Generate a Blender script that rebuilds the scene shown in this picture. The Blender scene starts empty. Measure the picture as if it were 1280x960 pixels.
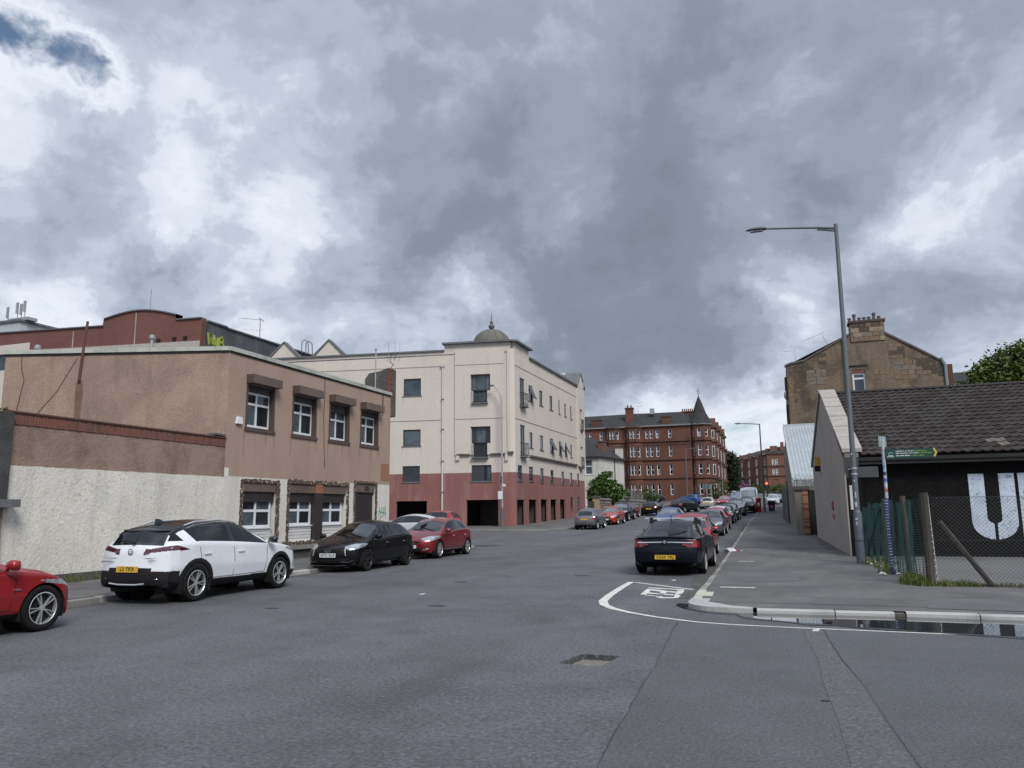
import bpy, bmesh, math, random
import numpy as np
from mathutils import Vector, Matrix
scene = bpy.context.scene
COL = scene.collection
R = math.radians
rnd = random.Random(7)

# ------------------------------------------------------------------ camera
YAW, PITCH, ROLL = R(19.3), math.atan(158 / 970.0), R(0.6)
fw = Vector((-math.sin(YAW) * math.cos(PITCH), math.cos(YAW) * math.cos(PITCH), math.sin(PITCH)))
rt = Vector((math.cos(YAW), math.sin(YAW), 0))
up = rt.cross(fw)
c_, s_ = math.cos(ROLL), math.sin(ROLL)
rt, up = rt * c_ - up * s_, rt * s_ + up * c_
cam_d = bpy.data.cameras.new('camera')
cam = bpy.data.objects.new('camera', cam_d)
COL.objects.link(cam)
cam.matrix_world = Matrix(((rt.x, up.x, -fw.x, 0), (rt.y, up.y, -fw.y, 0), (rt.z, up.z, -fw.z, 1.7), (0, 0, 0, 1)))
cam_d.sensor_width = 36
cam_d.lens = 970 / 1280 * 36
cam_d.clip_start = 0.1
cam_d.clip_end = 3000
scene.camera = cam

# ------------------------------------------------------------------ light
SUN_EL, SUN_AZ = R(44), R(138)          # azimuth clockwise from +Y
sd = bpy.data.lights.new('sun', 'SUN')
sd.energy = 2.6
sd.angle = R(22)
sd.color = (1.0, 0.98, 0.945)
sun = bpy.data.objects.new('sun', sd)
COL.objects.link(sun)
sv = Vector((math.sin(SUN_AZ) * math.cos(SUN_EL), math.cos(SUN_AZ) * math.cos(SUN_EL), math.sin(SUN_EL)))
sun.rotation_euler = sv.to_track_quat('Z', 'Y').to_euler()
scene.view_settings.view_transform = 'Standard'
scene.view_settings.look = 'None'
scene.view_settings.exposure = 0.17
scene.view_settings.gamma = 1.0

# ------------------------------------------------------------------ sky: broken stratocumulus
world = bpy.data.worlds.new('World')
scene.world = world
world.use_nodes = True
wt = world.node_tree
wt.nodes.clear()
def wn(t, **kw):
    n = wt.nodes.new(t)
    for k, v in kw.items():
        setattr(n, k, v)
    return n
def wl(a, b):
    wt.links.new(a, b)
def wmath(op, a, b=None, c=None, clamp=False):
    n = wn('ShaderNodeMath', operation=op, use_clamp=clamp)
    for i, v in enumerate((a, b, c)):
        if v is None: continue
        if isinstance(v, (int, float)): n.inputs[i].default_value = v
        else: wl(v, n.inputs[i])
    return n.outputs[0]
tc = wn('ShaderNodeTexCoord')
nrm = wn('ShaderNodeVectorMath', operation='NORMALIZE')
wl(tc.outputs['Generated'], nrm.inputs[0])
DIR = nrm.outputs[0]
sep = wn('ShaderNodeSeparateXYZ'); wl(DIR, sep.inputs[0])
zc = wmath('MAXIMUM', sep.outputs[2], 0.0)
den = wmath('ADD', zc, 0.30)
cmb = wn('ShaderNodeCombineXYZ')
wl(wmath('DIVIDE', sep.outputs[0], den), cmb.inputs[0])
wl(wmath('DIVIDE', sep.outputs[1], den), cmb.inputs[1])
cmb.inputs[2].default_value = 3.1
def fbm(vec, scale, detail, rough, dist=0.0):
    n = wn('ShaderNodeTexNoise'); n.noise_dimensions = '3D'
    wl(vec, n.inputs['Vector'])
    n.inputs['Scale'].default_value = scale
    n.inputs['Detail'].default_value = detail
    n.inputs['Roughness'].default_value = rough
    n.inputs['Distortion'].default_value = dist
    return n.outputs['Fac']
n1 = fbm(cmb.outputs[0], 0.9, 10, 0.58, 0.3)
n2 = fbm(cmb.outputs[0], 2.6, 9, 0.60, 0.35)
n3 = fbm(DIR, 9.0, 8, 0.62, 0.4)
# ragged outlines: the masses are looked up along a stirred direction
def stir(vec, scale, amt, seed):
    n = wn('ShaderNodeTexNoise'); mp = wn('ShaderNodeVectorMath', operation='ADD'); wl(vec, mp.inputs[0]); mp.inputs[1].default_value = (seed, seed * 2, seed * 3)
    wl(mp.outputs[0], n.inputs['Vector']); n.inputs['Scale'].default_value = scale; n.inputs['Detail'].default_value = 6; n.inputs['Roughness'].default_value = 0.6
    sb = wn('ShaderNodeVectorMath', operation='SUBTRACT'); wl(n.outputs['Color'], sb.inputs[0]); sb.inputs[1].default_value = (0.5, 0.5, 0.5)
    sc = wn('ShaderNodeVectorMath', operation='SCALE'); wl(sb.outputs[0], sc.inputs[0]); sc.inputs['Scale'].default_value = amt
    ad = wn('ShaderNodeVectorMath', operation='ADD'); wl(vec, ad.inputs[0]); wl(sc.outputs[0], ad.inputs[1]); return ad.outputs[0]
WARP = stir(stir(DIR, 3.2, 0.26, 1.7), 11.0, 0.10, 5.3)
def pdir(px, py):
    d = fw + rt * ((px - 640) / 970.0) - up * ((py - 480) / 970.0)
    return d.normalized()
bias = None
for px, py, size, amt in (
        (290, 110, 0.13, -0.13), (390, 60, 0.08, -0.05), (180, 60, 0.08, -0.06), (70, 215, 0.10, -0.10), (40, 150, 0.07, -0.07), (420, 330, 0.10, -0.05), (100, 110, 0.035, -0.30), (150, 140, 0.03, -0.26), (20, 20, 0.05, -0.22), (60, 75, 0.03, -0.2), (30, 140, 0.06, -0.05), (40, 40, 0.05, 0.06), (110, 180, 0.04, 0.04),
        (600, 80, 0.18, 0.10), (860, 100, 0.26, 0.10), (1120, 110, 0.20, 0.11), (540, 230, 0.13, 0.02), (700, 230, 0.08, -0.05), (470, 300, 0.14, 0.09), (160, 310, 0.06, 0.15), (250, 335, 0.05, 0.10), (60, 290, 0.06, 0.06),
        (240, 270, 0.05, -0.12), (300, 300, 0.05, -0.07), (350, 390, 0.10, -0.16), (90, 365, 0.08, -0.16), (210, 370, 0.05, 0.05), (560, 400, 0.06, -0.12), (635, 415, 0.045, -0.16), (450, 420, 0.05, -0.10),
        (740, 365, 0.08, 0.22), (860, 360, 0.09, 0.24), (700, 290, 0.05, -0.10), (620, 400, 0.05, -0.10), (690, 440, 0.055, 0.18), (760, 455, 0.05, 0.20), (860, 460, 0.04, 0.16), (930, 470, 0.035, 0.10), (940, 270, 0.08, 0.02), (720, 285, 0.04, -0.07), (640, 330, 0.04, -0.06), (560, 330, 0.07, 0.06),
        (818, 428, 0.022, -0.14), (985, 375, 0.045, -0.17), (905, 425, 0.03, -0.10), (1160, 290, 0.06, -0.14), (1250, 260, 0.07, -0.20), (1080, 330, 0.05, -0.10), (1210, 350, 0.06, 0.16), (1130, 340, 0.04, 0.10), (1240, 410, 0.05, -0.08),
        (880, 515, 0.06, -0.20), (790, 505, 0.04, -0.12), (940, 510, 0.04, -0.14), (1000, 430, 0.05, -0.06)):
    d = pdir(px, py)
    dn = wn('ShaderNodeVectorMath', operation='DISTANCE')
    wl(WARP, dn.inputs[0]); dn.inputs[1].default_value = d
    mr = wn('ShaderNodeMapRange', interpolation_type='SMOOTHSTEP')
    wl(dn.outputs['Value'], mr.inputs['Value'])
    mr.inputs['From Min'].default_value = 0.0
    mr.inputs['From Max'].default_value = size * 1.8
    mr.inputs['To Min'].default_value = amt * 0.78
    mr.inputs['To Max'].default_value = 0.0
    bias = mr.outputs[0] if bias is None else wmath('ADD', bias, mr.outputs[0])
n4 = fbm(stir(DIR, 5.0, 0.08, 9.1), 6.0, 7, 0.55, 0.2)
low = wn('ShaderNodeMapRange', interpolation_type='SMOOTHSTEP')
wl(sep.outputs[2], low.inputs['Value']); low.inputs['From Min'].default_value = 0.03; low.inputs['From Max'].default_value = 0.24; low.inputs['To Min'].default_value = -0.10; low.inputs['To Max'].default_value = 0.0
tex = wmath('ADD', wmath('ADD', wmath('MULTIPLY', n1, 0.42), wmath('MULTIPLY', n2, 0.62)), wmath('ADD', wmath('MULTIPLY', n3, 0.30), wmath('MULTIPLY', n4, 0.46)))
dens = wmath('ADD', wmath('ADD', wmath('SUBTRACT', tex, 0.345), low.outputs[0]), bias)
ramp = wn('ShaderNodeValToRGB')
wl(dens, ramp.inputs['Fac'])
cr = ramp.color_ramp
cr.interpolation = 'EASE'
cr.elements[0].position = 0.32; cr.elements[0].color = (0.76, 0.80, 0.875, 1)
cr.elements[1].position = 1.0; cr.elements[1].color = (0.168, 0.194, 0.238, 1)
for p, c in ((0.40, (0.66, 0.705, 0.79)), (0.47, (0.494, 0.543, 0.64)), (0.55, (0.388, 0.432, 0.520)), (0.64, (0.288, 0.329, 0.405)), (0.76, (0.220, 0.254, 0.314))):
    e = cr.elements.new(p); e.color = (*c, 1)
sky = wn('ShaderNodeTexSky', sky_type='NISHITA')
sky.sun_disc = False
sky.sun_elevation = SUN_EL
sky.sun_rotation = SUN_AZ
skyb = wn('ShaderNodeBackground'); skyb.inputs['Strength'].default_value = 0.09
wl(sky.outputs[0], skyb.inputs['Color'])
cloudb = wn('ShaderNodeBackground')
# overcast skies grow brighter towards the zenith
zen = wn('ShaderNodeMapRange', interpolation_type='SMOOTHSTEP')
wl(sep.outputs[2], zen.inputs['Value'])
zen.inputs['From Min'].default_value = 0.50; zen.inputs['From Max'].default_value = 1.0
zen.inputs['To Min'].default_value = 1.0; zen.inputs['To Max'].default_value = 1.9
wl(zen.outputs[0], cloudb.inputs['Strength'])
wl(ramp.outputs['Color'], cloudb.inputs['Color'])
cov = wn('ShaderNodeMapRange', interpolation_type='SMOOTHSTEP')
wl(dens, cov.inputs['Value'])
cov.inputs['From Min'].default_value = 0.12; cov.inputs['From Max'].default_value = 0.36
mixs = wn('ShaderNodeMixShader')
wl(cov.outputs[0], mixs.inputs[0]); wl(skyb.outputs[0], mixs.inputs[1]); wl(cloudb.outputs[0], mixs.inputs[2])
wo = wn('ShaderNodeOutputWorld'); wl(mixs.outputs[0], wo.inputs['Surface'])

# ------------------------------------------------------------------ materials
def mat(name, col, rough=0.8, blotch=None, bs=0.6, ba=0.5, fine=0.12, fs=40.0, streak=0.0, streak_col=None, bump=0.0, bump_s=60.0,
        metal=0.0, spec=0.5, coat=0.0, macro=None, pits=None, zsplit=None, stretch=None, specks=None, emit=None, world_co=False, warp=None):
    """weathered surface: base colour, blotches, fine grain, rain streaks, relief"""
    m = bpy.data.materials.new(name)
    m.use_nodes = True
    t = m.node_tree
    b = t.nodes['Principled BSDF']
    L = t.links.new
    def N(ty, **kw):
        n = t.nodes.new(ty)
        for k, v in kw.items(): setattr(n, k, v)
        return n
    co = N('ShaderNodeTexCoord').outputs['Object'] if not world_co else N('ShaderNodeNewGeometry').outputs['Position']
    def noise(scale, detail=6, rough_=0.6, vec=None, dist=0.0):
        n = N('ShaderNodeTexNoise')
        L(vec if vec is not None else co, n.inputs['Vector'])
        n.inputs['Scale'].default_value = scale; n.inputs['Detail'].default_value = detail
        n.inputs['Roughness'].default_value = rough_; n.inputs['Distortion'].default_value = dist
        return n.outputs['Fac']
    def ramp01(fac, a, bb):
        n = N('ShaderNodeMapRange', interpolation_type='SMOOTHSTEP')
        L(fac, n.inputs['Value']); n.inputs['From Min'].default_value = a; n.inputs['From Max'].default_value = bb
        return n.outputs[0]
    def mix(fac, a, bb, mode='MIX'):
        n = N('ShaderNodeMix', data_type='RGBA', blend_type=mode)
        if isinstance(fac, (int, float)): n.inputs[0].default_value = fac
        else: L(fac, n.inputs[0])
        for i, v in ((6, a), (7, bb)):
            if isinstance(v, tuple): n.inputs[i].default_value = (*v[:3], 1)
            else: L(v, n.inputs[i])
        return n.outputs[2]
    def mulf(a, k):
        n = N('ShaderNodeMath', operation='MULTIPLY'); L(a, n.inputs[0])
        if isinstance(k, (int, float)): n.inputs[1].default_value = k
        else: L(k, n.inputs[1])
        return n.outputs[0]
    c = tuple(col[:3])
    if zsplit:                       # a second paint below a height, with a ragged brush line
        zz, col2, ragged = zsplit
        sx = N('ShaderNodeSeparateXYZ'); L(N('ShaderNodeNewGeometry').outputs['Position'], sx.inputs[0])
        nn = noise(4.0, 5, 0.65)
        ad = N('ShaderNodeMath', operation='MULTIPLY_ADD'); L(nn, ad.inputs[0]); ad.inputs[1].default_value = ragged; L(sx.outputs[2], ad.inputs[2])
        st = ramp01(ad.outputs[0], zz + ragged * 0.5 - 0.012, zz + ragged * 0.5 + 0.012)
    if blotch:
        bf = mulf(ramp01(noise(bs, 7, 0.62, dist=0.4), 0.42, 0.68), ba)
        c = mix(bf, c, tuple(blotch))
        if zsplit: c = mix(st, mix(bf, tuple(col2), tuple(x * 0.84 for x in col2)), c)
    elif zsplit: c = mix(st, tuple(col2), c)
    if streak:
        mp = N('ShaderNodeMapping'); L(co, mp.inputs['Vector']); mp.inputs['Scale'].default_value = (1.0, 1.0, 0.10)
        f = ramp01(noise(2.6, 6, 0.65, mp.outputs[0]), 0.47, 0.75)
        c = mix(mulf(f, streak), c, tuple(streak_col or (0.05, 0.05, 0.045)))
    if specks:
        sc_, amt, scol = specks
        c = mix(mulf(ramp01(noise(sc_, 3, 0.7), 0.55, 0.68), amt), c, tuple(scol))
    if pits:
        ps, pa, pc_ = pits
        vn = N('ShaderNodeTexVoronoi'); L(co, vn.inputs['Vector']); vn.inputs['Scale'].default_value = ps; vn.inputs['Randomness'].default_value = 1.0
        c = mix(mulf(mulf(ramp01(vn.outputs['Distance'], 0.42, 0.16), ramp01(noise(ps * 0.35, 4, 0.7), 0.46, 0.60)), pa), c, tuple(pc_))
    if macro:
        for ms, ma, st_ in macro:
            mp = N('ShaderNodeMapping'); L(co, mp.inputs['Vector']); mp.inputs['Scale'].default_value = st_
            gm = N('ShaderNodeMapRange'); L(noise(ms, 5, 0.6, mp.outputs[0], 0.5), gm.inputs['Value']); gm.inputs['From Min'].default_value = 0.3; gm.inputs['From Max'].default_value = 0.7
            gm.inputs['To Min'].default_value = 1 - ma; gm.inputs['To Max'].default_value = 1 + ma
            vm = N('ShaderNodeVectorMath', operation='SCALE')
            if isinstance(c, tuple): vm.inputs[0].default_value = c
            else: L(c, vm.inputs[0])
            L(gm.outputs[0], vm.inputs['Scale']); c = vm.outputs[0]
    if fine:
        g = N('ShaderNodeMapRange'); L(noise(fs, 4, 0.7), g.inputs['Value'])
        g.inputs['From Min'].default_value = 0.25; g.inputs['From Max'].default_value = 0.75
        g.inputs['To Min'].default_value = 1 - fine * 1.6; g.inputs['To Max'].default_value = 1 + fine * 1.6
        vm = N('ShaderNodeVectorMath', operation='SCALE')
        if isinstance(c, tuple): vm.inputs[0].default_value = c
        else: L(c, vm.inputs[0])
        L(g.outputs[0], vm.inputs['Scale']); c = vm.outputs[0]
    if isinstance(c, tuple): b.inputs['Base Color'].default_value = (*c, 1)
    else: L(c, b.inputs['Base Color'])
    b.inputs['Roughness'].default_value = rough
    b.inputs['Metallic'].default_value = metal
    b.inputs['Specular IOR Level'].default_value = spec
    b.inputs['Coat Weight'].default_value = coat
    b.inputs['Coat Roughness'].default_value = 0.03
    if bump:
        bn = N('ShaderNodeBump'); bn.inputs['Strength'].default_value = bump; bn.inputs['Distance'].default_value = 0.02
        L(noise(bump_s, 5, 0.65), bn.inputs['Height']); L(bn.outputs[0], b.inputs['Normal'])
    if emit:
        b.inputs['Emission Color'].default_value = (*emit[0], 1); b.inputs['Emission Strength'].default_value = emit[1]
    return m

def glass_mat(name, col, rough=0.02, spec=0.6, var=0.0):
    return mat(name, col, rough=rough, spec=spec, fine=0.0, blotch=tuple(x * 2.2 + 0.01 for x in col) if var else None, bs=0.7, ba=var)

# ------------------------------------------------------------------ mesh helpers
class MB:
    def __init__(s): s.v = []; s.f = []
    def add(s, vs, fs):
        o = len(s.v); s.v += [tuple(v) for v in vs]; s.f += [tuple(i + o for i in f) for f in fs]; return s
    def quad(s, *p): return s.add(p, [tuple(range(len(p)))])
    def box(s, x0, x1, y0, y1, z0, z1):
        return s.add([(x0, y0, z0), (x1, y0, z0), (x1, y1, z0), (x0, y1, z0), (x0, y0, z1), (x1, y0, z1), (x1, y1, z1), (x0, y1, z1)],
                     [(0, 3, 2, 1), (4, 5, 6, 7), (0, 1, 5, 4), (1, 2, 6, 5), (2, 3, 7, 6), (3, 0, 4, 7)])
    def hexa(s, p8):
        return s.add(p8, [(0, 3, 2, 1), (4, 5, 6, 7), (0, 1, 5, 4), (1, 2, 6, 5), (2, 3, 7, 6), (3, 0, 4, 7)])
    def prism(s, poly, ex):
        """closed polygon extruded by vector ex"""
        n = len(poly); ex = Vector(ex)
        a = [Vector(p) for p in poly]; bb = [p + ex for p in a]
        return s.add(a + bb, [tuple(range(n))[::-1], tuple(range(n, 2 * n))] + [(i, (i + 1) % n, n + (i + 1) % n, n + i) for i in range(n)])
    def tube(s, pts, r, n=8, r1=None, cap=True):
        pts = [Vector(p) for p in pts]; k = len(pts); o = len(s.v)
        prev = None
        for i, p in enumerate(pts):
            d = (pts[min(i + 1, k - 1)] - pts[max(i - 1, 0)]).normalized()
            if prev is None:
                a = d.orthogonal().normalized()
            else:
                a = (prev - d * prev.dot(d)).normalized()
            prev = a
            bq = d.cross(a)
            rr = r if r1 is None else r + (r1 - r) * i / (k - 1)
            for j in range(n):
                an = 2 * math.pi * j / n
                s.v.append(tuple(p + (a * math.cos(an) + bq * math.sin(an)) * rr))
        for i in range(k - 1):
            for j in range(n):
                s.f.append((o + i * n + j, o + i * n + (j + 1) % n, o + (i + 1) * n + (j + 1) % n, o + (i + 1) * n + j))
        if cap:
            s.f.append(tuple(o + j for j in range(n))[::-1]); s.f.append(tuple(o + (k - 1) * n + j for j in range(n)))
        return s
    def lathe(s, prof, cx, cy, n=16, axis='z', a0=0, a1=2 * math.pi):
        """prof: list of (radius, height); around vertical axis through cx, cy (or along y for wheels: cx, cy = x, z)"""
        o = len(s.v); k = len(prof); full = abs(a1 - a0 - 2 * math.pi) < 1e-6; m = n if full else n + 1
        for r, h in prof:
            for j in range(m):
                an = a0 + (a1 - a0) * j / n
                if axis == 'z': s.v.append((cx + r * math.cos(an), cy + r * math.sin(an), h))
                else: s.v.append((cx + r * math.cos(an), h, cy + r * math.sin(an)))
        for i in range(k - 1):
            for j in range(n):
                j2 = (j + 1) % m
                s.f.append((o + i * m + j, o + i * m + j2, o + (i + 1) * m + j2, o + (i + 1) * m + j))
        return s
    def build(s, name, m, parent=None, smooth=False, off=None):
        me = bpy.data.meshes.new(name)
        o = bpy.data.objects.new(name, me)
        base = Vector((0, 0, 0))
        p = parent
        while p is not None and base.length == 0:
            if p.type == 'EMPTY' and not p.get('local'): base = Vector(p.location)
            p = p.parent
        me.from_pydata([tuple(Vector(v) - base) for v in s.v] if base.length else s.v, [], s.f)
        if m is not None: me.materials.append(m)
        if smooth:
            me.polygons.foreach_set('use_smooth', [True] * len(me.polygons))
        me.update()
        COL.objects.link(o)
        if parent is not None: o.parent = parent
        return o

def split_mb(mb, name, m, parent):
    """one object per box of the builder"""
    for k in range(0, len(mb.v), 8):
        q = MB(); q.hexa(mb.v[k:k + 8]); q.build(name, m, parent)

def smooth_by_angle(o, ang=35):
    bm = bmesh.new(); bm.from_mesh(o.data)
    for e in bm.edges:
        e.smooth = not (len(e.link_faces) == 2 and e.calc_face_angle(0) > R(ang))
    for f in bm.faces: f.smooth = True
    bm.to_mesh(o.data); bm.free()

def tag(o, label=None, cat=None, group=None, kind=None):
    if label: o['label'] = label
    if cat: o['category'] = cat
    if group: o['group'] = group
    if kind: o['kind'] = kind
    return o
def thing(name, label, cat, loc=(0, 0, 0), rz=0.0, group=None, local=False):
    o = bpy.data.objects.new(name, None); COL.objects.link(o)
    o.location = loc; o.rotation_euler = (0, 0, rz); o.empty_display_size = 0.3
    if local: o['local'] = 1
    return tag(o, label, cat, group)
def copy_tree(o, parent=None):
    c = o.copy(); COL.objects.link(c)
    if parent is not None: c.parent = parent
    for ch in list(o.children): copy_tree(ch, c)
    return c
FONT_CACHE = {}
def text_mesh(txt, size):
    cu = bpy.data.curves.new('txt', 'FONT'); cu.body = txt; cu.size = size; cu.align_x = 'CENTER'; cu.align_y = 'CENTER'; cu.extrude = 0.002; cu.offset = size * 0.022; cu.resolution_u = 2
    o = bpy.data.objects.new('txt', cu); COL.objects.link(o)
    dg = bpy.context.evaluated_depsgraph_get(); me = o.evaluated_get(dg).to_mesh()
    vs = [tuple(v.co) for v in me.vertices]; fs = [tuple(p.vertices) for p in me.polygons]
    o.evaluated_get(dg).to_mesh_clear(); bpy.data.objects.remove(o)
    return vs, fs

# height of the carriageway along the street: level here, then climbing
def g(y):
    d = max(0.0, min(y, 85.0) - 20.0)
    z = 0.0003 * d * d
    if y > 85: z += 0.03 * (y - 85)
    return z

# a vertical plane through two ground points: u along it, d outwards (to the right of travel), z up
class Plane:
    def __init__(s, p, q, flip=False):
        s.p = Vector((p[0], p[1], 0)); s.t = Vector((q[0] - p[0], q[1] - p[1], 0)); s.len = s.t.length; s.t.normalize()
        s.n = Vector((s.t.y, -s.t.x, 0)) * (-1 if flip else 1)
    def __call__(s, u, z, d=0.0): return s.p + s.t * u + s.n * d + Vector((0, 0, z))
    def box(s, mb, u0, u1, z0, z1, d0, d1):
        return mb.hexa([s(u0, z0, d0), s(u1, z0, d0), s(u1, z0, d1), s(u0, z0, d1), s(u0, z1, d0), s(u1, z1, d0), s(u1, z1, d1), s(u0, z1, d1)])

def wall_mesh(pl, u0, u1, z0, z1, holes, depth=0.15, zbase=None):
    """wall face at d=0 with rectangular holes and reveals going inwards by depth"""
    mb = MB()
    us = sorted(set([u0, u1] + [h[0] for h in holes] + [h[1] for h in holes]))
    zs = sorted(set([z0, z1] + [h[2] for h in holes] + [h[3] for h in holes]))
    us = [u for u in us if u0 <= u <= u1]; zs = [z for z in zs if z0 <= z <= z1]
    for i in range(len(us) - 1):
        for j in range(len(zs) - 1):
            cu, cz = (us[i] + us[i + 1]) / 2, (zs[j] + zs[j + 1]) / 2
            if any(h[0] < cu < h[1] and h[2] < cz < h[3] for h in holes): continue
            mb.quad(pl(us[i], zs[j]), pl(us[i + 1], zs[j]), pl(us[i + 1], zs[j + 1]), pl(us[i], zs[j + 1]))
    for a, b, c, d in [h[:4] for h in holes]:
        for (ua, za), (ub, zb) in (((a, c), (b, c)), ((b, c), (b, d)), ((b, d), (a, d)), ((a, d), (a, c))):
            mb.quad(pl(ua, za), pl(ub, zb), pl(ub, zb, -depth), pl(ua, za, -depth))
    return mb

def window(pl, u0, u1, z0, z1, parent, fm, gm, inset=0.1, fw_=0.06, mull=(), trans=(), sill=None, sillm=None, name='window', label=None, panes=None):
    """frame as the part, pane and sill as sub-parts"""
    mb = MB(); d1 = -inset; d0 = -inset - 0.05
    pl.box(mb, u0, u0 + fw_, z0, z1, d0, d1); pl.box(mb, u1 - fw_, u1, z0, z1, d0, d1)
    pl.box(mb, u0 + fw_, u1 - fw_, z0, z0 + fw_, d0, d1); pl.box(mb, u0 + fw_, u1 - fw_, z1 - fw_, z1, d0, d1)
    for f in mull:
        u = u0 + (u1 - u0) * f; pl.box(mb, u - fw_ / 2, u + fw_ / 2, z0 + fw_, z1 - fw_, d0 + 0.003, d1 - 0.003)
    for f in trans:
        z = z0 + (z1 - z0) * f; pl.box(mb, u0 + fw_, u1 - fw_, z - fw_ / 2, z + fw_ / 2, d0 + 0.006, d1 - 0.006)
    w = mb.build(name, fm, parent)
    if label: w['label'] = label
    cu = [u0 + fw_ / 2] + [u0 + (u1 - u0) * f for f in mull] + [u1 - fw_ / 2]
    cz = [z0 + fw_ / 2] + [z0 + (z1 - z0) * f for f in trans] + [z1 - fw_ / 2]
    for i in range(len(cu) - 1):
        for j in range(len(cz) - 1):
            tilt = rnd.uniform(-0.006, 0.006)
            p = MB(); p.quad(pl(cu[i], cz[j], d0 + 0.02), pl(cu[i + 1], cz[j], d0 + 0.02 + tilt), pl(cu[i + 1], cz[j + 1], d0 + 0.02), pl(cu[i], cz[j + 1], d0 + 0.02 - tilt))
            p.build('pane', gm if not panes else panes[(i + j * 7) % len(panes)], w)
    if sill:
        sb = MB(); pl.box(sb, u0 - sill, u1 + sill, z0 - 0.09, z0 - 0.004, -inset, 0.05); sb.build('sill', sillm or fm, w)
    return w
TXT_MARK = [[(-3.022, 17.525), (-2.195, 17.233), (-2.179, 16.944), (-2.410, 17.168), (-2.965, 17.312)], [(-2.984, 17.196), (-2.863, 17.115), (-2.809, 16.004), (-2.932, 16.046)], [(-2.319, 16.976), (-2.167, 16.947), (-2.113, 15.577), (-2.208, 15.554), (-2.231, 15.853)], [(-2.863, 17.115), (-2.649, 17.004), (-2.506, 16.827), (-2.289, 16.750), (-2.278, 16.524), (-2.489, 16.625), (-2.612, 16.672), (-2.848, 16.850)], [(-2.606, 16.673), (-2.477, 16.628), (-2.475, 16.182), (-2.590, 16.239)], [(-2.830, 16.466), (-2.600, 16.347), (-2.282, 16.229), (-2.269, 16.041), (-2.464, 16.112), (-2.599, 16.176), (-2.808, 16.223)], [(-2.809, 16.004), (-2.631, 15.906), (-2.471, 15.828), (-2.504, 15.728), (-2.821, 15.930)], [(-2.602, 15.843), (-2.466, 15.795), (-2.394, 15.642), (-2.223, 15.707), (-2.204, 15.522), (-2.416, 15.469), (-2.514, 15.556)]]
# ------------------------------------------------------------------ ground, road, pavements
M = {}
M['asphalt'] = mat('asphalt', (0.094, 0.096, 0.102), rough=0.78, blotch=(0.060, 0.061, 0.066), bs=0.5, ba=0.6, fine=0.40, fs=24, bump=0.9, bump_s=34, specks=(20, 0.5, (0.19, 0.19, 0.20)), pits=(26, 0.85, (0.030, 0.031, 0.034)), macro=[(0.30, 0.22, (1, .12, 1)), (1.1, 0.12, (1, 1, 1)), (0.12, 0.10, (1, 1, 1))])
M['asphalt2'] = mat('asphalt_smooth', (0.084, 0.086, 0.091), rough=0.7, blotch=(0.099, 0.100, 0.105), bs=0.5, ba=0.5, fine=0.34, fs=34, bump=0.7, bump_s=50, pits=(38, 0.7, (0.035, 0.036, 0.04)), macro=[(0.35, 0.14, (1, .3, 1)), (2.0, 0.07, (1, 1, 1))], specks=(28, 0.4, (0.19, 0.19, 0.20)))
M['asphalt_old'] = mat('asphalt_coarse', (0.100, 0.101, 0.104), rough=0.82, blotch=(0.090, 0.091, 0.094), bs=1.2, ba=0.5, fine=0.34, fs=26, bump=1.0, bump_s=32, specks=(24, 0.6, (0.20, 0.195, 0.19)), pits=(24, 0.8, (0.035, 0.035, 0.035)))
M['pavement'] = mat('pavement_asphalt', (0.112, 0.109, 0.107), rough=0.85, macro=[(0.5, 0.18, (1, 1, 1)), (2.2, 0.10, (1, .5, 1))], pits=(30, 0.5, (0.05, 0.05, 0.05)), blotch=(0.075, 0.074, 0.075), bs=0.55, ba=0.75, fine=0.18, fs=60, bump=0.4, bump_s=80, specks=(1.6, 0.35, (0.19, 0.185, 0.175)))
M['kerb'] = mat('kerb_concrete', (0.40, 0.40, 0.385), rough=0.85, blotch=(0.26, 0.26, 0.25), bs=1.6, ba=0.6, fine=0.12, fs=70, bump=0.35, bump_s=60)
M['kerb_worn'] = mat('kerb_worn', (0.205, 0.20, 0.19), rough=0.9, blotch=(0.15, 0.15, 0.145), bs=1.8, ba=0.8, fine=0.15, fs=60, bump=0.4, bump_s=50)
M['paint'] = mat('road_paint', (0.66, 0.65, 0.60), rough=0.7, blotch=(0.36, 0.35, 0.33), bs=6, ba=0.55, fine=0.12, fs=60, bump=0.25, bump_s=80, specks=(26, 0.55, (0.17, 0.17, 0.17)))
M['tar'] = mat('tar_joint', (0.035, 0.036, 0.040), rough=0.7, fine=0.2, fs=40)
M['dirt'] = mat('dirt', (0.085, 0.078, 0.066), rough=0.95, blotch=(0.14, 0.13, 0.11), bs=5, ba=0.7, fine=0.25, fs=60, bump=0.6, bump_s=50)
M['yard'] = mat('yard_asphalt', (0.135, 0.135, 0.132), rough=0.85, blotch=(0.095, 0.095, 0.093), bs=0.4, ba=0.6, fine=0.2, fs=40, bump=0.4, bump_s=50)
M['earth'] = mat('earth', (0.10, 0.10, 0.085), rough=0.95, blotch=(0.07, 0.08, 0.05), bs=0.05, ba=0.6, fine=0.2, fs=3)

def lerp_poly(poly, y):
    for (xa, ya), (xb, yb) in zip(poly, poly[1:]):
        if ya <= y <= yb: return xa + (xb - xa) * (y - ya) / (yb - ya)
    return poly[-1][0] if y > poly[-1][1] else poly[0][0]
KR = [(-1.72, 14.9), (-1.92, 20.8), (-2.24, 31.5), (-2.61, 45), (-2.94, 61.4), (-3.1, 85), (-4.2, 150), (-9, 330)]      # right kerb line
KL1 = [(-12.75, -60), (-12.9, 31)]
KL2 = [(-14.5, 55), (-14.8, 80), (-15.3, 100), (-16.0, 125)]

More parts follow.
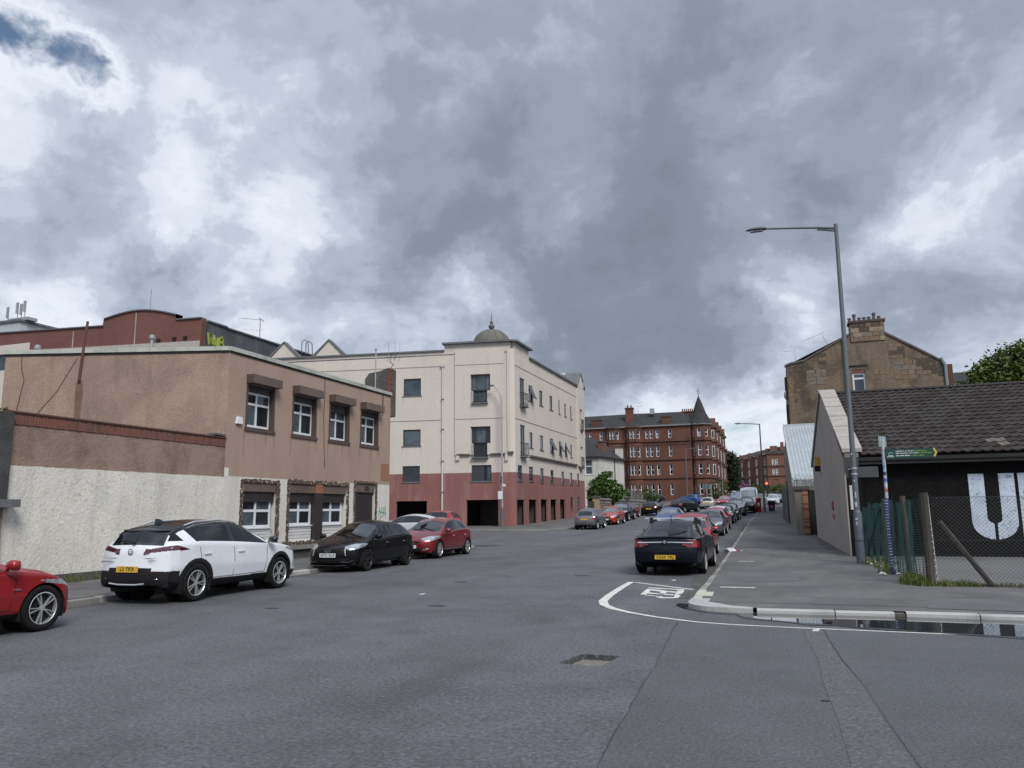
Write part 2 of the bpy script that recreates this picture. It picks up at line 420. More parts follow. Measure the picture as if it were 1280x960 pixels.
# the ground: one sheet out to the horizon, under everything
ys = [-80, -40, -10, 0, 5, 8.4, 9.7, 12, 15, 18, 20] + [20 + 2.5 * i for i in range(1, 27)] + [95, 110, 130, 150, 180, 220, 280, 350, 450, 600, 900, 1500]
xs = [-1200, -400, -150, -60, -30, -16, -8, -3.0, -1.6, 0, 6, 20, 60, 150, 400, 1200]
mb = MB()
for i in range(len(xs) - 1):
    for j in range(len(ys) - 1):
        if xs[i] == -3.0 and ys[j] == 8.4: continue
        mb.quad(*[(x, y, g(min(y, 400)) if True else 0) for x, y in ((xs[i], ys[j]), (xs[i + 1], ys[j]), (xs[i + 1], ys[j + 1]), (xs[i], ys[j + 1]))])
# the pothole: a jagged hole in the carriageway with a puddle in it
N_ = 28; cx, cy = -2.25, 9.07
inner = []; outer = []
for k in range(N_):
    a = 2 * math.pi * k / N_
    c, s = math.cos(a), math.sin(a)
    q = max(abs(c) / 0.25, abs(s) / 0.33); r = (1 / q) * (1 + rnd.uniform(-0.09, 0.07))
    inner.append((cx + c * r + 0.12 * s * r, cy + s * r))
    q = max(c / 0.65 if c > 0 else -c / 0.75, s / 0.63 if s > 0 else -s / 0.67)
    outer.append((cx + c / q, cy + s / q))
for k in range(N_):
    k2 = (k + 1) % N_
    mb.quad((*outer[k], 0), (*outer[k2], 0), (*inner[k2], 0), (*inner[k], 0))
corners = [(-1.6, 9.7), (-3.0, 9.7), (-3.0, 8.4), (-1.6, 8.4)]
for cxx, cyy in corners:
    ks = sorted(range(N_), key=lambda k: (outer[k][0] - cxx) ** 2 + (outer[k][1] - cyy) ** 2)[:2]
    a, b = outer[ks[0]], outer[ks[1]]
    cr = (a[0] - cxx) * (b[1] - cyy) - (a[1] - cyy) * (b[0] - cxx)
    mb.quad((cxx, cyy, 0), (*(a if cr > 0 else b), 0), (*(b if cr > 0 else a), 0))
tag(mb.build('road', M['asphalt']), kind='structure')
ph = thing('pothole', 'jagged pothole in the road holding a shallow puddle', 'pothole', (cx, cy, 0))
mb = MB(); bot = [(cx + (x - cx) * 0.86, cy + (y - cy) * 0.93, -0.085) for x, y in inner]
for k in range(N_):
    k2 = (k + 1) % N_
    mb.quad((*inner[k], 0), (*inner[k2], 0), bot[k2], bot[k])
mb.quad(*bot)
mb.build('broken_edge', mat('broken_asphalt', (0.045, 0.045, 0.047), rough=0.9, fine=0.4, fs=40, bump=1.0, bump_s=30, specks=(30, 0.6, (0.2, 0.19, 0.18))), ph)
mb = MB(); mb.quad(*[(cx + (x - cx) * 0.9, cy + (y - cy) * 0.95, -0.06) for x, y in inner])
M['muddy_water'] = mat('muddy_water', (0.26, 0.23, 0.20), rough=0.05, fine=0.0, spec=0.5)
mb.build('puddle_water', M['muddy_water'], ph)

def strip(name, m, A, B, y0, y1, h, step=4.0, kind='structure'):
    """sheet between two polylines x(y), following the rise of the street"""
    Y = sorted(set([y0, y1] + [y for _, y in A + B if y0 < y < y1] + [y0 + step * i for i in range(int((y1 - y0) / step) + 1)]))
    mb = MB()
    for a, b in zip(Y, Y[1:]):
        mb.quad((lerp_poly(A, a), a, g(a) + h), (lerp_poly(B, a), a, g(a) + h), (lerp_poly(B, b), b, g(b) + h), (lerp_poly(A, b), b, g(b) + h))
    return tag(mb.build(name, m), kind=kind)

HR, HL = 0.08, 0.11
# right pavement (behind the kerb stones, which are 0.30 wide)
KRi = [(x + 0.12, y) for x, y in KR]
strip('pavement', M['pavement'], [(-1.66, 13.8)] + KRi, [(40, 13.8), (40, 18.3), (2.62, 18.3), (2.62, 18.31), (2.62, 28), (1.9, 28.3), (1.27, 44), (0.6, 60), (0.5, 100), (-1.5, 150), (-6, 330)], 14.5, 330, HR)
strip('yard', M['yard'], [(2.62, 18.31), (2.62, 29.2)], [(60, 18.31), (60, 29.2)], 18.31, 29.2, 0.05)
# left pavement beside the white wall
strip('pavement', M['pavement'], [(-30, -60), (-16.5, -59.9), (-16.5, 31)], [(x - 0.2, y) for x, y in KL1], -59.8, 31, HL)
# left pavement, corner into the side street
mb = MB(); pts = [(-12.9 - 0.2 - 3.9 * (1 - math.cos(a)), 31 + 4.0 * math.sin(a), HL) for a in [R(i * 9) for i in range(11)]] + [(-60, 35.0, HL), (-60, 31, HL)]
mb.quad(*pts)
tag(mb.build('pavement', M['pavement']), kind='structure')
# far pavement round the cream flats
mb = MB(); arc = [(-18.0 + 3.3 * math.sin(R(i * 9)), 55 - 3.7 * math.cos(R(i * 9))) for i in range(11)]
pts = [(-70, 51.3)] + arc
for a, b in zip(pts, pts[1:]):
    mb.quad((a[0], a[1], g(a[1]) + HL), (b[0], b[1], g(b[1]) + HL), (b[0] - 0.01, 58, g(58) + HL), (a[0], 58, g(58) + HL))
tag(mb.build('pavement', M['pavement']), kind='structure')
strip('pavement', M['pavement'], [(-21, 54), (-21, 130)], [(x - 0.2, y) for x, y in KL2], 55, 125, HL + 0.004)
# terrain beyond, either side
mb = MB()
for x0, x1 in ((-400, -21.0), (2, 400)):
    for a, b in ((58, 75), (75, 90), (90, 120), (120, 160), (160, 250), (250, 400)):
        mb.quad((x0, a, g(a) + 0.03), (x1, a, g(a) + 0.03), (x1, b, g(b) + 0.03), (x0, b, g(b) + 0.03))
tag(mb.build('terrain', M['earth']), kind='structure')

# kerbs: every stone a part of its kerb
def kerb(pts, w, h, ms, lens=0.915, side=1, gap=0.012, wfn=None):
    """pts: polyline of the road-side edge (x, y); stones lie to the left of travel when side = 1"""
    root = thing('kerb', None, None, (pts[0][0], pts[0][1], g(pts[0][1]))); root['kind'] = 'structure'
    seg = []
    for a, b in zip(pts, pts[1:]):
        L = math.dist(a, b); n = max(1, round(L / lens))
        for i in range(n):
            seg.append(((a[0] + (b[0] - a[0]) * i / n, a[1] + (b[1] - a[1]) * i / n), (a[0] + (b[0] - a[0]) * (i + 1) / n, a[1] + (b[1] - a[1]) * (i + 1) / n)))
    for k, (a, b) in enumerate(seg):
        d = Vector((b[0] - a[0], b[1] - a[1], 0)).normalized(); nn = Vector((-d.y, d.x, 0)) * side
        ja, jb = rnd.uniform(-0.006, 0.006), rnd.uniform(-0.008, 0.008)
        gg = min(gap, math.dist(a, b) * 0.3)
        A = Vector((a[0], a[1], g(a[1]))) + d * gg + nn * jb; B = Vector((b[0], b[1], g(b[1]))) + nn * jb
        ww = wfn(k) if wfn else w
        mb = MB(); ch = 0.018; z1 = h + ja
        prof = [(0, -0.05), (0, z1 - ch), (ch, z1), (ww, z1), (ww, -0.05)]
        mb.prism([A + nn * x + Vector((0, 0, z)) for x, z in prof], B - A)
        mb.build('kerb_stone', ms[k % len(ms)] if len(ms) < 3 else rnd.choice(ms), root)
    return root
M['kerb_mid'] = mat('kerb_mid', (0.29, 0.285, 0.27), rough=0.9, blotch=(0.14, 0.14, 0.135), bs=1.5, ba=0.8, fine=0.15, fs=60, bump=0.4, bump_s=50)
M['kerb_cream'] = mat('kerb_cream', (0.47, 0.455, 0.38), rough=0.85, blotch=(0.31, 0.30, 0.26), bs=2.5, ba=0.6, fine=0.12, fs=70, bump=0.3, bump_s=60)
KRc = [(-1.78, 14.95), (-1.80, 15.7), (-1.83, 16.5)]
kerb(KRc, 0.34, 0.082, [M['kerb_cream']], lens=0.5, side=-1)
kerb([(-1.83, 16.5)] + [(x, y) for x, y in KR[1:6]], 0.14, 0.072, [M['kerb_worn'], M['kerb_mid'], M['kerb_worn']], lens=0.9, side=-1)
# rounded corner stone
mb = MB(); po = []
for i in range(9):
    a = R(180 + i * 11.25); po.append((-1.16 + 0.62 * math.cos(a), 14.40 + 0.72 * math.sin(a)))
po = [(-1.78, 14.94)] + po + [(-0.66, 13.60), (-0.66, 13.80), (-1.02, 13.95), (-1.44, 14.45), (-1.44, 14.94)]
mb.prism([(x, y, -0.03) for x, y in po], (0, 0, 0.112))
o = mb.build('kerb_corner_stone', M['kerb']); tag(o, kind='structure')
kerb([(-0.62, 13.61), (0.58, 13.66)], 0.20, 0.08, [M['kerb']], lens=1.2, side=1, gap=0.03)
kerb([(0.58, 13.67), (1.45, 13.72)], 0.19, 0.07, [M['kerb']], lens=0.9, side=1, gap=0.02)
kerb([(1.60, 13.735), (40, 13.95)], 0.19, 0.08, [M['kerb'], M['kerb'], M['kerb_mid']], lens=1.0, side=1, gap=0.02)
mb = MB(); mb.box(1.455, 1.595, 13.75, 13.92, -0.02, 0.055); tag(mb.build('kerb_gap_silt', M['dirt']), kind='structure')
mb = MB(); mb.quad((-1.44, 14.94, HR - 0.004), (-1.44, 14.45, HR - 0.004), (-1.02, 13.93, HR - 0.004), (-0.66, 13.78, HR - 0.004), (0.58, 13.84, HR - 0.004), (1.72, 13.90, HR - 0.004), (40, 14.12, HR - 0.004), (40, 14.94, HR - 0.004)); tag(mb.build('pavement_edge', M['pavement']), kind='structure')
kerb([(-12.78, -8), (-12.82, 4), (-12.9, 31)], 0.15, HL, [M['kerb'], M['kerb_worn'], M['kerb']], side=1)
kerb([(-12.9 - 3.9 * (1 - math.cos(R(i * 10))), 31 + 4.0 * math.sin(R(i * 10))) for i in range(10)] + [(-24, 35.05), (-40, 35.05)], 0.15, HL, [M['kerb_worn'], M['kerb'], M['kerb_worn']], side=1)
kerb([(-45, 51.2), (-18.0, 51.2)] + [(-18.0 + 3.4 * math.sin(R(i * 10)), 55 - 3.8 * math.cos(R(i * 10))) for i in range(1, 10)] + KL2[:2] + [KL2[2]], 0.16, HL + 0.002, [M['kerb_worn']], side=1, lens=1.1)

# painted lines
def ribbon(name, m, pts, w, h=0.004, wf=None):
    mb = MB(); L = []
    for i, p in enumerate(pts):
        a, b = pts[max(i - 1, 0)], pts[min(i + 1, len(pts) - 1)]
        d = Vector((b[0] - a[0], b[1] - a[1], 0)).normalized(); nn = Vector((-d.y, d.x, 0)); ww = (wf[i] if wf else w) / 2
        L.append((Vector((p[0], p[1], g(p[1]) + h)) + nn * ww, Vector((p[0], p[1], g(p[1]) + h)) - nn * ww))
    for (a, b), (c, d) in zip(L, L[1:]): mb.quad(b, d, c, a)
    return tag(mb.build(name, m), kind='structure')
ribbon('road_marking', M['paint'], [(-3.62, 18.7), (-3.57, 17.2), (-3.50, 15.8), (-3.40, 14.75), (-3.25, 14.2), (-3.0, 13.72), (-2.6, 13.25), (-2.1, 12.82), (-1.43, 12.42), (-0.9, 12.28), (0, 12.2), (1.2, 12.16), (2.6, 12.12)], 0.12,
       wf=[0.14, 0.15, 0.16, 0.17, 0.16, 0.14, 0.11, 0.085, 0.075, 0.065, 0.06, 0.06, 0.06])
ribbon('road_marking', M['paint'], [(-3.5, 18.62), (-2.02, 17.25)], 0.10)
ribbon('road_marking', M['paint'], [(-1.55, 25.3), (-1.1, 25.3)], 0.13, h=HR + 0.004)
ribbon('road_marking', M['paint'], [(-1.45, 17.1), (-0.75, 17.1)], 0.13, h=HR + 0.004)
mb = MB()
for poly in TXT_MARK:
    mb.quad(*[(x, y, 0.0042) for x, y in poly])
tag(mb.build('road_marking', M['paint']), kind='structure')
# joints, patches and worn strip in the asphalt
def patch(name, m, poly, h):
    mb = MB(); mb.quad(*[(x, y, g(y) + h) for x, y in poly]); return tag(mb.build(name, m), kind='structure')
SE = [(-1.70, 12.35), (-1.60, 10.6), (-1.50, 9.0), (-1.42, 7.2), (-1.32, 5.4), (-1.25, 4.0), (-1.1, 1.0)]
patch('road_patch', M['asphalt2'], SE + [(3, 1.0), (40, 1.0), (40, 12.0), (8, 12.1), (2.6, 12.12), (-0.2, 12.25)], 0.0022)
rag = []
for (xa, ya), (xb, yb) in zip(SE, SE[1:]):
    for k in range(6):
        f = k / 6; rag.append((xa + (xb - xa) * f + rnd.uniform(-0.012, 0.012), ya + (yb - ya) * f))
ribbon('road_joint', M['tar'], rag, 0.02, h=0.0046, wf=[rnd.uniform(0.004, 0.016) for _ in rag])
strip_l = [(0.10, 12.1), (0.14, 11.2), (0.18, 9.8), (0.23, 8.4), (0.25, 7.2), (0.26, 6.0), (0.27, 4.6), (0.3, 1)]
strip_r = [(0.30, 12.1), (0.36, 11.2), (0.46, 9.8), (0.55, 8.4), (0.63, 7.2), (0.71, 6.0), (0.78, 4.6), (0.95, 1)]
jl = [(x + rnd.uniform(-0.03, 0.03), y) for x, y in strip_l]; jr = [(x + rnd.uniform(-0.04, 0.04), y) for x, y in strip_r]
patch('road_patch', M['asphalt_old'], jl + jr[::-1], 0.0062)
ribbon('road_joint', M['tar'], [(x + 0.02, y) for x, y in jr], 0.008, h=0.0085, wf=[rnd.uniform(0.002, 0.009) for _ in jr])
for px, py, r in ((-6.15, 13.3, 0.13), (-8.9, 12.2, 0.10), (-7.6, 17.8, 0.12), (-5.2, 20.2, 0.16), (0.20, 7.75, 0.03)):
    pts = [(px + r * (1.6 if True else 1) * math.cos(a) * rnd.uniform(0.7, 1.1), py + r * 1.1 * math.sin(a) * rnd.uniform(0.6, 1.2)) for a in [R(i * 30) for i in range(12)]]
    patch('road_blemish', M['tar'], pts, 0.0095 if px > 0 else 0.004)
for k in range(26):
    x, y = rnd.uniform(-10, -3.8), rnd.uniform(15, 28); n = rnd.randint(4, 9); a = rnd.choice((0.1, 1.5, 0.4, 2.6))
    pts = [(x, y)]
    for i in range(n): a += rnd.uniform(-0.5, 0.5); pts.append((pts[-1][0] + 0.16 * math.cos(a), pts[-1][1] + 0.16 * math.sin(a)))
    ribbon('road_crack', M['tar'], pts, 0.015, h=0.0035, wf=[rnd.uniform(0.003, 0.014) for _ in pts])
# pavement repairs and joints
M['pav_dark'] = mat('pavement_patch', (0.098, 0.096, 0.096), rough=0.85, blotch=(0.14, 0.138, 0.135), bs=0.9, ba=0.6, fine=0.15, fs=60, bump=0.35, bump_s=80)
M['pav_light'] = mat('pavement_light', (0.136, 0.132, 0.129), rough=0.85, blotch=(0.13, 0.128, 0.125), bs=0.8, ba=0.6, fine=0.15, fs=60, bump=0.35, bump_s=80)
for poly, m in (([(-1.5, 18.6), (-0.6, 18.5), (0.1, 19.1), (0.15, 20.6), (-0.2, 21.8), (-1.6, 22.0)], 'pav_dark'), ([(-2.2, 47), (0.9, 47), (0.6, 57), (-2.6, 57)], 'pav_light'), ([(2.0, 14.3), (5, 14.25), (9, 14.3), (9, 16.6), (4, 16.5), (2.2, 15.6)], 'pav_dark'), ([(0.9, 25), (1.75, 25), (1.5, 30), (0.7, 30)], 'pav_dark')):
    patch('pavement_patch', M[m], [(x, y) for x, y in poly], HR + (0.003 if m == 'pav_dark' else 0.0045))
for y in (32.7, 46.6):
    ribbon('pavement_joint', M['tar'], [(lerp_poly(KRi, y), y), (1.3 - (y - 30) * 0.03, y + 0.3)], 0.1, h=HR + 0.008)
for k in range(16):
    x, y = rnd.uniform(-1.2, 1.5), rnd.uniform(15, 33); a = rnd.uniform(-0.3, 0.3); pts = [(x, y)]
    for i in range(7): a += rnd.uniform(-0.35, 0.35); pts.append((pts[-1][0] + 0.15 * math.cos(a), pts[-1][1] + 0.15 * math.sin(a)))
    ribbon('pavement_crack', M['tar'], pts, 0.01, h=HR + 0.0085, wf=[rnd.uniform(0.003, 0.012) for _ in pts])
# damp grime along wall feet and gutters
M['grime'] = mat('gutter_grime', (0.060, 0.058, 0.054), rough=0.9, fine=0.3, fs=25, blotch=(0.11, 0.105, 0.095), bs=1.5, ba=0.7)
def ragged(A, y0, y1, w0, w1, h, m, n=60, side=1):
    L = [];
    for i in range(n + 1):
        y = y0 + (y1 - y0) * i / n; x = lerp_poly(A, y); L.append(((x, y, g(y) + h), (x + side * rnd.uniform(w0, w1), y, g(y) + h)))
    mb = MB()
    for (a, b), (c, d) in zip(L, L[1:]): mb.quad(a, b, d, c)
    return tag(mb.build('grime', m), kind='structure')
ragged([(1.80, 28.4), (1.27, 44), (0.6, 60)], 28.4, 60, 0.10, 0.5, HR + 0.011, M['grime'], side=-1)
ragged([(x - 0.01, y) for x, y in KR], 15.5, 60, 0.1, 0.45, 0.0045, M['grime'], n=120, side=-1)
ragged([(-16.5, -8), (-16.5, 31)], -8, 31, 0.1, 0.4, HL + 0.004, M['grime'], n=90)
ragged([(-12.87, -8), (-12.87, 31)], -8, 31, 0.1, 0.4, 0.0045, M['grime'], n=90)
# long puddle in the gutter of the side street
M['water'] = mat('puddle_water', (0.030, 0.031, 0.034), rough=0.015, fine=0.0, spec=0.9)
po = [(-0.95, 13.58), (-0.78, 13.15), (-0.45, 12.92), (-0.2, 12.80), (0.15, 12.66), (0.5, 12.60), (0.8, 12.45), (1.2, 12.42), (1.6, 12.26), (2.2, 12.18), (2.9, 12.05), (3.4, 12.1), (4.2, 12.2), (5.0, 12.5), (6.0, 13.0), (7, 13.70), (7, 13.77), (2, 13.735), (0.6, 13.665), (-0.6, 13.60)]
wet = [(x, y - (0.10 + 0.08 * math.sin(x * 7)) if y < 13.4 else y, 0.0088) for x, y in po]
M['wet'] = mat('wet_asphalt', (0.040, 0.041, 0.045), rough=0.28, fine=0.3, fs=34, bump=0.5, bump_s=50, blotch=(0.06, 0.061, 0.066), bs=3, ba=0.7)
mb = MB(); mb.quad(*wet); tag(mb.build('wet_margin', M['wet']), kind='structure')
mb = MB(); mb.quad(*[(x, y, 0.0105) for x, y in po]); tag(mb.build('puddle', M['water']), kind='structure')
po = [(-1.76, 14.6), (-2.0, 14.7), (-2.0, 14.4), (-1.8, 13.95), (-1.4, 13.55), (-1.0, 13.42), (-0.85, 13.58), (-1.2, 13.66), (-1.55, 13.9), (-1.72, 14.2)]
mb = MB(); mb.quad(*[(x, y, 0.0095) for x, y in po]); tag(mb.build('puddle', M['water']), kind='structure')
# ------------------------------------------------------------------ buildings: materials
PINK = (0.350, 0.255, 0.202)
M['stucco_pink'] = mat('stucco_pink', PINK, rough=0.95, blotch=(0.30, 0.213, 0.170), bs=0.55, ba=0.6, fine=0.14, fs=22, bump=0.6, bump_s=30, streak=0.22, streak_col=(0.16, 0.115, 0.095),
                        zsplit=(2.86, (0.63, 0.605, 0.545), 0.05), specks=(3.0, 0.25, (0.40, 0.295, 0.24)))
M['stucco_side'] = mat('stucco_side', (0.325, 0.235, 0.185), rough=0.95, blotch=(0.20, 0.145, 0.12), bs=0.5, ba=0.65, fine=0.22, fs=26, bump=0.7, bump_s=28, streak=0.25, streak_col=(0.12, 0.09, 0.075), specks=(2.6, 0.3, (0.36, 0.27, 0.22)))
M['wall_white'] = mat('roughcast_wall', (0.275, 0.195, 0.150), rough=0.95, blotch=(0.15, 0.11, 0.09), bs=0.9, ba=0.7, fine=0.11, fs=16, bump=0.9, bump_s=14, macro=[(0.45, 0.07, (1, 1, 1))], streak=0.25, streak_col=(0.09, 0.075, 0.06),
                      zsplit=(2.83, (0.655, 0.63, 0.565), 0.06), pits=(9, 0.35, (0.26, 0.23, 0.19)))
M['brown_metal'] = mat('brown_shutter_metal', (0.085, 0.060, 0.048), rough=0.55, blotch=(0.05, 0.04, 0.036), bs=2, ba=0.6, fine=0.1, fs=30)
M['brown_light'] = mat('brown_box_metal', (0.135, 0.098, 0.078), rough=0.5, blotch=(0.09, 0.066, 0.055), bs=1.5, ba=0.7, fine=0.08, fs=30, streak=0.3)
M['dark_shutter'] = mat('dark_shutter', (0.030, 0.024, 0.024), rough=0.5, fine=0.1, fs=30)
M['upvc'] = mat('white_upvc', (0.66, 0.68, 0.70), rough=0.35, fine=0.04, fs=10, streak=0.12, streak_col=(0.35, 0.35, 0.33))
M['upvc_grey'] = mat('grey_frame', (0.045, 0.050, 0.058), rough=0.4, fine=0.05, fs=10)
M['pane_dark'] = glass_mat('glass_dark', (0.012, 0.016, 0.020), var=0.5)
M['pane_blue'] = glass_mat('glass_blue', (0.035, 0.048, 0.062), var=0.6)
M['pane_curtain'] = mat('glass_net_curtain', (0.26, 0.29, 0.31), rough=0.06, spec=0.5, blotch=(0.12, 0.145, 0.165), bs=3, ba=0.7, fine=0.1, fs=12)
M['pane_grey'] = mat('glass_blind', (0.085, 0.105, 0.125), rough=0.05, spec=0.5, blotch=(0.03, 0.04, 0.05), bs=2.5, ba=0.7, fine=0.1, fs=8)
M['fascia'] = mat('fascia_pale', (0.42, 0.43, 0.39), rough=0.8, blotch=(0.25, 0.27, 0.21), bs=1.5, ba=0.6, fine=0.12, fs=30, streak=0.35, streak_col=(0.12, 0.13, 0.09))
M['black_and_shade'] = mat('black_parts_and_shade', (0.012, 0.012, 0.012), rough=0.8, fine=0)  # plain black for parts, also for shade painted under the fascia and in the drain
M['brick_red'] = mat('brick_red', (0.185, 0.078, 0.056), rough=0.9, blotch=(0.13, 0.06, 0.045), bs=3, ba=0.7, fine=0.2, fs=40, bump=0.4, bump_s=50)
M['brick_dark'] = mat('brick_weathered', (0.155, 0.075, 0.055), rough=0.9, blotch=(0.08, 0.05, 0.04), bs=3, ba=0.7, fine=0.2, fs=40, bump=0.4, bump_s=50)
M['tile_coping'] = mat('coping_tile', (0.085, 0.040, 0.032), rough=0.85, blotch=(0.05, 0.04, 0.03), bs=3, ba=0.6, fine=0.2, fs=30)
M['mortar'] = mat('mortar', (0.10, 0.08, 0.065), rough=0.95, fine=0.2, fs=30)
M['flaked'] = mat('flaked_render', (0.088, 0.060, 0.046), rough=0.95, blotch=(0.045, 0.033, 0.028), bs=3, ba=0.6, fine=0.2, fs=20, bump=1.0, bump_s=20, specks=(9, 1.0, (0.52, 0.46, 0.38)))
M['siding'] = mat('white_siding', (0.58, 0.58, 0.57), rough=0.6, blotch=(0.42, 0.42, 0.41), bs=2, ba=0.5, fine=0.06, fs=30)
M['plinth'] = mat('dark_plinth', (0.075, 0.070, 0.066), rough=0.95, blotch=(0.12, 0.115, 0.10), bs=2, ba=0.6, fine=0.25, fs=30, bump=0.5, bump_s=30)
M['rust'] = mat('rust', (0.115, 0.055, 0.038), rough=0.9, blotch=(0.06, 0.035, 0.028), bs=8, ba=0.7, fine=0.2, fs=50)
M['galv'] = mat('galvanised_steel', (0.36, 0.375, 0.39), rough=0.5, metal=0.35, blotch=(0.27, 0.285, 0.30), bs=2.0, ba=0.5, fine=0.08, fs=40)
M['stain'] = mat('rust_stain', (0.165, 0.105, 0.078), rough=0.95, blotch=(0.11, 0.07, 0.055), bs=3, ba=0.7, fine=0.2, fs=26, bump=0.6, bump_s=28)
M['cream'] = mat('cream_render', (0.575, 0.522, 0.468), rough=0.92, blotch=(0.52, 0.47, 0.418), bs=0.25, ba=0.6, fine=0.05, fs=8, bump=0.25, bump_s=25, streak=0.26, streak_col=(0.42, 0.365, 0.325),
                 zsplit=(4.62, (0.225, 0.098, 0.088), 0.015))
M['cream_plain'] = mat('cream_trim', (0.555, 0.503, 0.45), rough=0.92, fine=0.05, fs=8, streak=0.2, streak_col=(0.33, 0.28, 0.25))
M['red_render'] = mat('red_render', (0.225, 0.098, 0.088), rough=0.9, blotch=(0.185, 0.080, 0.073), bs=0.5, ba=0.6, fine=0.06, fs=10, bump=0.2, bump_s=25)
M['cornice'] = mat('grey_cornice', (0.125, 0.130, 0.135), rough=0.7, blotch=(0.08, 0.085, 0.085), bs=1.0, ba=0.6, fine=0.1, fs=10)
M['dark_trim'] = mat('dark_moulding', (0.085, 0.075, 0.068), rough=0.9, blotch=(0.16, 0.14, 0.125), bs=1.2, ba=0.7, fine=0.15, fs=20)
M['dome'] = mat('dome_lead', (0.125, 0.122, 0.102), rough=0.75, blotch=(0.10, 0.10, 0.085), bs=1.2, ba=0.7, fine=0.12, fs=12, streak=0.5, streak_col=(0.07, 0.07, 0.06))
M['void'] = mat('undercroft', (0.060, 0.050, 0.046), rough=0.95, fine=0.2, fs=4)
M['white_pipe'] = mat('grey_downpipe', (0.50, 0.50, 0.52), rough=0.6, fine=0.06, fs=10)

# ------------------------------------------------------------------ brown roughcast block with roller-shutter boxes
A = thing('shop_building', 'brown roughcast two storey block with roller shutter boxes over four upper windows', 'building', (-16.6, 20.05, 0))
PA = Plane((-16.6, 20.05), (-16.6, 30.85))
PSd = Plane((-23.66, 17.88), (-16.6, 20.05))
UPW = [(0.90, 2.40), (3.45, 4.97), (5.84, 7.33), (8.20, 9.70)]
holes = [(a, b, 4.47, 5.93) for a, b in UPW] + [(0.95, 2.74, 0.70, 2.70), (3.45, 7.28, 0.70, 2.72), (7.90, 9.60, 0.14, 2.86)]
mb = wall_mesh(PA, 0, 10.8, -0.05, 6.86, holes, 0.24)
mb.quad(PA(10.8, -0.05), PA(10.8, -0.05, -7), PA(10.8, 6.86, -7), PA(10.8, 6.86))
mb.build('front_wall', M['stucco_pink'], A)
mb = MB(); Ls = PSd.len
mb.quad(PSd(0, -0.05), PSd(Ls, -0.05), PSd(Ls, 6.86), PSd(0, 6.86))
mb.quad(PSd(0, -0.05), PSd(0, 6.86), (-23.66, 30.85, 6.86), (-23.66, 30.85, -0.05))
mb.build('side_wall', M['stucco_side'], A)
mb = MB(); mb.prism([(-23.6, 17.95, 6.80), (-16.62, 20.1, 6.80), (-16.62, 30.85, 6.80), (-23.6, 30.85, 6.80)], (0, 0, 0.06)); roof = mb.build('roof', M['cornice'], A)
mb = MB(); PA.box(mb, -0.02, 10.82, 6.862, 7.0, -0.12, 0.06); mb.build('roof_fascia', M['fascia'], A)
mb = MB(); PSd.box(mb, -0.05, Ls - 0.03, 6.863, 7.001, -0.12, 0.06); mb.build('roof_fascia', M['fascia'], A)
mb = MB(); PA.box(mb, 0, 10.8, 6.80, 6.858, 0.004, 0.03); PSd.box(mb, 0, Ls, 6.80, 6.859, 0.004, 0.03); mb.build('painted_shadow_strip', M['black_and_shade'], A)  # black strip paints the shade under the roof fascia
for i, (a, b) in enumerate(UPW):
    w = window(PA, a + 0.03, b - 0.02, 4.53, 5.70, A, M['upvc'], M['pane_dark'], inset=0.17, fw_=0.075, mull=(0.5,), trans=(0.66,), panes=[M['pane_grey'], M['pane_dark'], M['pane_blue']])
    if i == 0: w['label'] = 'white casement with a pale figure-like object behind the pane'
    mb = MB(); PA.box(mb, a - 0.03, b + 0.02, 5.94, 6.225, -0.05, 0.30); sb = mb.build('shutter_box', M['brown_light'], A)
    mb = MB(); PA.box(mb, a - 0.032, a - 0.03 + 0.001, 5.945, 6.22, 0, 0.297); mb.build('end_plate', M['brown_metal'], sb)
    mb = MB()
    for k in range(5 if i == 2 else 3): PA.box(mb, a + 0.06, b - 0.06, 5.90 - k * 0.065 - 0.06, 5.90 - k * 0.065, -0.12, -0.10)
    mb.build('shutter_slats', M['dark_shutter'], A)
    for u in (a - 0.015, b - 0.065): mb = MB(); PA.box(mb, u, u + 0.08, 4.48, 5.935, -0.20, 0.018); mb.build('guide_rail', M['brown_metal'], A)
    mb = MB(); PA.box(mb, a - 0.05, b + 0.05, 4.37, 4.475, -0.2, 0.05); mb.build('sill', M['brown_metal'], A)
M['rain_stain'] = mat('rain_stain', (0.245, 0.178, 0.142), rough=0.95, blotch=(0.30, 0.215, 0.17), bs=3, ba=0.8, fine=0.14, fs=22)
def streak(pl, u, z, w, L, par, m, d=0.004):
    mb = MB(); mb.quad(pl(u - w, z, d), pl(u + w, z, d), pl(u + w * rnd.uniform(.2, .6), z - L * .6, d), pl(u + w * .1, z - L, d), pl(u - w * rnd.uniform(.3, .7), z - L * .7, d)); mb.build('rain_streak', m, par)
for a, b in UPW:
    for u in (a - 0.03, b + 0.03, a + rnd.uniform(.4, 1.1)): streak(PA, u, 4.37, rnd.uniform(.03, .07), rnd.uniform(.4, 1.1), A, M['rain_stain'])
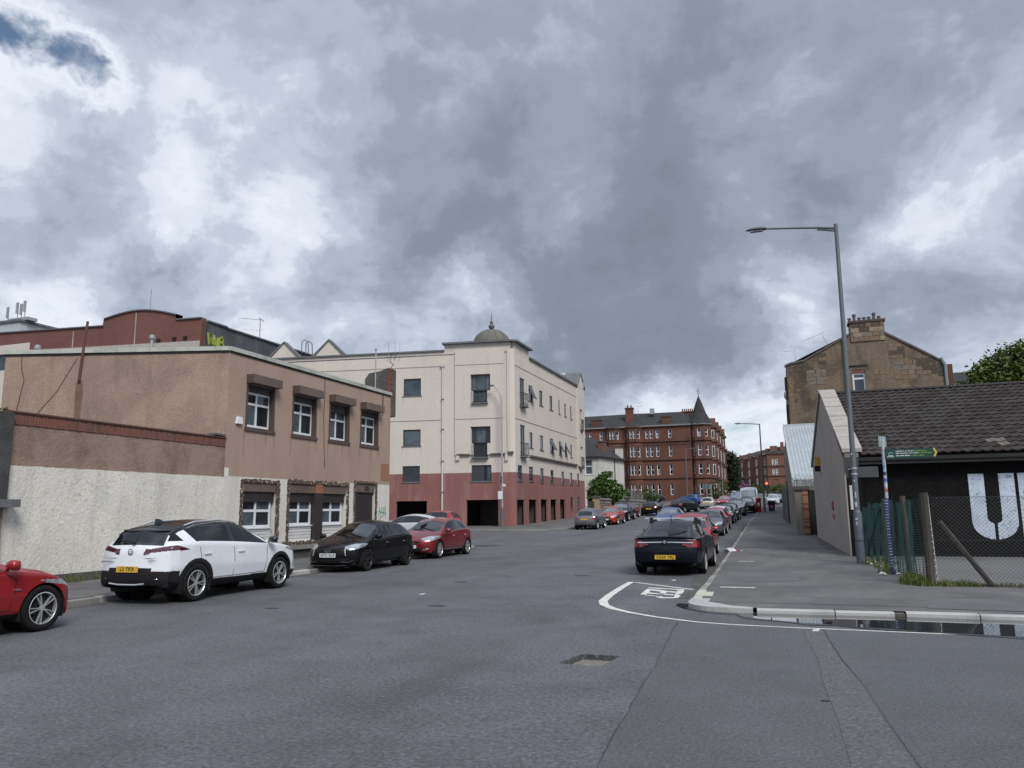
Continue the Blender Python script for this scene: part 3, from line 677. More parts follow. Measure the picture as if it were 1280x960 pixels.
for (a, b, lo) in ((1.0, 2.62, 1.22), (3.50, 5.02, 1.25), (5.58, 7.16, 1.25)):
    w = window(PA, a, b, lo, 2.18, A, M['upvc'], M['pane_dark'], inset=0.16, fw_=0.085, mull=(0.5,), trans=(0.58,), panes=[M['pane_grey'], M['pane_dark']])
    for k in range(5):
        mb = MB(); z0 = 0.70 + k * (lo - 0.72) / 5; PA.box(mb, a, b, z0, z0 + (lo - 0.72) / 5 - 0.012, -0.24, -0.13 + 0.001 * k); mb.build('siding_board', M['siding'], A)
    mb = MB(); PA.box(mb, a - 0.02, b + 0.03, lo - 0.035, lo - 0.002, -0.2, -0.08); mb.build('sill', M['upvc'], A)
    for k in range(5):
        mb = MB(); PA.box(mb, a - 0.04, b + 0.08, 2.40 - (k + 1) * 0.066, 2.40 - k * 0.066 - 0.006, -0.14, -0.10 + 0.002 * (k % 2)); mb.build('shutter_slat', M['dark_shutter'], A)
    mb = MB(); PA.box(mb, a - 0.05, b + 0.10, 2.405, 2.69, -0.2, -0.03); mb.build('shutter_box', M['brown_light'], A)
mb = MB(); PA.box(mb, 5.06, 5.56, 0.6, 2.41, -0.2, 0.01); mb.build('dark_post', M['dark_shutter'], A)
mb = MB(); PA.box(mb, 5.10, 5.54, 2.412, 2.72, -0.2, 0.012); mb.build('orange_patch', mat('orange_patch', (0.26, 0.115, 0.07), rough=0.9, fine=0.15, fs=20), A)
for k in range(28):
    mb = MB(); z1 = 2.50 - k * 0.085; PA.box(mb, 7.96, 9.52, z1 - 0.078, z1, -0.15, -0.115 + 0.002 * (k % 2)); mb.build('shutter_slat', M['dark_shutter'], A)
mb = MB(); PA.box(mb, 7.95, 9.55, 2.51, 2.84, -0.2, -0.04); mb.build('shutter_box', M['brown_light'], A)
mb = MB(); PA.box(mb, 8.75, 9.05, 2.56, 2.76, -0.04, -0.03); mb.build('vent', M['dark_shutter'], A)
# broken render round the lower openings
def ragged_band(u0, u1, z0, z1, horiz, n, d1=0.018):
    n = int(n * 1.6)
    mb = MB(); prev = None
    for i in range(n):
        f0, f1 = i / n, (i + 1) / n; j = rnd.uniform(-0.03, 0.03); k = rnd.uniform(-0.035, 0.03); dd = d1 + rnd.uniform(-0.012, 0.006)
        if horiz: PA.box(mb, u0 + (u1 - u0) * f0, u0 + (u1 - u0) * f1, z0 + j * 0.3, z1 + k, -0.02, dd)
        else: PA.box(mb, u0 + j * 0.5, u1 + k, z0 + (z1 - z0) * f0, z0 + (z1 - z0) * f1, -0.02, dd)
    return mb
for (u0, u1, z0, z1, h, n) in ((0.80, 0.95, 0.5, 2.7, 0, 22), (2.70, 2.88, 0.5, 2.7, 0, 22), (0.80, 2.86, 2.70, 2.80, 1, 18), (3.30, 3.46, 0.5, 2.72, 0, 22), (7.27, 7.42, 0.5, 2.72, 0, 22),
                               (3.30, 7.42, 2.72, 2.86, 1, 36), (7.78, 7.92, 0.2, 2.86, 0, 24), (9.58, 9.70, 0.2, 2.86, 0, 24), (7.78, 9.70, 2.87, 2.95, 1, 18), (2.6, 7.5, 0.56, 0.70, 1, 46)):
    ragged_band(u0, u1, z0, z1, h, n).build('broken_render', M['flaked'], A)
mb = MB(); PA.box(mb, 2.5, 9.75, 0.42, 0.56, -0.02, 0.14); mb.build('step_ledge', M['kerb_worn'], A)
mb = MB(); PA.box(mb, 0.2, 7.88, 0.05, 0.42, -0.02, 0.02); mb.build('plinth', M['plinth'], A)
mb = MB(); PA.box(mb, 9.98, 10.77, 3.02, 3.77, -0.01, 0.006); mb.build('repaint_patch', mat('patch_brown', (0.275, 0.135, 0.085), rough=0.95, fine=0.15, fs=26, bump=0.5, bump_s=28), A)
mb = MB(); PA.box(mb, 0.0, 0.75, 2.84, 2.86, -0.01, 0.004); PA.box(mb, 0.0, 0.2, 2.86, 3.12, -0.01, 0.004); mb.build('paint_patch', mat('paint_white', (0.66, 0.63, 0.57), rough=0.95, fine=0.15, fs=26, bump=0.5, bump_s=28), A)
# alarm box, joints, rusty pipe and stain, cables, roof vents
mb = MB(); mb.prism([PA(0.40, 4.55), PA(0.68, 4.55), PA(0.64, 4.78), PA(0.46, 4.78)], PA.n * 0.09); mb.build('alarm_box', M['upvc'], A)
mb = MB(); mb.tube([PA(5.46, 6.8, 0.006), PA(5.49, 6.2, 0.006), PA(5.45, 5.4, 0.006), PA(5.50, 4.7, 0.006), PA(5.55, 4.0, 0.006), PA(5.62, 3.4, 0.006)], 0.012, 4); mb.build('crack', M['black_and_shade'], A)
mb = MB(); mb.tube([PA(10.06, 6.8, 0.02), PA(10.06, 5.9, 0.02)], 0.018, 5); mb.build('cable', M['black_and_shade'], A)
mb = MB(); mb.tube([PSd(Ls - 4.72, 7.9, 0.06), PSd(Ls - 4.78, 6.9, 0.09), PSd(Ls - 4.86, 5.95, 0.06)], 0.04, 8); mb.tube([PSd(Ls - 4.86, 5.95, 0.06), PSd(Ls - 4.86, 5.95, -0.03)], 0.05, 8); mb.build('rusty_pipe', M['rust'], A)
pts = [PSd(Ls - 4.86 + a, z, 0.004) for a, z in ((-0.12, 5.9), (0.1, 5.9), (0.13, 5.5), (0.1, 4.9), (0.12, 4.1), (-0.14, 4.1), (-0.1, 4.9), (-0.13, 5.5))]
mb = MB(); mb.quad(*pts); mb.build('rust_stain', M['stain'], A)
mb = MB(); mb.tube([PSd(Ls - 6.85, 6.9, 0.01), PSd(Ls - 6.82, 6.4, 0.012), PSd(Ls - 6.7, 6.0, 0.01), PSd(Ls - 7.0, 4.2, 0.01)], 0.012, 4); mb.tube([PSd(Ls - 5.0, 6.7, 0.01), PSd(Ls - 5.6, 5.6, 0.012), PSd(Ls - 6.6, 4.4, 0.01)], 0.010, 4); mb.build('cable', M['plinth'], A)
for u, h in ((Ls - 6.9, 7.35), (Ls - 3.0, 7.62)):
    q = PSd(u, 0, -0.8); mb = MB(); mb.lathe([(0.055, 6.85), (0.055, h - 0.14), (0.10, h - 0.14), (0.10, h - 0.04), (0.03, h)], q.x, q.y, 10); mb.build('flue_pipe', M['galv'], A)
# green scribble on the painted pier
mb = MB()
SC = [[(9.82, 1.47), (9.9, 1.9), (9.98, 1.5), (10.1, 1.95), (10.18, 1.48)], [(10.0, 1.65), (10.3, 1.9), (10.28, 1.5)], [(10.3, 1.55), (10.42, 1.95), (10.5, 1.45)], [(9.9, 1.72), (10.52, 1.62)]]
for s in SC: mb.tube([PA(u, z, 0.004) for u, z in s], 0.012, 4)
mb.build('scribble', mat('green_marker', (0.05, 0.24, 0.17), rough=0.6, fine=0.1), A)
# brick stub and pole behind the roof
BS = thing('brick_stack', 'short broken brick stack rising behind the brown block roof', 'chimney', (-17.5, 31.4, 0))
mb = MB(); mb.prism([(-18.2, 31.3, 6.0), (-18.2, 31.3, 7.78), (-18.0, 31.3, 8.05), (-17.4, 31.3, 8.12), (-16.98, 31.3, 8.25), (-16.85, 31.3, 8.2), (-16.85, 31.3, 6.0)], (0, 0.5, 0)); mb.build('render_coat', M['plinth'], BS)
for k in range(18):
    z = 6.9 + k * 0.073; mb = MB(); w = 0.16 + rnd.uniform(-0.03, 0.05); mb.box(-16.87 - w, -16.83 + rnd.uniform(-0.02, 0.01), 31.27, 31.45, z, z + 0.062); mb.build('brick', M['brick_dark'] if k % 3 else M['brick_red'], BS)
mb = MB(); mb.tube([(-17.48, 31.0, 6.9), (-17.48, 31.0, 9.05)], 0.03, 6); mb.tube([(-17.48, 31.0, 9.05), (-17.48, 31.0, 9.12)], 0.07, 6); mb.build('mast', M['galv'], BS)
# ------------------------------------------------------------------ roughcast wall with a soldier-brick coping
W = thing('boundary_wall', 'roughcast wall painted white below with a red soldier brick coping', 'wall', (-16.7, 12.9, 0))
mb = MB(); mb.box(-16.9, -16.6, 12.82, 20.05, -0.05, 3.76); mb.build('wall', M['wall_white'], W)
mb = MB(); mb.box(-16.88, -16.605, 12.83, 20.04, 3.761, 4.02); mb.build('brick_bed', M['mortar'], W)
n = 94
for k in range(n):
    y0 = 12.83 + k * 7.21 / n; j = rnd.uniform(0, 0.012)
    mb = MB(); mb.box(-16.70, -16.585 + j, y0 + 0.005, y0 + 7.21 / n - 0.006, 3.768 + rnd.uniform(-0.004, 0.004), 4.022); mb.build('brick', rnd.choice([M['brick_red'], M['brick_red'], M['brick_dark']]), W)
for k in range(24):
    y0 = 12.80 + k * 0.302; mb = MB(); mb.prism([(-16.95, y0, 4.024), (-16.55, y0, 4.024), (-16.545, y0, 4.06), (-16.75, y0, 4.105), (-16.95, y0, 4.06)], (0, 0.294, 0)); mb.build('coping_tile', M['tile_coping'], W)
mb = MB(); mb.box(-16.9, -16.59, 19.55, 20.03, 4.11, 4.17); mb.build('slate', M['cornice'], W)
mb = MB(); mb.box(-16.62, -16.575, 12.8, 20.04, -0.05, 0.30); mb.build('plinth', M['plinth'], W)
GP = thing('gate_pier', 'soot black stone gate pier with a projecting ledge at the left edge', 'pier', (-16.6, 12.2, 0))
mb = MB(); mb.box(-17.0, -16.45, 10.6, 12.78, 2.06, 4.0); mb.build('upper_pier', mat('sooty_stone', (0.045, 0.045, 0.045), rough=0.95, blotch=(0.10, 0.10, 0.095), bs=1.2, ba=0.6, fine=0.2, fs=20, bump=0.6, bump_s=12), GP)
mb = MB(); mb.box(-16.98, -16.47, 10.6, 12.72, -0.05, 1.88); mb.build('lower_pier', mat('tan_stone', (0.22, 0.165, 0.12), rough=0.95, blotch=(0.12, 0.095, 0.075), bs=1.5, ba=0.6, fine=0.2, fs=20, bump=0.5, bump_s=14), GP)
mb = MB(); mb.box(-17.05, -16.25, 10.6, 12.96, 1.882, 2.058); mb.build('ledge', M['cornice'], GP)
# ------------------------------------------------------------------ red rendered hall behind, with a segmental pediment
C = thing('rendered_hall', 'dark red rendered hall with a curved pediment and black side wall', 'building', (-34, 36, 0))
prof = [(-52, 11.0), (-52, 13.72), (-39.5, 13.28)]
prof += [(-39.46 + (5.63) * i / 14, 13.72 + 0.42 * math.sin(math.pi * i / 14) - 0.26 * i / 14) for i in range(15)] + [(-33.83, 13.16), (-32.0, 13.1), (-32.0, 11.0)]
mb = MB(); mb.prism([(x, 36.05, z) for x, z in prof], (0, 0.4, 0)); mb.build('front_wall', mat('maroon_render', (0.165, 0.070, 0.058), rough=0.92, blotch=(0.125, 0.055, 0.047), bs=0.3, ba=0.7, fine=0.1, fs=10, streak=0.2, streak_col=(0.10, 0.05, 0.04)), C)
mb = MB(); mb.prism([(-50, 36.0, 0), (-50, 36.0, 12.4), (-32.05, 36.0, 11.75), (-32.05, 36.0, 0)], (0, 0.045, 0)); mb.build('lower_wall', mat('pale_base', (0.40, 0.375, 0.34), rough=0.9, fine=0.1, fs=8, streak=0.3), C)
pts = [(x, z) for x, z in prof[1:-1]]
mb = MB()
for (x0, z0), (x1, z1) in zip(pts, pts[1:]):
    mb.hexa([(x0, 35.95, z0), (x1, 35.95, z1), (x1, 36.5, z1), (x0, 36.5, z0), (x0, 35.95, z0 + 0.07), (x1, 35.95, z1 + 0.07), (x1, 36.5, z1 + 0.07), (x0, 36.5, z0 + 0.07)])
mb.build('coping', M['cornice'], C)
M['black_render'] = mat('black_render', (0.052, 0.056, 0.064), rough=0.9, blotch=(0.10, 0.105, 0.115), bs=0.5, ba=0.7, fine=0.12, fs=8, streak=0.5, streak_col=(0.14, 0.145, 0.155))
mb = MB(); mb.box(-50, -31.95, 36.5, 38.2, 0, 12.98); mb.box(-50, -32.02, 38.2, 58, 0, 12.95); mb.build('side_wall', M['black_render'], C)
mb = MB(); mb.box(-32.4, -31.85, 36.5, 38.2, 12.982, 13.08); mb.box(-32.4, -31.92, 38.2, 58, 12.952, 13.04); mb.build('side_coping', M['cornice'], C)
mb = MB(); mb.box(-32.03, -31.90, 36.10, 36.28, 8, 13.0); mb.build('corner_pipe', M['rust'], C)
mb = MB()
for (x, z) in ((-48.5, 13.4), (-42.0, 13.2), (-37.0, 13.9)): mb.box(x, x + 0.05, 36.02, 36.05, 11.0, z)
mb.build('joint', M['fascia'], C)
for k, (y, w) in enumerate(((-49.5, 0), (-46.5, 0), (-44, 0))): pass
mb = MB(); mb.tube([(-36.2, 36.3, 13.9), (-36.2, 36.3, 15.4)], 0.03, 5); mb.build('aerial_rod', M['galv'], C)
for x in (-35.2, -34.0, -33.2): 
    mb = MB(); mb.box(x, x + 0.25, 35.93, 36.0, 11.95, 12.1); mb.build('vent', M['black_and_shade'], C)
# yellow lettering painted on the black side
GRF = [[(36.55, 12.35), (36.68, 11.65), (36.84, 12.05), (36.98, 11.65), (37.1, 12.3)], [(37.18, 12.2), (37.22, 11.7), (37.38, 11.66), (37.44, 12.2)], [(37.56, 11.55), (37.58, 12.2), (37.78, 12.3), (37.92, 12.05), (37.64, 11.9)], [(37.85, 12.0), (38.02, 11.6)]]
mb = MB()
for s in GRF: mb.tube([(-31.945, y, z) for y, z in s], 0.075, 6)
mb.build('yellow_graffiti', mat('yellow_spray', (0.27, 0.33, 0.03), rough=0.7, blotch=(0.17, 0.22, 0.03), bs=4, ba=0.6, fine=0.1), C)
an = thing('tv_aerial', 'thin television aerial on the roof of the black sided hall', 'aerial', (-32.6, 42.2, 13.0))
mb = MB(); mb.tube([(-32.6, 42.2, 12.9), (-32.6, 42.2, 14.6)], 0.035, 5); mb.build('mast', M['galv'], an)
mb = MB(); mb.tube([(-33.5, 41.4, 14.5), (-32.5, 42.4, 14.5)], 0.025, 4); mb.tube([(-33.4, 41.5, 13.75), (-32.5, 42.3, 13.75)], 0.02, 4); mb.tube([(-32.6, 42.0, 14.62), (-32.5, 42.5, 14.4)], 0.02, 4); mb.build('boom', M['galv'], an)
lh = thing('ladder_hoops', 'pair of bent ladder rails at the roof edge between two gable peaks', 'ladder', (-31.9, 46.2, 12.9))
for dy in (0, 0.5):
    mb = MB(); mb.tube([(-31.9, 46 + dy, 12.9), (-31.9, 46 + dy, 13.7), (-31.75, 46.1 + dy, 13.85), (-31.6, 46.3 + dy, 13.7), (-31.6, 46.4 + dy, 12.9)], 0.035, 5); mb.build('rail', M['cornice'], lh)
C.location = (-34 * 1.406, 36 * 1.406, -0.7); C.scale = (1.406,) * 3; an.location = (-32.6 * 1.406, 42.2 * 1.406, 1.7 + 11.3 * 1.406); an.scale = (1.4,) * 3; lh.location = (-31.9 * 1.406, 46.2 * 1.406, 1.7 + 11.2 * 1.406); lh.scale = (1.4,) * 3
# pale block at the far left with roof antennas
D = thing('pale_block', 'pale flat roofed block far left carrying phone mast antennas', 'building', (-78, 60, 0))
mb = MB(); mb.box(-95, -77.8, 60, 75, 0, 22.6); mb.box(-77.8, -66, 61.5, 75, 0, 20.3); mb.build('wall', mat('pale_panel', (0.42, 0.45, 0.46), rough=0.8, fine=0.05, fs=4, blotch=(0.36, 0.38, 0.39), bs=0.3, ba=0.6), D)
mb = MB(); mb.box(-95, -77.6, 59.8, 75.2, 22.6, 22.85); mb.box(-77.6, -66, 61.3, 75.2, 20.3, 20.5); mb.build('roof', M['cornice'], D)
mb = MB(); mb.box(-80.2, -77.2, 60.4, 61.6, 22.86, 23.2); mb.build('antenna_base', M['galv'], D)
for x, h in ((-80.3, 24.6), (-78.9, 25.0), (-78.3, 24.8), (-77.8, 25.1)):
    mb = MB(); mb.tube([(x, 60.5, 22.9), (x, 60.5, h)], 0.05, 6); mb.box(x - 0.11, x + 0.11, 60.3, 60.5, h - 1.3, h - 0.1); mb.build('antenna', M['galv'], D)
for k in range(6): 
    mb = MB(); mb.box(-76.5 + k * 1.6, -76.1 + k * 1.6, 62, 62.5, 20.5, 20.9 + 0.2 * (k % 3)); mb.build('roof_unit', M['cornice'], D)
PB = thing('pale_annex', 'pale wall with one small window behind the left end of the brown block', 'building', (-41, 30, 0))
PP = Plane((-60, 30), (-38, 30))
mb = wall_mesh(PP, 0, 22, 0, 10.9, [(19.6, 20.6, 9.5, 10.4)], 0.15); mb.build('wall', M['cream_plain'], PB)
window(PP, 19.6, 20.6, 9.5, 10.4, PB, M['upvc_grey'], M['pane_blue'], inset=0.08)
# ------------------------------------------------------------------ cream and red flats with the corner dome
E = thing('corner_flats', 'cream rendered corner flats over a dark red ground storey with a small dome', 'building', (-20, 56.6, 0))
PE = Plane((-20.0, 56.6), (-29.0, 55.2), flip=True)
PS = Plane((-19.7, 56.9), (-19.7, 77.6))
eh = [(7.24, 8.70, 10.85, 12.23), (7.24, 8.70, 6.83, 8.12), (7.27, 8.71, 3.99, 5.24), (1.57, 3.13, 11.03, 12.33), (1.83, 2.95, 10.06, 11.03), (1.59, 3.10, 6.89, 8.18), (1.84, 2.94, 5.81, 6.89),
      (1.51, 3.10, 3.95, 5.20), (6.68, 9.18, 0.2, 2.50), (1.0, 3.5, 0.2, 2.53)]
mb = wall_mesh(PE, 0, 20.6, -0.2, 14.33, eh, 0.22)
mb.quad(PE(20.6, -0.2), PE(20.6, -0.2, -12), PE(20.6, 14.33, -12), PE(20.6, 14.33))
mb.quad(PE(0, -0.2), PE(0, 14.33), (-19.7, 56.9, 14.33), (-19.7, 56.9, -0.2))
sh = []
for r in ((3.5, 4.55, 10.68, 11.97), (6.45, 7.45, 10.66, 11.95), (9.52, 10.5, 10.64, 11.9), (12.45, 12.95, 10.6, 11.85), (14.5, 15.1, 10.58, 11.8), (16.65, 17.2, 10.55, 11.8), (1.2, 2.4, 9.95, 12.25), (19.85, 20.75, 9.75, 11.88),
          (3.6, 4.45, 6.80, 8.05), (6.4, 7.45, 6.80, 8.04), (9.46, 10.5, 6.80, 8.02), (12.3, 13.1, 6.80, 8.0), (14.4, 15.0, 6.78, 8.0), (16.4, 17.05, 6.78, 8.0), (1.2, 2.4, 5.92, 8.45), (19.6, 20.6, 5.92, 8.02),
          (0.5, 1.65, 3.99, 5.2), (3.35, 4.45, 4.06, 5.22), (6.4, 7.45, 4.06, 5.23), (9.45, 10.5, 4.08, 5.23), (13.0, 13.95, 4.09, 5.24), (15.97, 16.95, 4.14, 5.24), (18.62, 19.58, 4.18, 5.26),
          (16.0, 16.9, 1.75, 2.93), (18.58, 19.52, 1.77, 2.95)): sh.append(r)
doors = [(0.25, 2.12, 0.3, 2.52), (3.2, 5.28, 0.3, 2.56), (6.4, 8.3, 0.35, 2.60), (9.3, 11.18, 0.4, 2.63), (12.34, 14.1, 0.5, 2.66)]
m2 = wall_mesh(PS, 0, 21.7, -0.2, 14.15, sh + doors, 0.12)
mb.v, mb.f = MB().add(mb.v, mb.f).add(m2.v, m2.f).v, MB().add(mb.v, mb.f).add(m2.v, m2.f).f
mb.quad(PS(21.7, -0.2), PS(21.7, 14.15), PS(21.7, 14.15, -12), PS(21.7, -0.2, -12))
mb.build('wall', M['cream'], E)
mb = MB(); mb.prism([PE(20.55, 14.0), PE(0.05, 14.0), PS(0.05, 14.0), PS(21.65, 14.0, -0.05), PS(21.65, 14.0, -12), PE(20.55, 14.0, -12)], (0, 0, 0.1)); mb.build('roof', M['cornice'], E)
# undercroft: dark slab and core behind the openings
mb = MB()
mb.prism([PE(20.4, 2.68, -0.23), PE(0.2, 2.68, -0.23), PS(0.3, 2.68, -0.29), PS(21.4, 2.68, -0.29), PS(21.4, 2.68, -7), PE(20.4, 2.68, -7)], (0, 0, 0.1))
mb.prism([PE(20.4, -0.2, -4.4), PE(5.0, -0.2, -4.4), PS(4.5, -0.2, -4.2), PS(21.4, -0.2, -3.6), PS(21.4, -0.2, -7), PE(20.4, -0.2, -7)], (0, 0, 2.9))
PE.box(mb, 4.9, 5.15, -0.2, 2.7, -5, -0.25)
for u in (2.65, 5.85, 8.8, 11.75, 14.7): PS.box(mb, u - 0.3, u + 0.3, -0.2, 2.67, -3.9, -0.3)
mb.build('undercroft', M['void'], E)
# painted shade lines at the storeys, pilasters, tower panel
mb = MB(); PE.box(mb, 0.42, 4.42, 6.0, 14.86, -0.02, 0.14); PE.box(mb, -0.05, 5.3, 14.335, 14.86, -0.3, 0.0)
PS.box(mb, 0, 3.62, 14.155, 14.86, -0.3, 0.003); PS.box(mb, 19.1, 21.75, 6.0, 14.1, -0.02, 0.16)
for u0, u1 in ((0.05, 0.22),): PE.box(mb, u0, u1, 6.0, 14.855, -0.02, 0.10)
hol = [(1.55, 3.15, 11.02, 12.35), (1.82, 2.96, 10.05, 11.02), (1.57, 3.12, 6.88, 8.2), (1.83, 2.95, 5.8, 6.88)]
pmesh = mb
tw = MB()
PS.box(tw, 19.1, 19.84, 6.0, 14.1, -0.02, 0.16); PS.box(tw, 20.76, 21.75, 6.0, 14.1, -0.02, 0.16); PS.box(tw, 19.84, 20.76, 11.89, 14.1, -0.02, 0.16); PS.box(tw, 19.84, 20.76, 8.03, 9.74, -0.02, 0.16)
PE.box(tw, -0.05, 5.3, 14.335, 14.86, -0.3, 0.0); PS.box(tw, 0, 3.62, 14.155, 14.86, -0.3, 0.003); PE.box(tw, 0.05, 0.22, 6.0, 14.3, -0.02, 0.10)
for (a, b, c, d) in ((0.42, 1.55, 6.0, 14.32), (3.15, 4.42, 6.0, 14.32), (1.55, 3.15, 12.35, 14.32), (1.55, 1.82, 8.2, 11.02), (2.96, 3.15, 8.2, 11.02), (1.82, 2.96, 8.2, 10.05), (1.55, 1.83, 6.0, 6.88), (2.95, 3.15, 6.0, 6.88)):
    PE.box(tw, a, b, c, d, -0.02, 0.12)
[split_mb(tw, 'pilaster', M['cream_plain'], E)]
mb = MB()
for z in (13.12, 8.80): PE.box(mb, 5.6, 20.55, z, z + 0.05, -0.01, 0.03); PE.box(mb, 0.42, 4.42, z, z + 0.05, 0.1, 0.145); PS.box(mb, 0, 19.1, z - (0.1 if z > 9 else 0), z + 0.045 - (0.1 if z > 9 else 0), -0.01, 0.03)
mb.build('storey_shade_line', mat('painted_recess_shade', (0.36, 0.31, 0.28), rough=0.9, fine=0.05), E)  # darker proud strips paint the shade of thin recessed lines
mb = MB(); PS.box(mb, 3.5, 18.6, 6.0, 6.14, -0.01, 0.20); PE.box(mb, 0.4, 1.55, 5.97, 6.09, 0.0, 0.19); PE.box(mb, 3.2, 4.25, 5.97, 6.09, 0.0, 0.19); PE.box(mb, -0.25, 0.2, 6.02, 6.2, 0.0, 0.16); mb.build('moulding', M['dark_trim'], E)
mb = MB(); PE.box(mb, 4.05, 4.32, 5.6, 5.97, 0.0, 0.17); PE.box(mb, 0.2, 0.4, 5.5, 5.95, 0.0, 0.17); mb.build('corbel', M['cream_plain'], E)
mb = MB()
mb.prism([PE(5.45, 14.865, 0.32), PE(-0.2, 14.865, 0.32), PS(-0.2, 14.865, 0.32), PS(3.85, 14.865, 0.32), PS(3.85, 14.865, -3.4), PE(5.45, 14.865, -3.4)], (0, 0, 0.14)); mb.build('tower_cornice', M['cornice'], E)
mb = MB(); PE.box(mb, 5.31, 20.7, 14.34, 14.46, -0.4, 0.14); PS.box(mb, 3.64, 19.05, 14.16, 14.32, -0.4, 0.16); mb.build('parapet_coping', M['cornice'], E)
mb = MB()
for i in range(1): mb.prism([PS(19.1, 14.12, 0.17), PS(21.78, 14.12, 0.17), PS(20.42, 15.55, 0.17)], PS.n * -1.6)
mb.build('gablet', M['cream_plain'], E)
mb = MB(); mb.prism([PS(18.95, 14.1, 0.24), PS(19.0, 14.3, 0.24), PS(20.42, 15.75, 0.24), PS(20.42, 15.57, 0.24)], PS.n * -1.9); mb.prism([PS(21.95, 14.1, 0.245), PS(20.42, 15.57, 0.245), PS(20.42, 15.755, 0.245), PS(22.0, 14.3, 0.245)], PS.n * -1.9); mb.build('gablet_roof', M['cornice'], E)
# twin peaks on the front parapet
for uc in (19.15, 15.18):
    mb = MB(); mb.prism([PE(uc + 1.35, 14.335), PE(uc - 1.35, 14.335), PE(uc, 15.72)], PE.n * -0.5); mb.build('gable_peak', M['cream_plain'], E)
    mb = MB()
    for sg in (1, -1): mb.prism([PE(uc + sg * 1.47, 14.47, 0.1), PE(uc, 15.86, 0.1 + 0.002 * sg), PE(uc, 15.725, 0.1), PE(uc + sg * 1.36, 14.34, 0.1)], PE.n * -0.7)
    mb.build('peak_coping', M['cornice'], E)
# dome
dc = PE(1.88, 0, -2.1)
prof = [(1.66, 14.98), (1.66, 15.08)] + [(1.53 * math.cos(R(a)), 15.08 + 1.32 * math.sin(R(a))) for a in range(0, 91, 9)]
mb = MB(); mb.lathe([(max(r, 0.001), z) for r, z in prof], dc.x, dc.y, 24); dm = mb.build('dome', M['dome'], E); smooth_by_angle(dm, 40)
mb = MB()
for k in range(12):
    a = R(k * 30 + 6); mb.tube([(dc.x + 1.545 * math.cos(R(t)) * math.cos(a), dc.y + 1.545 * math.cos(R(t)) * math.sin(a), 15.08 + 1.33 * math.sin(R(t))) for t in range(0, 89, 11)], 0.03, 4)
mb.build('rib', M['dome'], dm)
mb = MB(); mb.lathe([(0.001, 16.36), (0.12, 16.38), (0.10, 16.46), (0.22, 16.56), (0.26, 16.68), (0.22, 16.82), (0.09, 16.9), (0.14, 17.0), (0.14, 17.08), (0.05, 17.16), (0.035, 17.3), (0.02, 17.9), (0.001, 17.92)], dc.x, dc.y, 12); smooth_by_angle(mb.build('finial', M['cornice'], dm), 50)
# windows and balconies
for (a, b, c, d) in (eh[0], eh[1], eh[2]): window(PE, a, b, c, d, E, M['upvc_grey'], {0: M['pane_blue']}.get(0) if c > 5 else M['pane_dark'], inset=0.10, fw_=0.09, sill=0.08, sillm=M['cornice'], panes=[M['pane_blue'] if c > 9 else M['pane_grey'] if c > 5 else M['pane_dark']])
window(PE, *eh[7], E, M['upvc_grey'], M['pane_dark'], inset=0.10, fw_=0.09, mull=(0.22, 0.78), sill=0.08, sillm=M['cornice'], panes=[M['pane_grey'], M['pane_dark'], M['pane_dark']])
def railing(pl, u0, u1, z0, z1, d, n, parent):
    mb = MB(); r = 0.022
    mb.tube([pl(u0, z1, 0), pl(u0, z1, d), pl(u1, z1, d), pl(u1, z1, 0)], r, 5); mb.tube([pl(u0, z0 + 0.08, 0), pl(u0, z0 + 0.08, d), pl(u1, z0 + 0.08, d), pl(u1, z0 + 0.08, 0)], r, 5)
    for k in range(n + 1):
        u = u0 + (u1 - u0) * k / n
        if k % 2 or k in (0, n): mb.tube([pl(u, z0 + 0.08, d), pl(u, z1, d)], 0.014, 4)
        else: mb.tube([pl(u, z0 + 0.08, d), pl(u + 0.09, z0 + (z1 - z0) * 0.35, d + 0.03), pl(u - 0.06, z0 + (z1 - z0) * 0.7, d + 0.02), pl(u + 0.03, z1, d)], 0.014, 4)
    b = mb.build('balcony_railing', M['black_and_shade'], parent)
    mb = MB(); pl.box(mb, u0 - 0.06, u1 + 0.06, z0 - 0.08, z0 - 0.005, -0.1, d + 0.06); mb.build('balcony_slab', M['cornice'], b)
for up_, lo_ in ((eh[3], eh[4]), (eh[5], eh[6])):
    window(PE, *up_, E, M['upvc_grey'], M['pane_dark'], inset=0.12, fw_=0.08, mull=(0.26, 0.74), panes=[M['pane_grey'], M['pane_blue'], M['pane_grey']] if up_[2] > 9 else [M['pane_dark'], M['pane_grey'], M['pane_dark']])
    window(PE, lo_[0], lo_[1], lo_[2], lo_[3] - 0.002, E, M['upvc_grey'], M['pane_blue'] if up_[2] > 9 else M['pane_dark'], inset=0.125, fw_=0.08, name='balcony_door')
    railing(PE, lo_[0] - 0.05, lo_[1] + 0.05, lo_[2], lo_[3] + 0.02, 0.28, 8, E)
tilted = {1: 1, 12: 1, 13: 1, 14: 1, 10: 1, 11: 1}
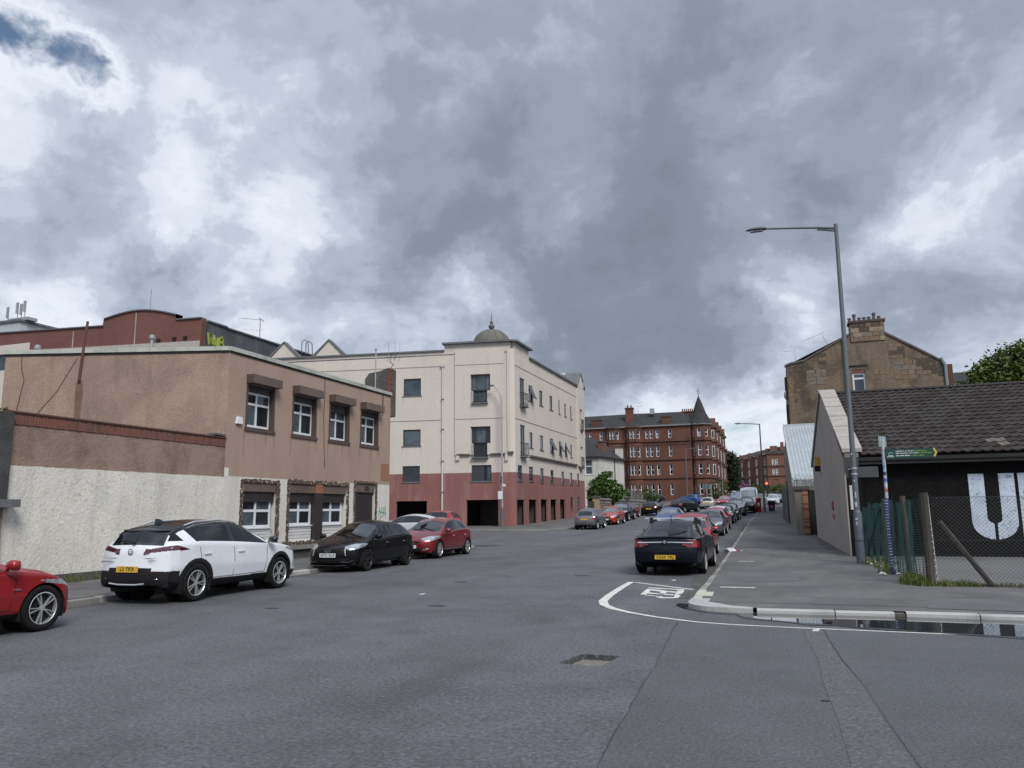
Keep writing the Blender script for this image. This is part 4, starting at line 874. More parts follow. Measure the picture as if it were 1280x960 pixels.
for k, (a, b, c, d) in enumerate(sh):
    tall = d - c > 1.6
    ins = 0.055
    if tall:
        window(PS, a, b, c, d, E, M['upvc_grey'], M['pane_dark'], inset=ins, fw_=0.09, mull=(0.5,) if b - a > 1 else (), name='balcony_door')
        railing(PS, a - 0.04, b + 0.04, c, c + 1.05, 0.30, 8, E)
        continue
    w = window(PS, a, b, c, d, E, M['upvc_grey'], M['pane_dark'], inset=ins, fw_=0.08, sill=0.06, sillm=M['cornice'], panes=[M['pane_dark'] if k % 3 else M['pane_grey']])
    if k in (0, 10, 11, 12):          # top-hung sashes pushed open
        mb = MB(); h = d - c - 0.1; o_ = 0.42
        top = [PS(a + 0.05, d - 0.05, -0.05), PS(b - 0.05, d - 0.05, -0.05)]; bot = [PS(b - 0.05, c + 0.16, o_), PS(a + 0.05, c + 0.16, o_)]
        mb.prism(top + bot, PS.n * -0.04); sa = mb.build('open_sash', M['upvc_grey'], w)
        ctr = sum((Vector(p) for p in top + bot), Vector()) / 4
        mb = MB(); mb.quad(*[ctr + (Vector(p) - ctr) * 0.84 + PS.n * 0.004 + Vector((0, 0, 0.002)) for p in top + bot]); mb.build('pane', M['pane_dark'], w)
M['cream_stain'] = mat('cream_stain', (0.44, 0.39, 0.345), rough=0.92, blotch=(0.52, 0.465, 0.41), bs=2, ba=0.8, fine=0.06, fs=8)
for pl, rs in ((PE, eh[:3] + [eh[7]]), (PS, [r for r in sh if r[3] - r[2] < 1.6])):
    for a, b, c, d in rs:
        if c < 4.7 and rnd.random() < 0.5: continue
        for u in (a - 0.04, b + 0.04): streak(pl, u, min(c - 0.09, 99), rnd.uniform(.025, .06), min(rnd.uniform(.35, 1.0), max(.1, c - 4.75) if c > 4.7 else .3), E, M['cream_stain'] if c > 4.7 else M['red_render'], 0.005)
# downpipes
mb = MB(); mb.tube([PE(5.43, 0.4, 0.08), PE(5.43, 13.1, 0.08)], 0.075, 8); mb.build('downpipe', M['white_pipe'], E)
mb = MB(); PE.box(mb, 5.28, 5.58, 13.08, 13.35, 0.0, 0.2); mb.build('hopper', M['white_pipe'], E)
for z in (3.1, 5.5, 8.0, 10.4): 
    mb = MB(); PE.box(mb, 5.33, 5.53, z, z + 0.1, 0.0, 0.17); mb.build('pipe_bracket', M['cornice'], E)
for k, u in enumerate((9.95, 9.4, 9.0)):
    mb = MB(); mb.tube([PE(u, 13.9, 0.16), PE(u, 15.3, 0.16)], 0.018, 4); mb.build('aerial_rod', M['galv'], E)
mb = MB(); mb.tube([PE(9.75, 14.3, 0.02), PE(9.85, 13.7, 0.02), PE(9.55, 13.45, 0.02), PE(9.8, 13.2, 0.02)], 0.02, 4); mb.tube([PE(9.35, 14.3, 0.02), PE(9.5, 13.9, 0.02)], 0.02, 4); mb.build('cable', M['black_and_shade'], E)
mb = MB(); mb.tube([(-20.2, 74.0, 14.1), (-20.2, 74.0, 17.3)], 0.03, 5); mb.lathe([(0.02, 14.6), (0.35, 14.75), (0.4, 14.9), (0.36, 15.1), (0.02, 15.2)], -20.4, 73.5, 10); mb.build('satellite_mast', M['galv'], E)
mb = MB(); PS.box(mb, 21.2, 21.45, 14.2, 14.9, 0.1, 0.25); mb.build('bracket_end', M['galv'], E)

# ------------------------------------------------------------------ white house with hipped slate roof
M['house_white'] = mat('white_harling', (0.56, 0.545, 0.50), rough=0.95, blotch=(0.42, 0.40, 0.36), bs=0.5, ba=0.6, fine=0.08, fs=6, streak=0.35, streak_col=(0.26, 0.22, 0.19))
M['slate'] = mat('slate_roof', (0.034, 0.034, 0.036), rough=0.85, spec=0.25, blotch=(0.050, 0.048, 0.045), bs=1.0, ba=0.7, fine=0.25, fs=6, bump=0.4, bump_s=8)
Fh = thing('white_house', 'white harled house with a hipped slate roof behind the leafy bush', 'house', (-22.1, 96, 0))
F1 = Plane((-30, 96), (-22.1, 96)); F2 = Plane((-22.1, 96), (-20.7, 104.7))
mb = wall_mesh(F1, 0, 7.9, 1, 8.35, [(6.05, 7.0, 6.05, 7.95), (6.1, 7.05, 2.2, 4.1)], 0.2); m2 = wall_mesh(F2, 0, F2.len, 1, 8.35, [], 0.2)
mb.add(m2.v, m2.f); mb.build('wall', M['house_white'], Fh)
for z0, z1 in ((6.05, 7.95), (2.2, 4.1)): window(F1, 6.05 if z0 > 5 else 6.1, 7.0 if z0 > 5 else 7.05, z0, z1, Fh, M['upvc'], M['pane_grey'], inset=0.1, fw_=0.1, trans=(0.55,), sill=0.1, sillm=M['house_white'])
mb = MB(); e = 0.35
a, b, c_2 = Vector((-30, 95.7, 8.3)), Vector((-21.9, 95.7, 8.3)), Vector((-20.35, 104.9, 8.3)); rg0, rg1, rg2 = Vector((-30, 100.5, 11.2)), Vector((-24.6, 100.2, 11.2)), Vector((-24.2, 104.9, 11.2))
mb.quad(a, b, rg1, rg0); mb.quad(b, c_2, rg2, rg1); mb.quad(c_2, Vector((-24.2, 112, 8.3)), rg2)
rf = mb.build('roof', M['slate'], Fh)
mb = MB(); mb.tube([a + Vector((0, -0.05, -0.05)), b + Vector((0.05, -0.05, -0.05)), c_2 + Vector((0.05, 0, -0.05))], 0.08, 6); mb.build('gutter', M['black_and_shade'], Fh)
for x, y, z0, z1 in ((-22.6, 100.0, 9.0, 10.4), (-21.2, 104.2, 8.0, 9.9)):
    mb = MB(); mb.box(x - 0.45, x + 0.45, y - 0.5, y + 0.5, z0, z1); ch = mb.build('chimney', M['house_white'] if y > 102 else M['brick_dark'], rf)
    mb = MB(); mb.box(x - 0.55, x + 0.55, y - 0.6, y + 0.6, z1, z1 + 0.15)
    mb.build('chimney_cap', M['plinth'], rf)
mb = MB(); mb.tube([F2(5.2, 1.5, 0.06), F2(5.2, 8.2, 0.06)], 0.06, 6); mb.build('downpipe', M['black_and_shade'], Fh)

# ------------------------------------------------------------------ rubble wall with coping, pier and gate
M['rubble'] = mat('rubble_mortar', (0.17, 0.16, 0.145), rough=0.95, fine=0.2, fs=8)
SW = thing('rubble_wall', 'rubble stone garden wall with pale coping behind the parked cars', 'wall', (-19.3, 82.5, 0))
PW = Plane((-19.3, 82.3), (-19.3, 113.5))
mb = MB(); PW.box(mb, 0.8, 31.2, 0.3, 2.72, -0.4, -0.03); mb.build('wall', M['rubble'], SW)
stm = [mat('rubble_a', (0.20, 0.18, 0.16), rough=0.95, fine=0.2, fs=8), mat('rubble_b', (0.13, 0.115, 0.105), rough=0.95, fine=0.2, fs=8), mat('rubble_c', (0.27, 0.25, 0.225), rough=0.95, fine=0.2, fs=8), mat('rubble_d', (0.18, 0.13, 0.11), rough=0.95, fine=0.2, fs=8)]
mbs = [MB() for _ in stm]; z = 0.75
while z < 2.65:
    h = rnd.uniform(0.18, 0.3); u = 0.85
    while u < 31:
        w = rnd.uniform(0.3, 0.95); k = rnd.randrange(4)
        PW.box(mbs[k], u, min(31.1, u + w - 0.05), z, min(2.7, z + h - 0.04), -0.05, rnd.uniform(0.0, 0.06)); u += w
    z += h
for q, m in zip(mbs, stm): tag(q.build('rubble_stones', m, SW), kind='stuff')
mb = MB(); PW.box(mb, 0.8, 31.2, 2.722, 2.95, -0.5, 0.10); mb.build('coping', M['kerb_worn'], SW)
mb = MB(); PW.box(mb, 0.0, 0.78, 0.3, 2.95, -0.5, 0.08); mb.build('pier', mat('sand_pier', (0.36, 0.245, 0.15), rough=0.9, fine=0.1, fs=6), SW)
mb = MB(); PW.box(mb, -0.1, 0.88, 2.952, 3.15, -0.6, 0.18); mb.build('pier_cap', M['plinth'], SW)
gt = thing('garden_gate', 'dark solid garden gate beside the sandy wall pier', 'gate', (-19.6, 80.5, 0.9))
for k in range(9):
    mb = MB(); PW.box(mb, -2.9 + k * 0.31, -2.9 + k * 0.31 + 0.29, 0.9, 2.55, -0.35, -0.29 + 0.01 * (k % 2)); mb.build('board', M['dark_shutter'], gt)
hg = thing('rail_screen', 'weathered timber screen along the top of the rubble wall', 'fence', (-19.6, 89, 2.95))
for k in range(40):
    u = 6.6 + k * 0.6; mb = MB(); PW.box(mb, u, u + rnd.uniform(0.32, 0.54), 2.96, rnd.uniform(3.7, 4.35), -0.35, -0.28); mb.build('board', rnd.choice([M['plinth'], M['rubble'], M['dirt']]), hg)

# ------------------------------------------------------------------ red sandstone tenement with the pointed turret
SAND = (0.125, 0.052, 0.034)
M['sandstone'] = mat('red_sandstone', SAND, rough=0.9, blotch=(0.075, 0.035, 0.024), bs=0.25, ba=0.8, fine=0.2, fs=3.0, streak=0.35, streak_col=(0.07, 0.038, 0.028), specks=(0.9, 0.4, (0.165, 0.068, 0.042)), bump=0.3, bump_s=4)
M['sandstone_dark'] = mat('sooty_sandstone', (0.10, 0.050, 0.034), rough=0.9, blotch=(0.05, 0.03, 0.024), bs=0.5, ba=0.7, fine=0.2, fs=3)
M['lead'] = mat('gutter_lead', (0.20, 0.20, 0.205), rough=0.7, fine=0.1, fs=4)
G = thing('turret_tenement', 'red sandstone tenement with a pointed slate turret at its corner', 'building', (-25, 146.7, 3))
PG = Plane((-60, 146.7), (-16.3, 146.7))
gx = lambda px: -36.62 + (px - 60) * 0.02528 + 60
rows = [(14.85, 16.45), (11.35, 13.4), (7.95, 9.95), (4.2, 6.3)]
win1 = [(62, 82), (97, 120), (180, 206), (530, 553), (562, 587), (607, 632), (700, 725)]
gh = []
for r, (z0, z1) in enumerate(rows):
    for k, (a, b) in enumerate(win1):
        if r > 0 and k < 3: continue
        gh.append((gx(a), gx(b), z0, z1))
mb = wall_mesh(PG, 0, 43.7, 2.5, 17.05, gh, 0.3); mb.build('wall', M['sandstone'], G)
def sash(pl, a, b, z0, z1, par):
    return window(pl, a, b, z0, z1, par, M['upvc'], M['pane_dark'], inset=0.2, fw_=0.12, trans=(0.5,), panes=[rnd.choice([M['pane_dark'], M['pane_blue'], M['pane_dark'], M['pane_curtain']]), M['pane_dark']])
for h in gh: sash(PG, *h, G)
def bay(xa, xb, depth, z0, z1, rows_, par, frac=0.3):
    """canted bay: three faces carrying sash windows"""
    fl = Plane((xa - 60, 146.7), (xa - 60 + (xb - xa) * frac, 146.7 - depth)); fc = Plane((xa - 60 + (xb - xa) * frac, 146.7 - depth), (xb - 60 - (xb - xa) * frac, 146.7 - depth)); fr = Plane((xb - 60 - (xb - xa) * frac, 146.7 - depth), (xb - 60, 146.7))
    mb = MB()
    for pl, pairs in ((fl, ((0.28, 0.75),)), (fc, ((0.08, 0.47), (0.55, 0.94))), (fr, ((0.25, 0.72),))):
        hs = [(pl.len * a, pl.len * b, c, d) for a, b in pairs for c, d in rows_]
        m2 = wall_mesh(pl, 0, pl.len, z0, z1, hs, 0.25); mb.add(m2.v, m2.f)
        for h in hs: sash(pl, *h, par)
    mb.build('bay', M['sandstone'], par)
    for z in (17.05, 14.3, 10.85, 7.4):
        if z > z1 + 0.1: continue
        if z < z0: continue
        sc = MB(); sc.prism([(xa - 60 - 0.15, 146.6, z - 0.16), (xa - 60 + (xb - xa) * frac - 0.08, 146.7 - depth - 0.2, z - 0.16), (xb - 60 - (xb - xa) * frac + 0.08, 146.7 - depth - 0.2, z - 0.16), (xb - 60 + 0.15, 146.6, z - 0.16)], (0, 0, 0.3)); sc.build('bay_cornice', M['sandstone_dark'], par)
bay(gx(376), gx(506), 1.2, 2.5, 17.04, rows, G)
bay(gx(224), gx(346), 1.0, 9, 17.04, rows[:1], G)
mb = MB()
for z in (14.3, 10.85, 7.4): PG.box(mb, 0, 43.6, z - 0.15, z + 0.16, -0.05, 0.22)
PG.box(mb, 0, 43.6, 13.55, 13.68, -0.05, 0.08)
mb.build('string_course', M['sandstone_dark'], G)
mb = MB(); PG.box(mb, 0, 43.8, 17.055, 17.3, -0.5, 0.40); mb.build('eaves_gutter', M['lead'], G)
# street front running away up the street
PG2 = Plane((-13.25, 148.9), (-13.25, 182))
mb = wall_mesh(PG2, 0, 33, 2.5, 17.05, [], 0.2); mb.build('street_wall', M['sandstone'], G)
for k in range(4):
    y0 = 151.5 + k * 7.6
    mb = MB(); mb.prism([(-13.3, y0, 2.5), (-12.3, y0 + 1.0, 2.5), (-12.3, y0 + 2.8, 2.5), (-13.3, y0 + 3.8, 2.5)], (0, 0, 14.6)); mb.build('street_bay', M['sandstone'], G)
    for z0, z1 in rows:
        pl = Plane((-13.3, y0), (-12.3, y0 + 1.0)); mb = MB(); pl.box(mb, 0.4, 1.05, z0, z1, -0.1, 0.03); w = mb.build('window', M['upvc'], G); mb = MB(); pl.box(mb, 0.5, 0.95, z0 + 0.1, z1 - 0.1, -0.1, 0.04); mb.build('pane', M['pane_dark'], w)
    for z in (14.3, 10.85, 7.4, 17.1): mb = MB(); mb.prism([(-13.3, y0 - 0.2, z - 0.16), (-12.0, y0 + 0.9, z - 0.16), (-12.0, y0 + 2.9, z - 0.16), (-13.3, y0 + 4.0, z - 0.16)], (0, 0, 0.35)); mb.build('bay_cornice', M['sandstone_dark'], G)
    mb = MB(); mb.prism([(-13.6, y0 + 1.0, 17.4), (-13.6, y0 + 2.8, 17.4), (-13.6, y0 + 1.9, 18.9)], (1.3, 0, 0)); mb.build('dormer_gable', M['sandstone'], G)
# turret
tc_ = Vector((-14.75, 148.3)); tr = 2.05
ang = [R(157.5 + 45 * k) for k in range(8)]
tp = [(tc_.x + tr * math.cos(a), tc_.y + tr * math.sin(a)) for a in ang]
mb = MB(); th = MB()
for k in range(8):
    pl = Plane(tp[k], tp[(k + 1) % 8]); L = pl.len
    vis = k in (0, 1, 2, 3)
    hs = []
    if vis:
        for z0, z1 in rows: hs += [(L * 0.12, L * 0.47, z0, z1), (L * 0.55, L * 0.9, z0, z1)] if k == 1 else [(L * 0.28, L * 0.75, z0, z1)]
    m2 = wall_mesh(pl, 0, L, 2.5, 17.05, hs, 0.2); mb.add(m2.v, m2.f)
    for h in hs: sash(pl, *h, G)
    for z in (14.3, 10.85, 7.4): pl.box(th, -0.1, L + 0.1, z - 0.16, z + 0.17, -0.2, 0.24)
mb.build('turret', M['sandstone'], G); th.build('turret_course', M['sandstone_dark'], G)
mb = MB(); mb.lathe([(tr + 0.35, 17.06), (tr + 0.40, 17.3), (tr + 0.1, 17.34), (0.001, 17.35)], tc_.x, tc_.y, 8, a0=R(22.5), a1=R(382.5)); mb.build('turret_eaves', M['lead'], G)
mb = MB(); mb.lathe([(tr + 0.3, 17.32), (tr * 0.62, 19.3), (tr * 0.3, 21.2), (0.08, 22.6), (0.001, 22.65)], tc_.x, tc_.y, 16); mb.build('turret_roof', M['slate'], G)
mb = MB(); mb.tube([(tc_.x, tc_.y, 22.5), (tc_.x, tc_.y, 24.2)], 0.06, 5); mb.tube([(tc_.x - 0.35, tc_.y, 23.6), (tc_.x + 0.35, tc_.y, 23.6)], 0.05, 5); mb.lathe([(0.001, 23.0), (0.16, 23.15), (0.001, 23.3)], tc_.x, tc_.y, 8); mb.build('finial', M['cornice'], G)
# slate roof with chimneys and dormers
mb = MB(); xl, xr = -60, -16.4
mb.quad((xl, 146.4, 17.32), (-13.6, 146.4, 17.32), (-18.5, 151.5, 20.2), (-28.0, 151.5, 20.25), (xl, 151.5, 19.9))
mb.quad((-13.6, 146.4, 17.32), (-13.0, 182, 17.32), (-18, 182, 20.2), (-18.5, 151.5, 20.2))
mb.quad((xl, 151.5, 19.9), (-28.0, 151.5, 20.25), (-18.5, 151.5, 20.2), (-18.5, 182, 20.2), (xl, 182, 19))
rf = mb.build('roof', M['slate'], G)
for x0, x1, y0, z0, z1 in ((-28.7, -27.3, 148.2, 17.8, 20.9), (-35.2, -33.4, 146.8, 17.3, 18.75), (-21.6, -20.0, 146.8, 17.3, 18.8), (-19.0, -15.9, 156, 19.5, 20.6)):
    mb = MB(); mb.box(x0, x1, y0, y0 + 1.2, z0, z1); mb.box(x0 - 0.12, x1 + 0.12, y0 - 0.12, y0 + 1.32, z1, z1 + 0.2); mb.build('chimney', M['sandstone_dark'] if z1 < 19 else M['sandstone'], rf)
    if z1 > 20:
        mb = MB(); n = 2 if x1 - x0 < 2 else 8
        for k in range(n): mb.lathe([(0.14, z1 + 0.2), (0.12, z1 + 0.75), (0.001, z1 + 0.75)], x0 + (x1 - x0) * (k + 0.5) / n, y0 + 0.6, 8)
        mb.build('chimney_pots', M['sandstone_dark'], rf)
mb = MB(); mb.tube([(-26.5, 150, 19.5), (-26.5, 150, 21.6)], 0.04, 4); mb.tube([(-27.4, 150, 21.5), (-25.6, 150, 21.45)], 0.035, 4); mb.build('aerial', M['galv'], rf)
mb = MB(); mb.box(-24.2, -23.4, 149.5, 150.3, 19.8, 20.9); mb.build('roof_tank', M['galv'], rf)

# ------------------------------------------------------------------ far tenement row up the hill
I = thing('far_tenement', 'distant red sandstone tenement row with bay windows closing the street', 'building', (-6, 300, 8))
M['sand_far'] = mat('far_sandstone', (0.165, 0.074, 0.052), rough=0.9, blotch=(0.12, 0.058, 0.044), bs=0.15, ba=0.6, fine=0.12, fs=1.5, streak=0.2)
PI1 = Plane((-6.3, 300), (6, 300)); PI2 = Plane((-24, 352), (-6.3, 300))
hs = [(1.6 + k * 1.15, 2.4 + k * 1.15, z0, z1) for k in (0, 1) for z0, z1 in ((16.6, 19.2), (13.1, 15.6))] + [(1.5, 3.6, 9.6, 11.9)]
mb = wall_mesh(PI1, 0, 12, 5, 21, hs, 0.3)
hs2 = []
for k in range(11):
    for z0, z1 in ((17.3, 19.4), (13.9, 16.1), (10.4, 12.6)): hs2.append((1.8 + k * 4.9, 3.2 + k * 4.9, z0, z1))
m2 = wall_mesh(PI2, 0, PI2.len, 5, 21, hs2, 0.3); mb.add(m2.v, m2.f); mb.build('wall', M['sand_far'], I)
for h in hs: window(PI1, *h, I, M['upvc'], M['pane_dark'], inset=0.1, fw_=0.22, trans=(0.5,)) if h[2] > 10 else window(PI1, *h, I, M['sandstone_dark'], M['brick_dark'], inset=0.1, fw_=0.2)
for h in hs2: window(PI2, *h, I, M['upvc'], M['pane_dark'], inset=0.1, fw_=0.22, trans=(0.5,))
for k in range(5):
    u = 4.6 + k * 9.8; mb = MB(); mb.prism([PI2(u, 5), PI2(u + 1.2, 5, 1.3), PI2(u + 3.2, 5, 1.3), PI2(u + 4.4, 5)], (0, 0, 16.2)); mb.build('bay', M['sand_far'], I)
    mb = MB()
    for z0, z1 in ((17.3, 19.4), (13.9, 16.1), (10.4, 12.6)): PI2.box(mb, u + 1.4, u + 2.1, z0, z1, 1.2, 1.34); PI2.box(mb, u + 2.3, u + 3.0, z0, z1, 1.2, 1.34)
    w = mb.build('bay_window', M['upvc'], I)
    mb = MB()
    for z0, z1 in ((17.3, 19.4), (13.9, 16.1), (10.4, 12.6)): PI2.box(mb, u + 1.55, u + 1.95, z0 + 0.2, z1 - 0.2, 1.25, 1.36); PI2.box(mb, u + 2.45, u + 2.85, z0 + 0.2, z1 - 0.2, 1.25, 1.36)
    mb.build('pane', M['pane_dark'], w)
mb = MB()
for z in (20.9, 16.55, 13.0, 9.3): PI1.box(mb, 0, 12, z, z + 0.4, -0.05, 0.3); PI2.box(mb, 0, PI2.len, z, z + 0.4, -0.05, 0.3)
mb.build('string_course', M['sandstone_dark'], I)
mb = MB(); mb.quad((-6.8, 299.6, 21.3), (6, 299.6, 21.3), (6, 307, 24.2), (-3, 307, 24.2)); mb.quad((-24.5, 352, 21.3), (-6.8, 299.6, 21.3), (-3, 307, 24.2), (-19, 356, 24.2)); mb.build('roof', M['slate'], I)
for x, y, z, w in ((-3.9, 302, 23.6, 2.6), (-6.0, 304, 22.8, 1.8), (-9.5, 313, 22.6, 1.5), (-13, 323, 22.6, 1.8), (-0.9, 302, 24.9, 1.2), (-17, 335, 22.6, 1.8), (-20.5, 345, 23.5, 1.8)):
    mb = MB(); mb.box(x - w / 2, x + w / 2, y, y + 1.5, 19, z + 0.6); mb.build('chimney', M['sand_far'], I)

# ------------------------------------------------------------------ tenement gable on the right
M['gable_stone'] = mat('weathered_gable', (0.165, 0.126, 0.088), rough=0.95, blotch=(0.046, 0.037, 0.029), bs=0.35, ba=0.9, fine=0.18, fs=4, streak=0.75, streak_col=(0.07, 0.055, 0.042), specks=(0.8, 0.45, (0.25, 0.19, 0.13)), bump=0.4, bump_s=6)
J = thing('gable_tenement', 'weathered brown tenement gable end with a broad chimney stack and clay pots', 'building', (6, 66, 0))
PJ = Plane((0.55, 66), (11.85, 66)); Q = lambda x, z, d=0.0: PJ(x - 0.55, z, d)
mb = MB(); out = [(0.55, 0), (11.85, 0), (11.85, 12.5), (11.3, 12.95), (10.1, 13.75), (8.0, 15.15), (5.2, 15.2), (1.9, 13.35), (0.85, 13.2), (0.55, 13.1)]
holes_x = (5.40, 6.35)
mb.quad(*[Q(x, z) for x, z in [(0.55, 0), (11.85, 0), (11.85, 10.6), (0.55, 10.6)]])
mb.quad(*[Q(x, z) for x, z in [(0.55, 10.6), (5.40, 10.6), (5.40, 12.4), (0.55, 12.4)]]); mb.quad(*[Q(x, z) for x, z in [(6.35, 10.6), (11.85, 10.6), (11.85, 12.4), (6.35, 12.4)]])
mb.quad(*[Q(x, z) for x, z in [(0.55, 12.4), (11.85, 12.4)] + out[2:]])
mb.quad(Q(5.40, 10.6), Q(5.40, 10.6, -0.3), Q(5.40, 12.4, -0.3), Q(5.40, 12.4)); mb.quad(Q(6.35, 10.6), Q(6.35, 12.4), Q(6.35, 12.4, -0.3), Q(6.35, 10.6, -0.3)); mb.quad(Q(5.4, 12.4), Q(5.4, 12.4, -0.3), Q(6.35, 12.4, -0.3), Q(6.35, 12.4))
mb.quad((0.55, 66, 0), (0.55, 66, 13.1), (0.45, 95, 13.1), (0.45, 95, 0)); mb.quad((11.85, 66, 0), (11.85, 95, 0), (11.85, 95, 12.5), (11.85, 66, 12.5))
mb.build('gable_wall', M['gable_stone'], J)
window(PJ, 5.40 - 0.55, 6.35 - 0.55, 10.55, 12.15, J, M['upvc'], M['pane_blue'], inset=0.15, fw_=0.13, trans=(0.72,))
mb = MB(); PJ.box(mb, 4.6, 6.0, 12.72, 12.85, -0.05, 0.15); mb.build('lintel_hood', M['dark_trim'], J)
mb = MB(); PJ.box(mb, 4.86, 5.79, 12.16, 12.70, -0.28, -0.05); mb.build('brick_infill', M['brick_red'], J)
mb = MB(); PJ.box(mb, 4.95, 7.45, 14.6, 16.15, -1.2, 0.05); mb.build('chimney_stack', M['gable_stone'], J)
stn = [mat('stack_pale', (0.25, 0.20, 0.14), rough=0.95, fine=0.2, fs=5), mat('stack_dark', (0.075, 0.06, 0.048), rough=0.95, fine=0.2, fs=5), mat('stack_mid', (0.17, 0.12, 0.08), rough=0.95, fine=0.2, fs=5), mat('patch_grey', (0.175, 0.15, 0.12), rough=0.95, fine=0.2, fs=5, blotch=(0.125, 0.107, 0.087), bs=1, ba=0.6)]
z = 14.62
for r in range(4):
    u = 4.97 + (0.2 if r % 2 else 0)
    while u < 7.3:
        w = rnd.uniform(0.35, 0.75); e_ = min(7.43, u + w)
        mb = MB(); PJ.box(mb, u, e_ - 0.025, z + 0.01, z + 0.36, 0.0, 0.075 + rnd.uniform(0, 0.02)); mb.build('stone', rnd.choice(stn[:3] if r > 1 else [stn[0], stn[2], stn[2], stn[3]]), J); u = e_ if e_ < 7.43 else 9
    z += 0.375
mb = MB(); PJ.box(mb, 4.85, 7.55, 16.16, 16.34, -1.3, 0.15); mb.build('chimney_cap', stn[1], J)
for k in range(7):
    x = 5.55 + k * 0.36; h = 0.62 if k in (1, 5) else 0.32; mb = MB(); mb.lathe([(0.13, 16.34), (0.11, 16.34 + h * 0.6), (0.15, 16.34 + h * 0.75), (0.14, 16.34 + h), (0.06, 16.34 + h)], x, 66.4, 10); mb.build('chimney_pot', mat('clay_pot', (0.10, 0.085, 0.095), rough=0.8, fine=0.1) if k == 0 else bpy.data.materials['clay_pot'], J)
mb = MB(); PJ.box(mb, 8.65, 9.75, 13.3, 14.15, -9, -8); [mb.lathe([(0.12, 14.15), (0.1, 14.6), (0.001, 14.6)], 9.4 + k * 0.28, 74.6, 8) for k in range(4)]; mb.build('rear_chimney', stn[1], J)
# rebuilt stones and patches in the gable
for (x0, x1, z0, z1, m) in ((2.0, 3.5, 11.4, 12.6, 3), (3.0, 3.6, 13.0, 13.9, 1), (6.9, 7.9, 11.9, 12.3, 2), (8.4, 10.0, 11.4, 12.9, 3), (9.9, 11.4, 11.7, 13.0, 1), (7.2, 8.4, 10.3, 10.7, 1), (7.0, 7.6, 11.2, 11.35, 2), (7.7, 8.0, 11.25, 11.45, 2), (0.56, 1.0, 8, 11.9, 2), (11.3, 11.84, 10.0, 11.4, 2), (11.4, 11.83, 11.5, 12.5, 1), (8.1, 9.3, 13.1, 14.0, 1), (1.0, 2.2, 12.5, 13.2, 1)):
    n = max(1, round((z1 - z0) / 0.34)); 
    for r in range(n):
        u = x0; 
        while u < x1 - 0.05:
            e_ = min(x1, u + rnd.uniform(0.4, 0.8)); mb = MB(); PJ.box(mb, u - 0.55 + rnd.uniform(0, 0.08), e_ - 0.57, z0 + r * (z1 - z0) / n + 0.01, z0 + (r + 1) * (z1 - z0) / n - 0.01, -0.05, 0.012 + rnd.uniform(0, 0.012)); mb.build('stone', stn[m] if rnd.random() < 0.8 else stn[2], J); u = e_
mb = MB(); mb.tube([Q(4.9, 0, 0.1), Q(4.95, 15.0, 0.1)], 0.085, 6); mb.build('downpipe', M['black_and_shade'], J)
mb = MB(); mb.tube([Q(11.95, 0, 0.1), Q(11.95, 12.3, 0.1), Q(11.7, 12.9, 0.1)], 0.11, 6); mb.build('downpipe', mat('green_pipe', (0.18, 0.24, 0.24), rough=0.7, fine=0.1), J)
mb = MB()
sk = [(0.4, 13.1), (0.85, 13.28), (1.9, 13.45), (5.45, 15.35)]; sk2 = [(8.0, 15.25), (10.1, 13.85), (11.35, 13.0), (12.0, 12.5)]
for s in (sk, sk2):
    for (x0, z0), (x1, z1) in zip(s, s[1:]): mb.hexa([Q(x0, z0 - 0.12, 0.1), Q(x1, z1 - 0.12, 0.1), Q(x1, z1 - 0.12, -0.4), Q(x0, z0 - 0.12, -0.4), Q(x0, z0 + 0.04, 0.1), Q(x1, z1 + 0.04, 0.1), Q(x1, z1 + 0.04, -0.4), Q(x0, z0 + 0.04, -0.4)])
mb.build('skew', M['dark_trim'], J)
mb = MB(); mb.quad((0.5, 66.2, 13.1), (6.5, 66.2, 15.9), (6.5, 95, 15.9), (0.5, 95, 13.1)); mb.quad((6.5, 66.2, 15.9), (12, 66.2, 12.4), (12, 95, 12.4), (6.5, 95, 15.9)); mb.build('roof', M['slate'], J)
for k, z in enumerate((11.5, 9.2)):
    mb = MB(); mb.box(0.35, 0.56, 67.5, 68.6, z - 0.9, z + 0.9); w = mb.build('window', M['sandstone'], J); mb = MB(); mb.box(0.33, 0.40, 67.6, 68.5, z - 0.8, z + 0.8); mb.build('pane', M['pane_curtain'], w)
mb = MB(); mb.lathe([(0.02, 0), (0.25, 0.05), (0.38, 0.18)], 0, 0, 14); sd_ = mb
mb2 = MB(); mb2.add([(0.20 + v[2], 66.3 + v[0], 10.7 + v[1]) for v in sd_.v], sd_.f); mb2.tube([(0.5, 66.4, 10.4), (0.25, 66.3, 10.7)], 0.03, 5); mb2.build('satellite_dish', M['galv'], J)
ae = thing('tv_aerial', 'bent television aerial above the left slope of the brown gable', 'aerial', (2.6, 66.6, 13.8))
mb = MB(); mb.tube([(4.0, 66.6, 14.3), (3.45, 66.6, 15.5)], 0.03, 4); mb.tube([(1.9, 66.6, 15.1), (3.6, 66.6, 15.75)], 0.022, 4); mb.tube([(2.7, 66.6, 14.9), (3.1, 66.6, 15.0)], 0.02, 4); mb.build('boom', M['galv'], ae)
ae = thing('tv_aerial', 'small square television aerial at the far left of the brown gable', 'aerial', (1.2, 66.6, 13.3))
mb = MB(); mb.tube([(1.3, 66.6, 13.2), (1.3, 66.6, 14.4), (0.4, 66.6, 14.4)], 0.025, 4); mb.build('boom', M['galv'], ae)
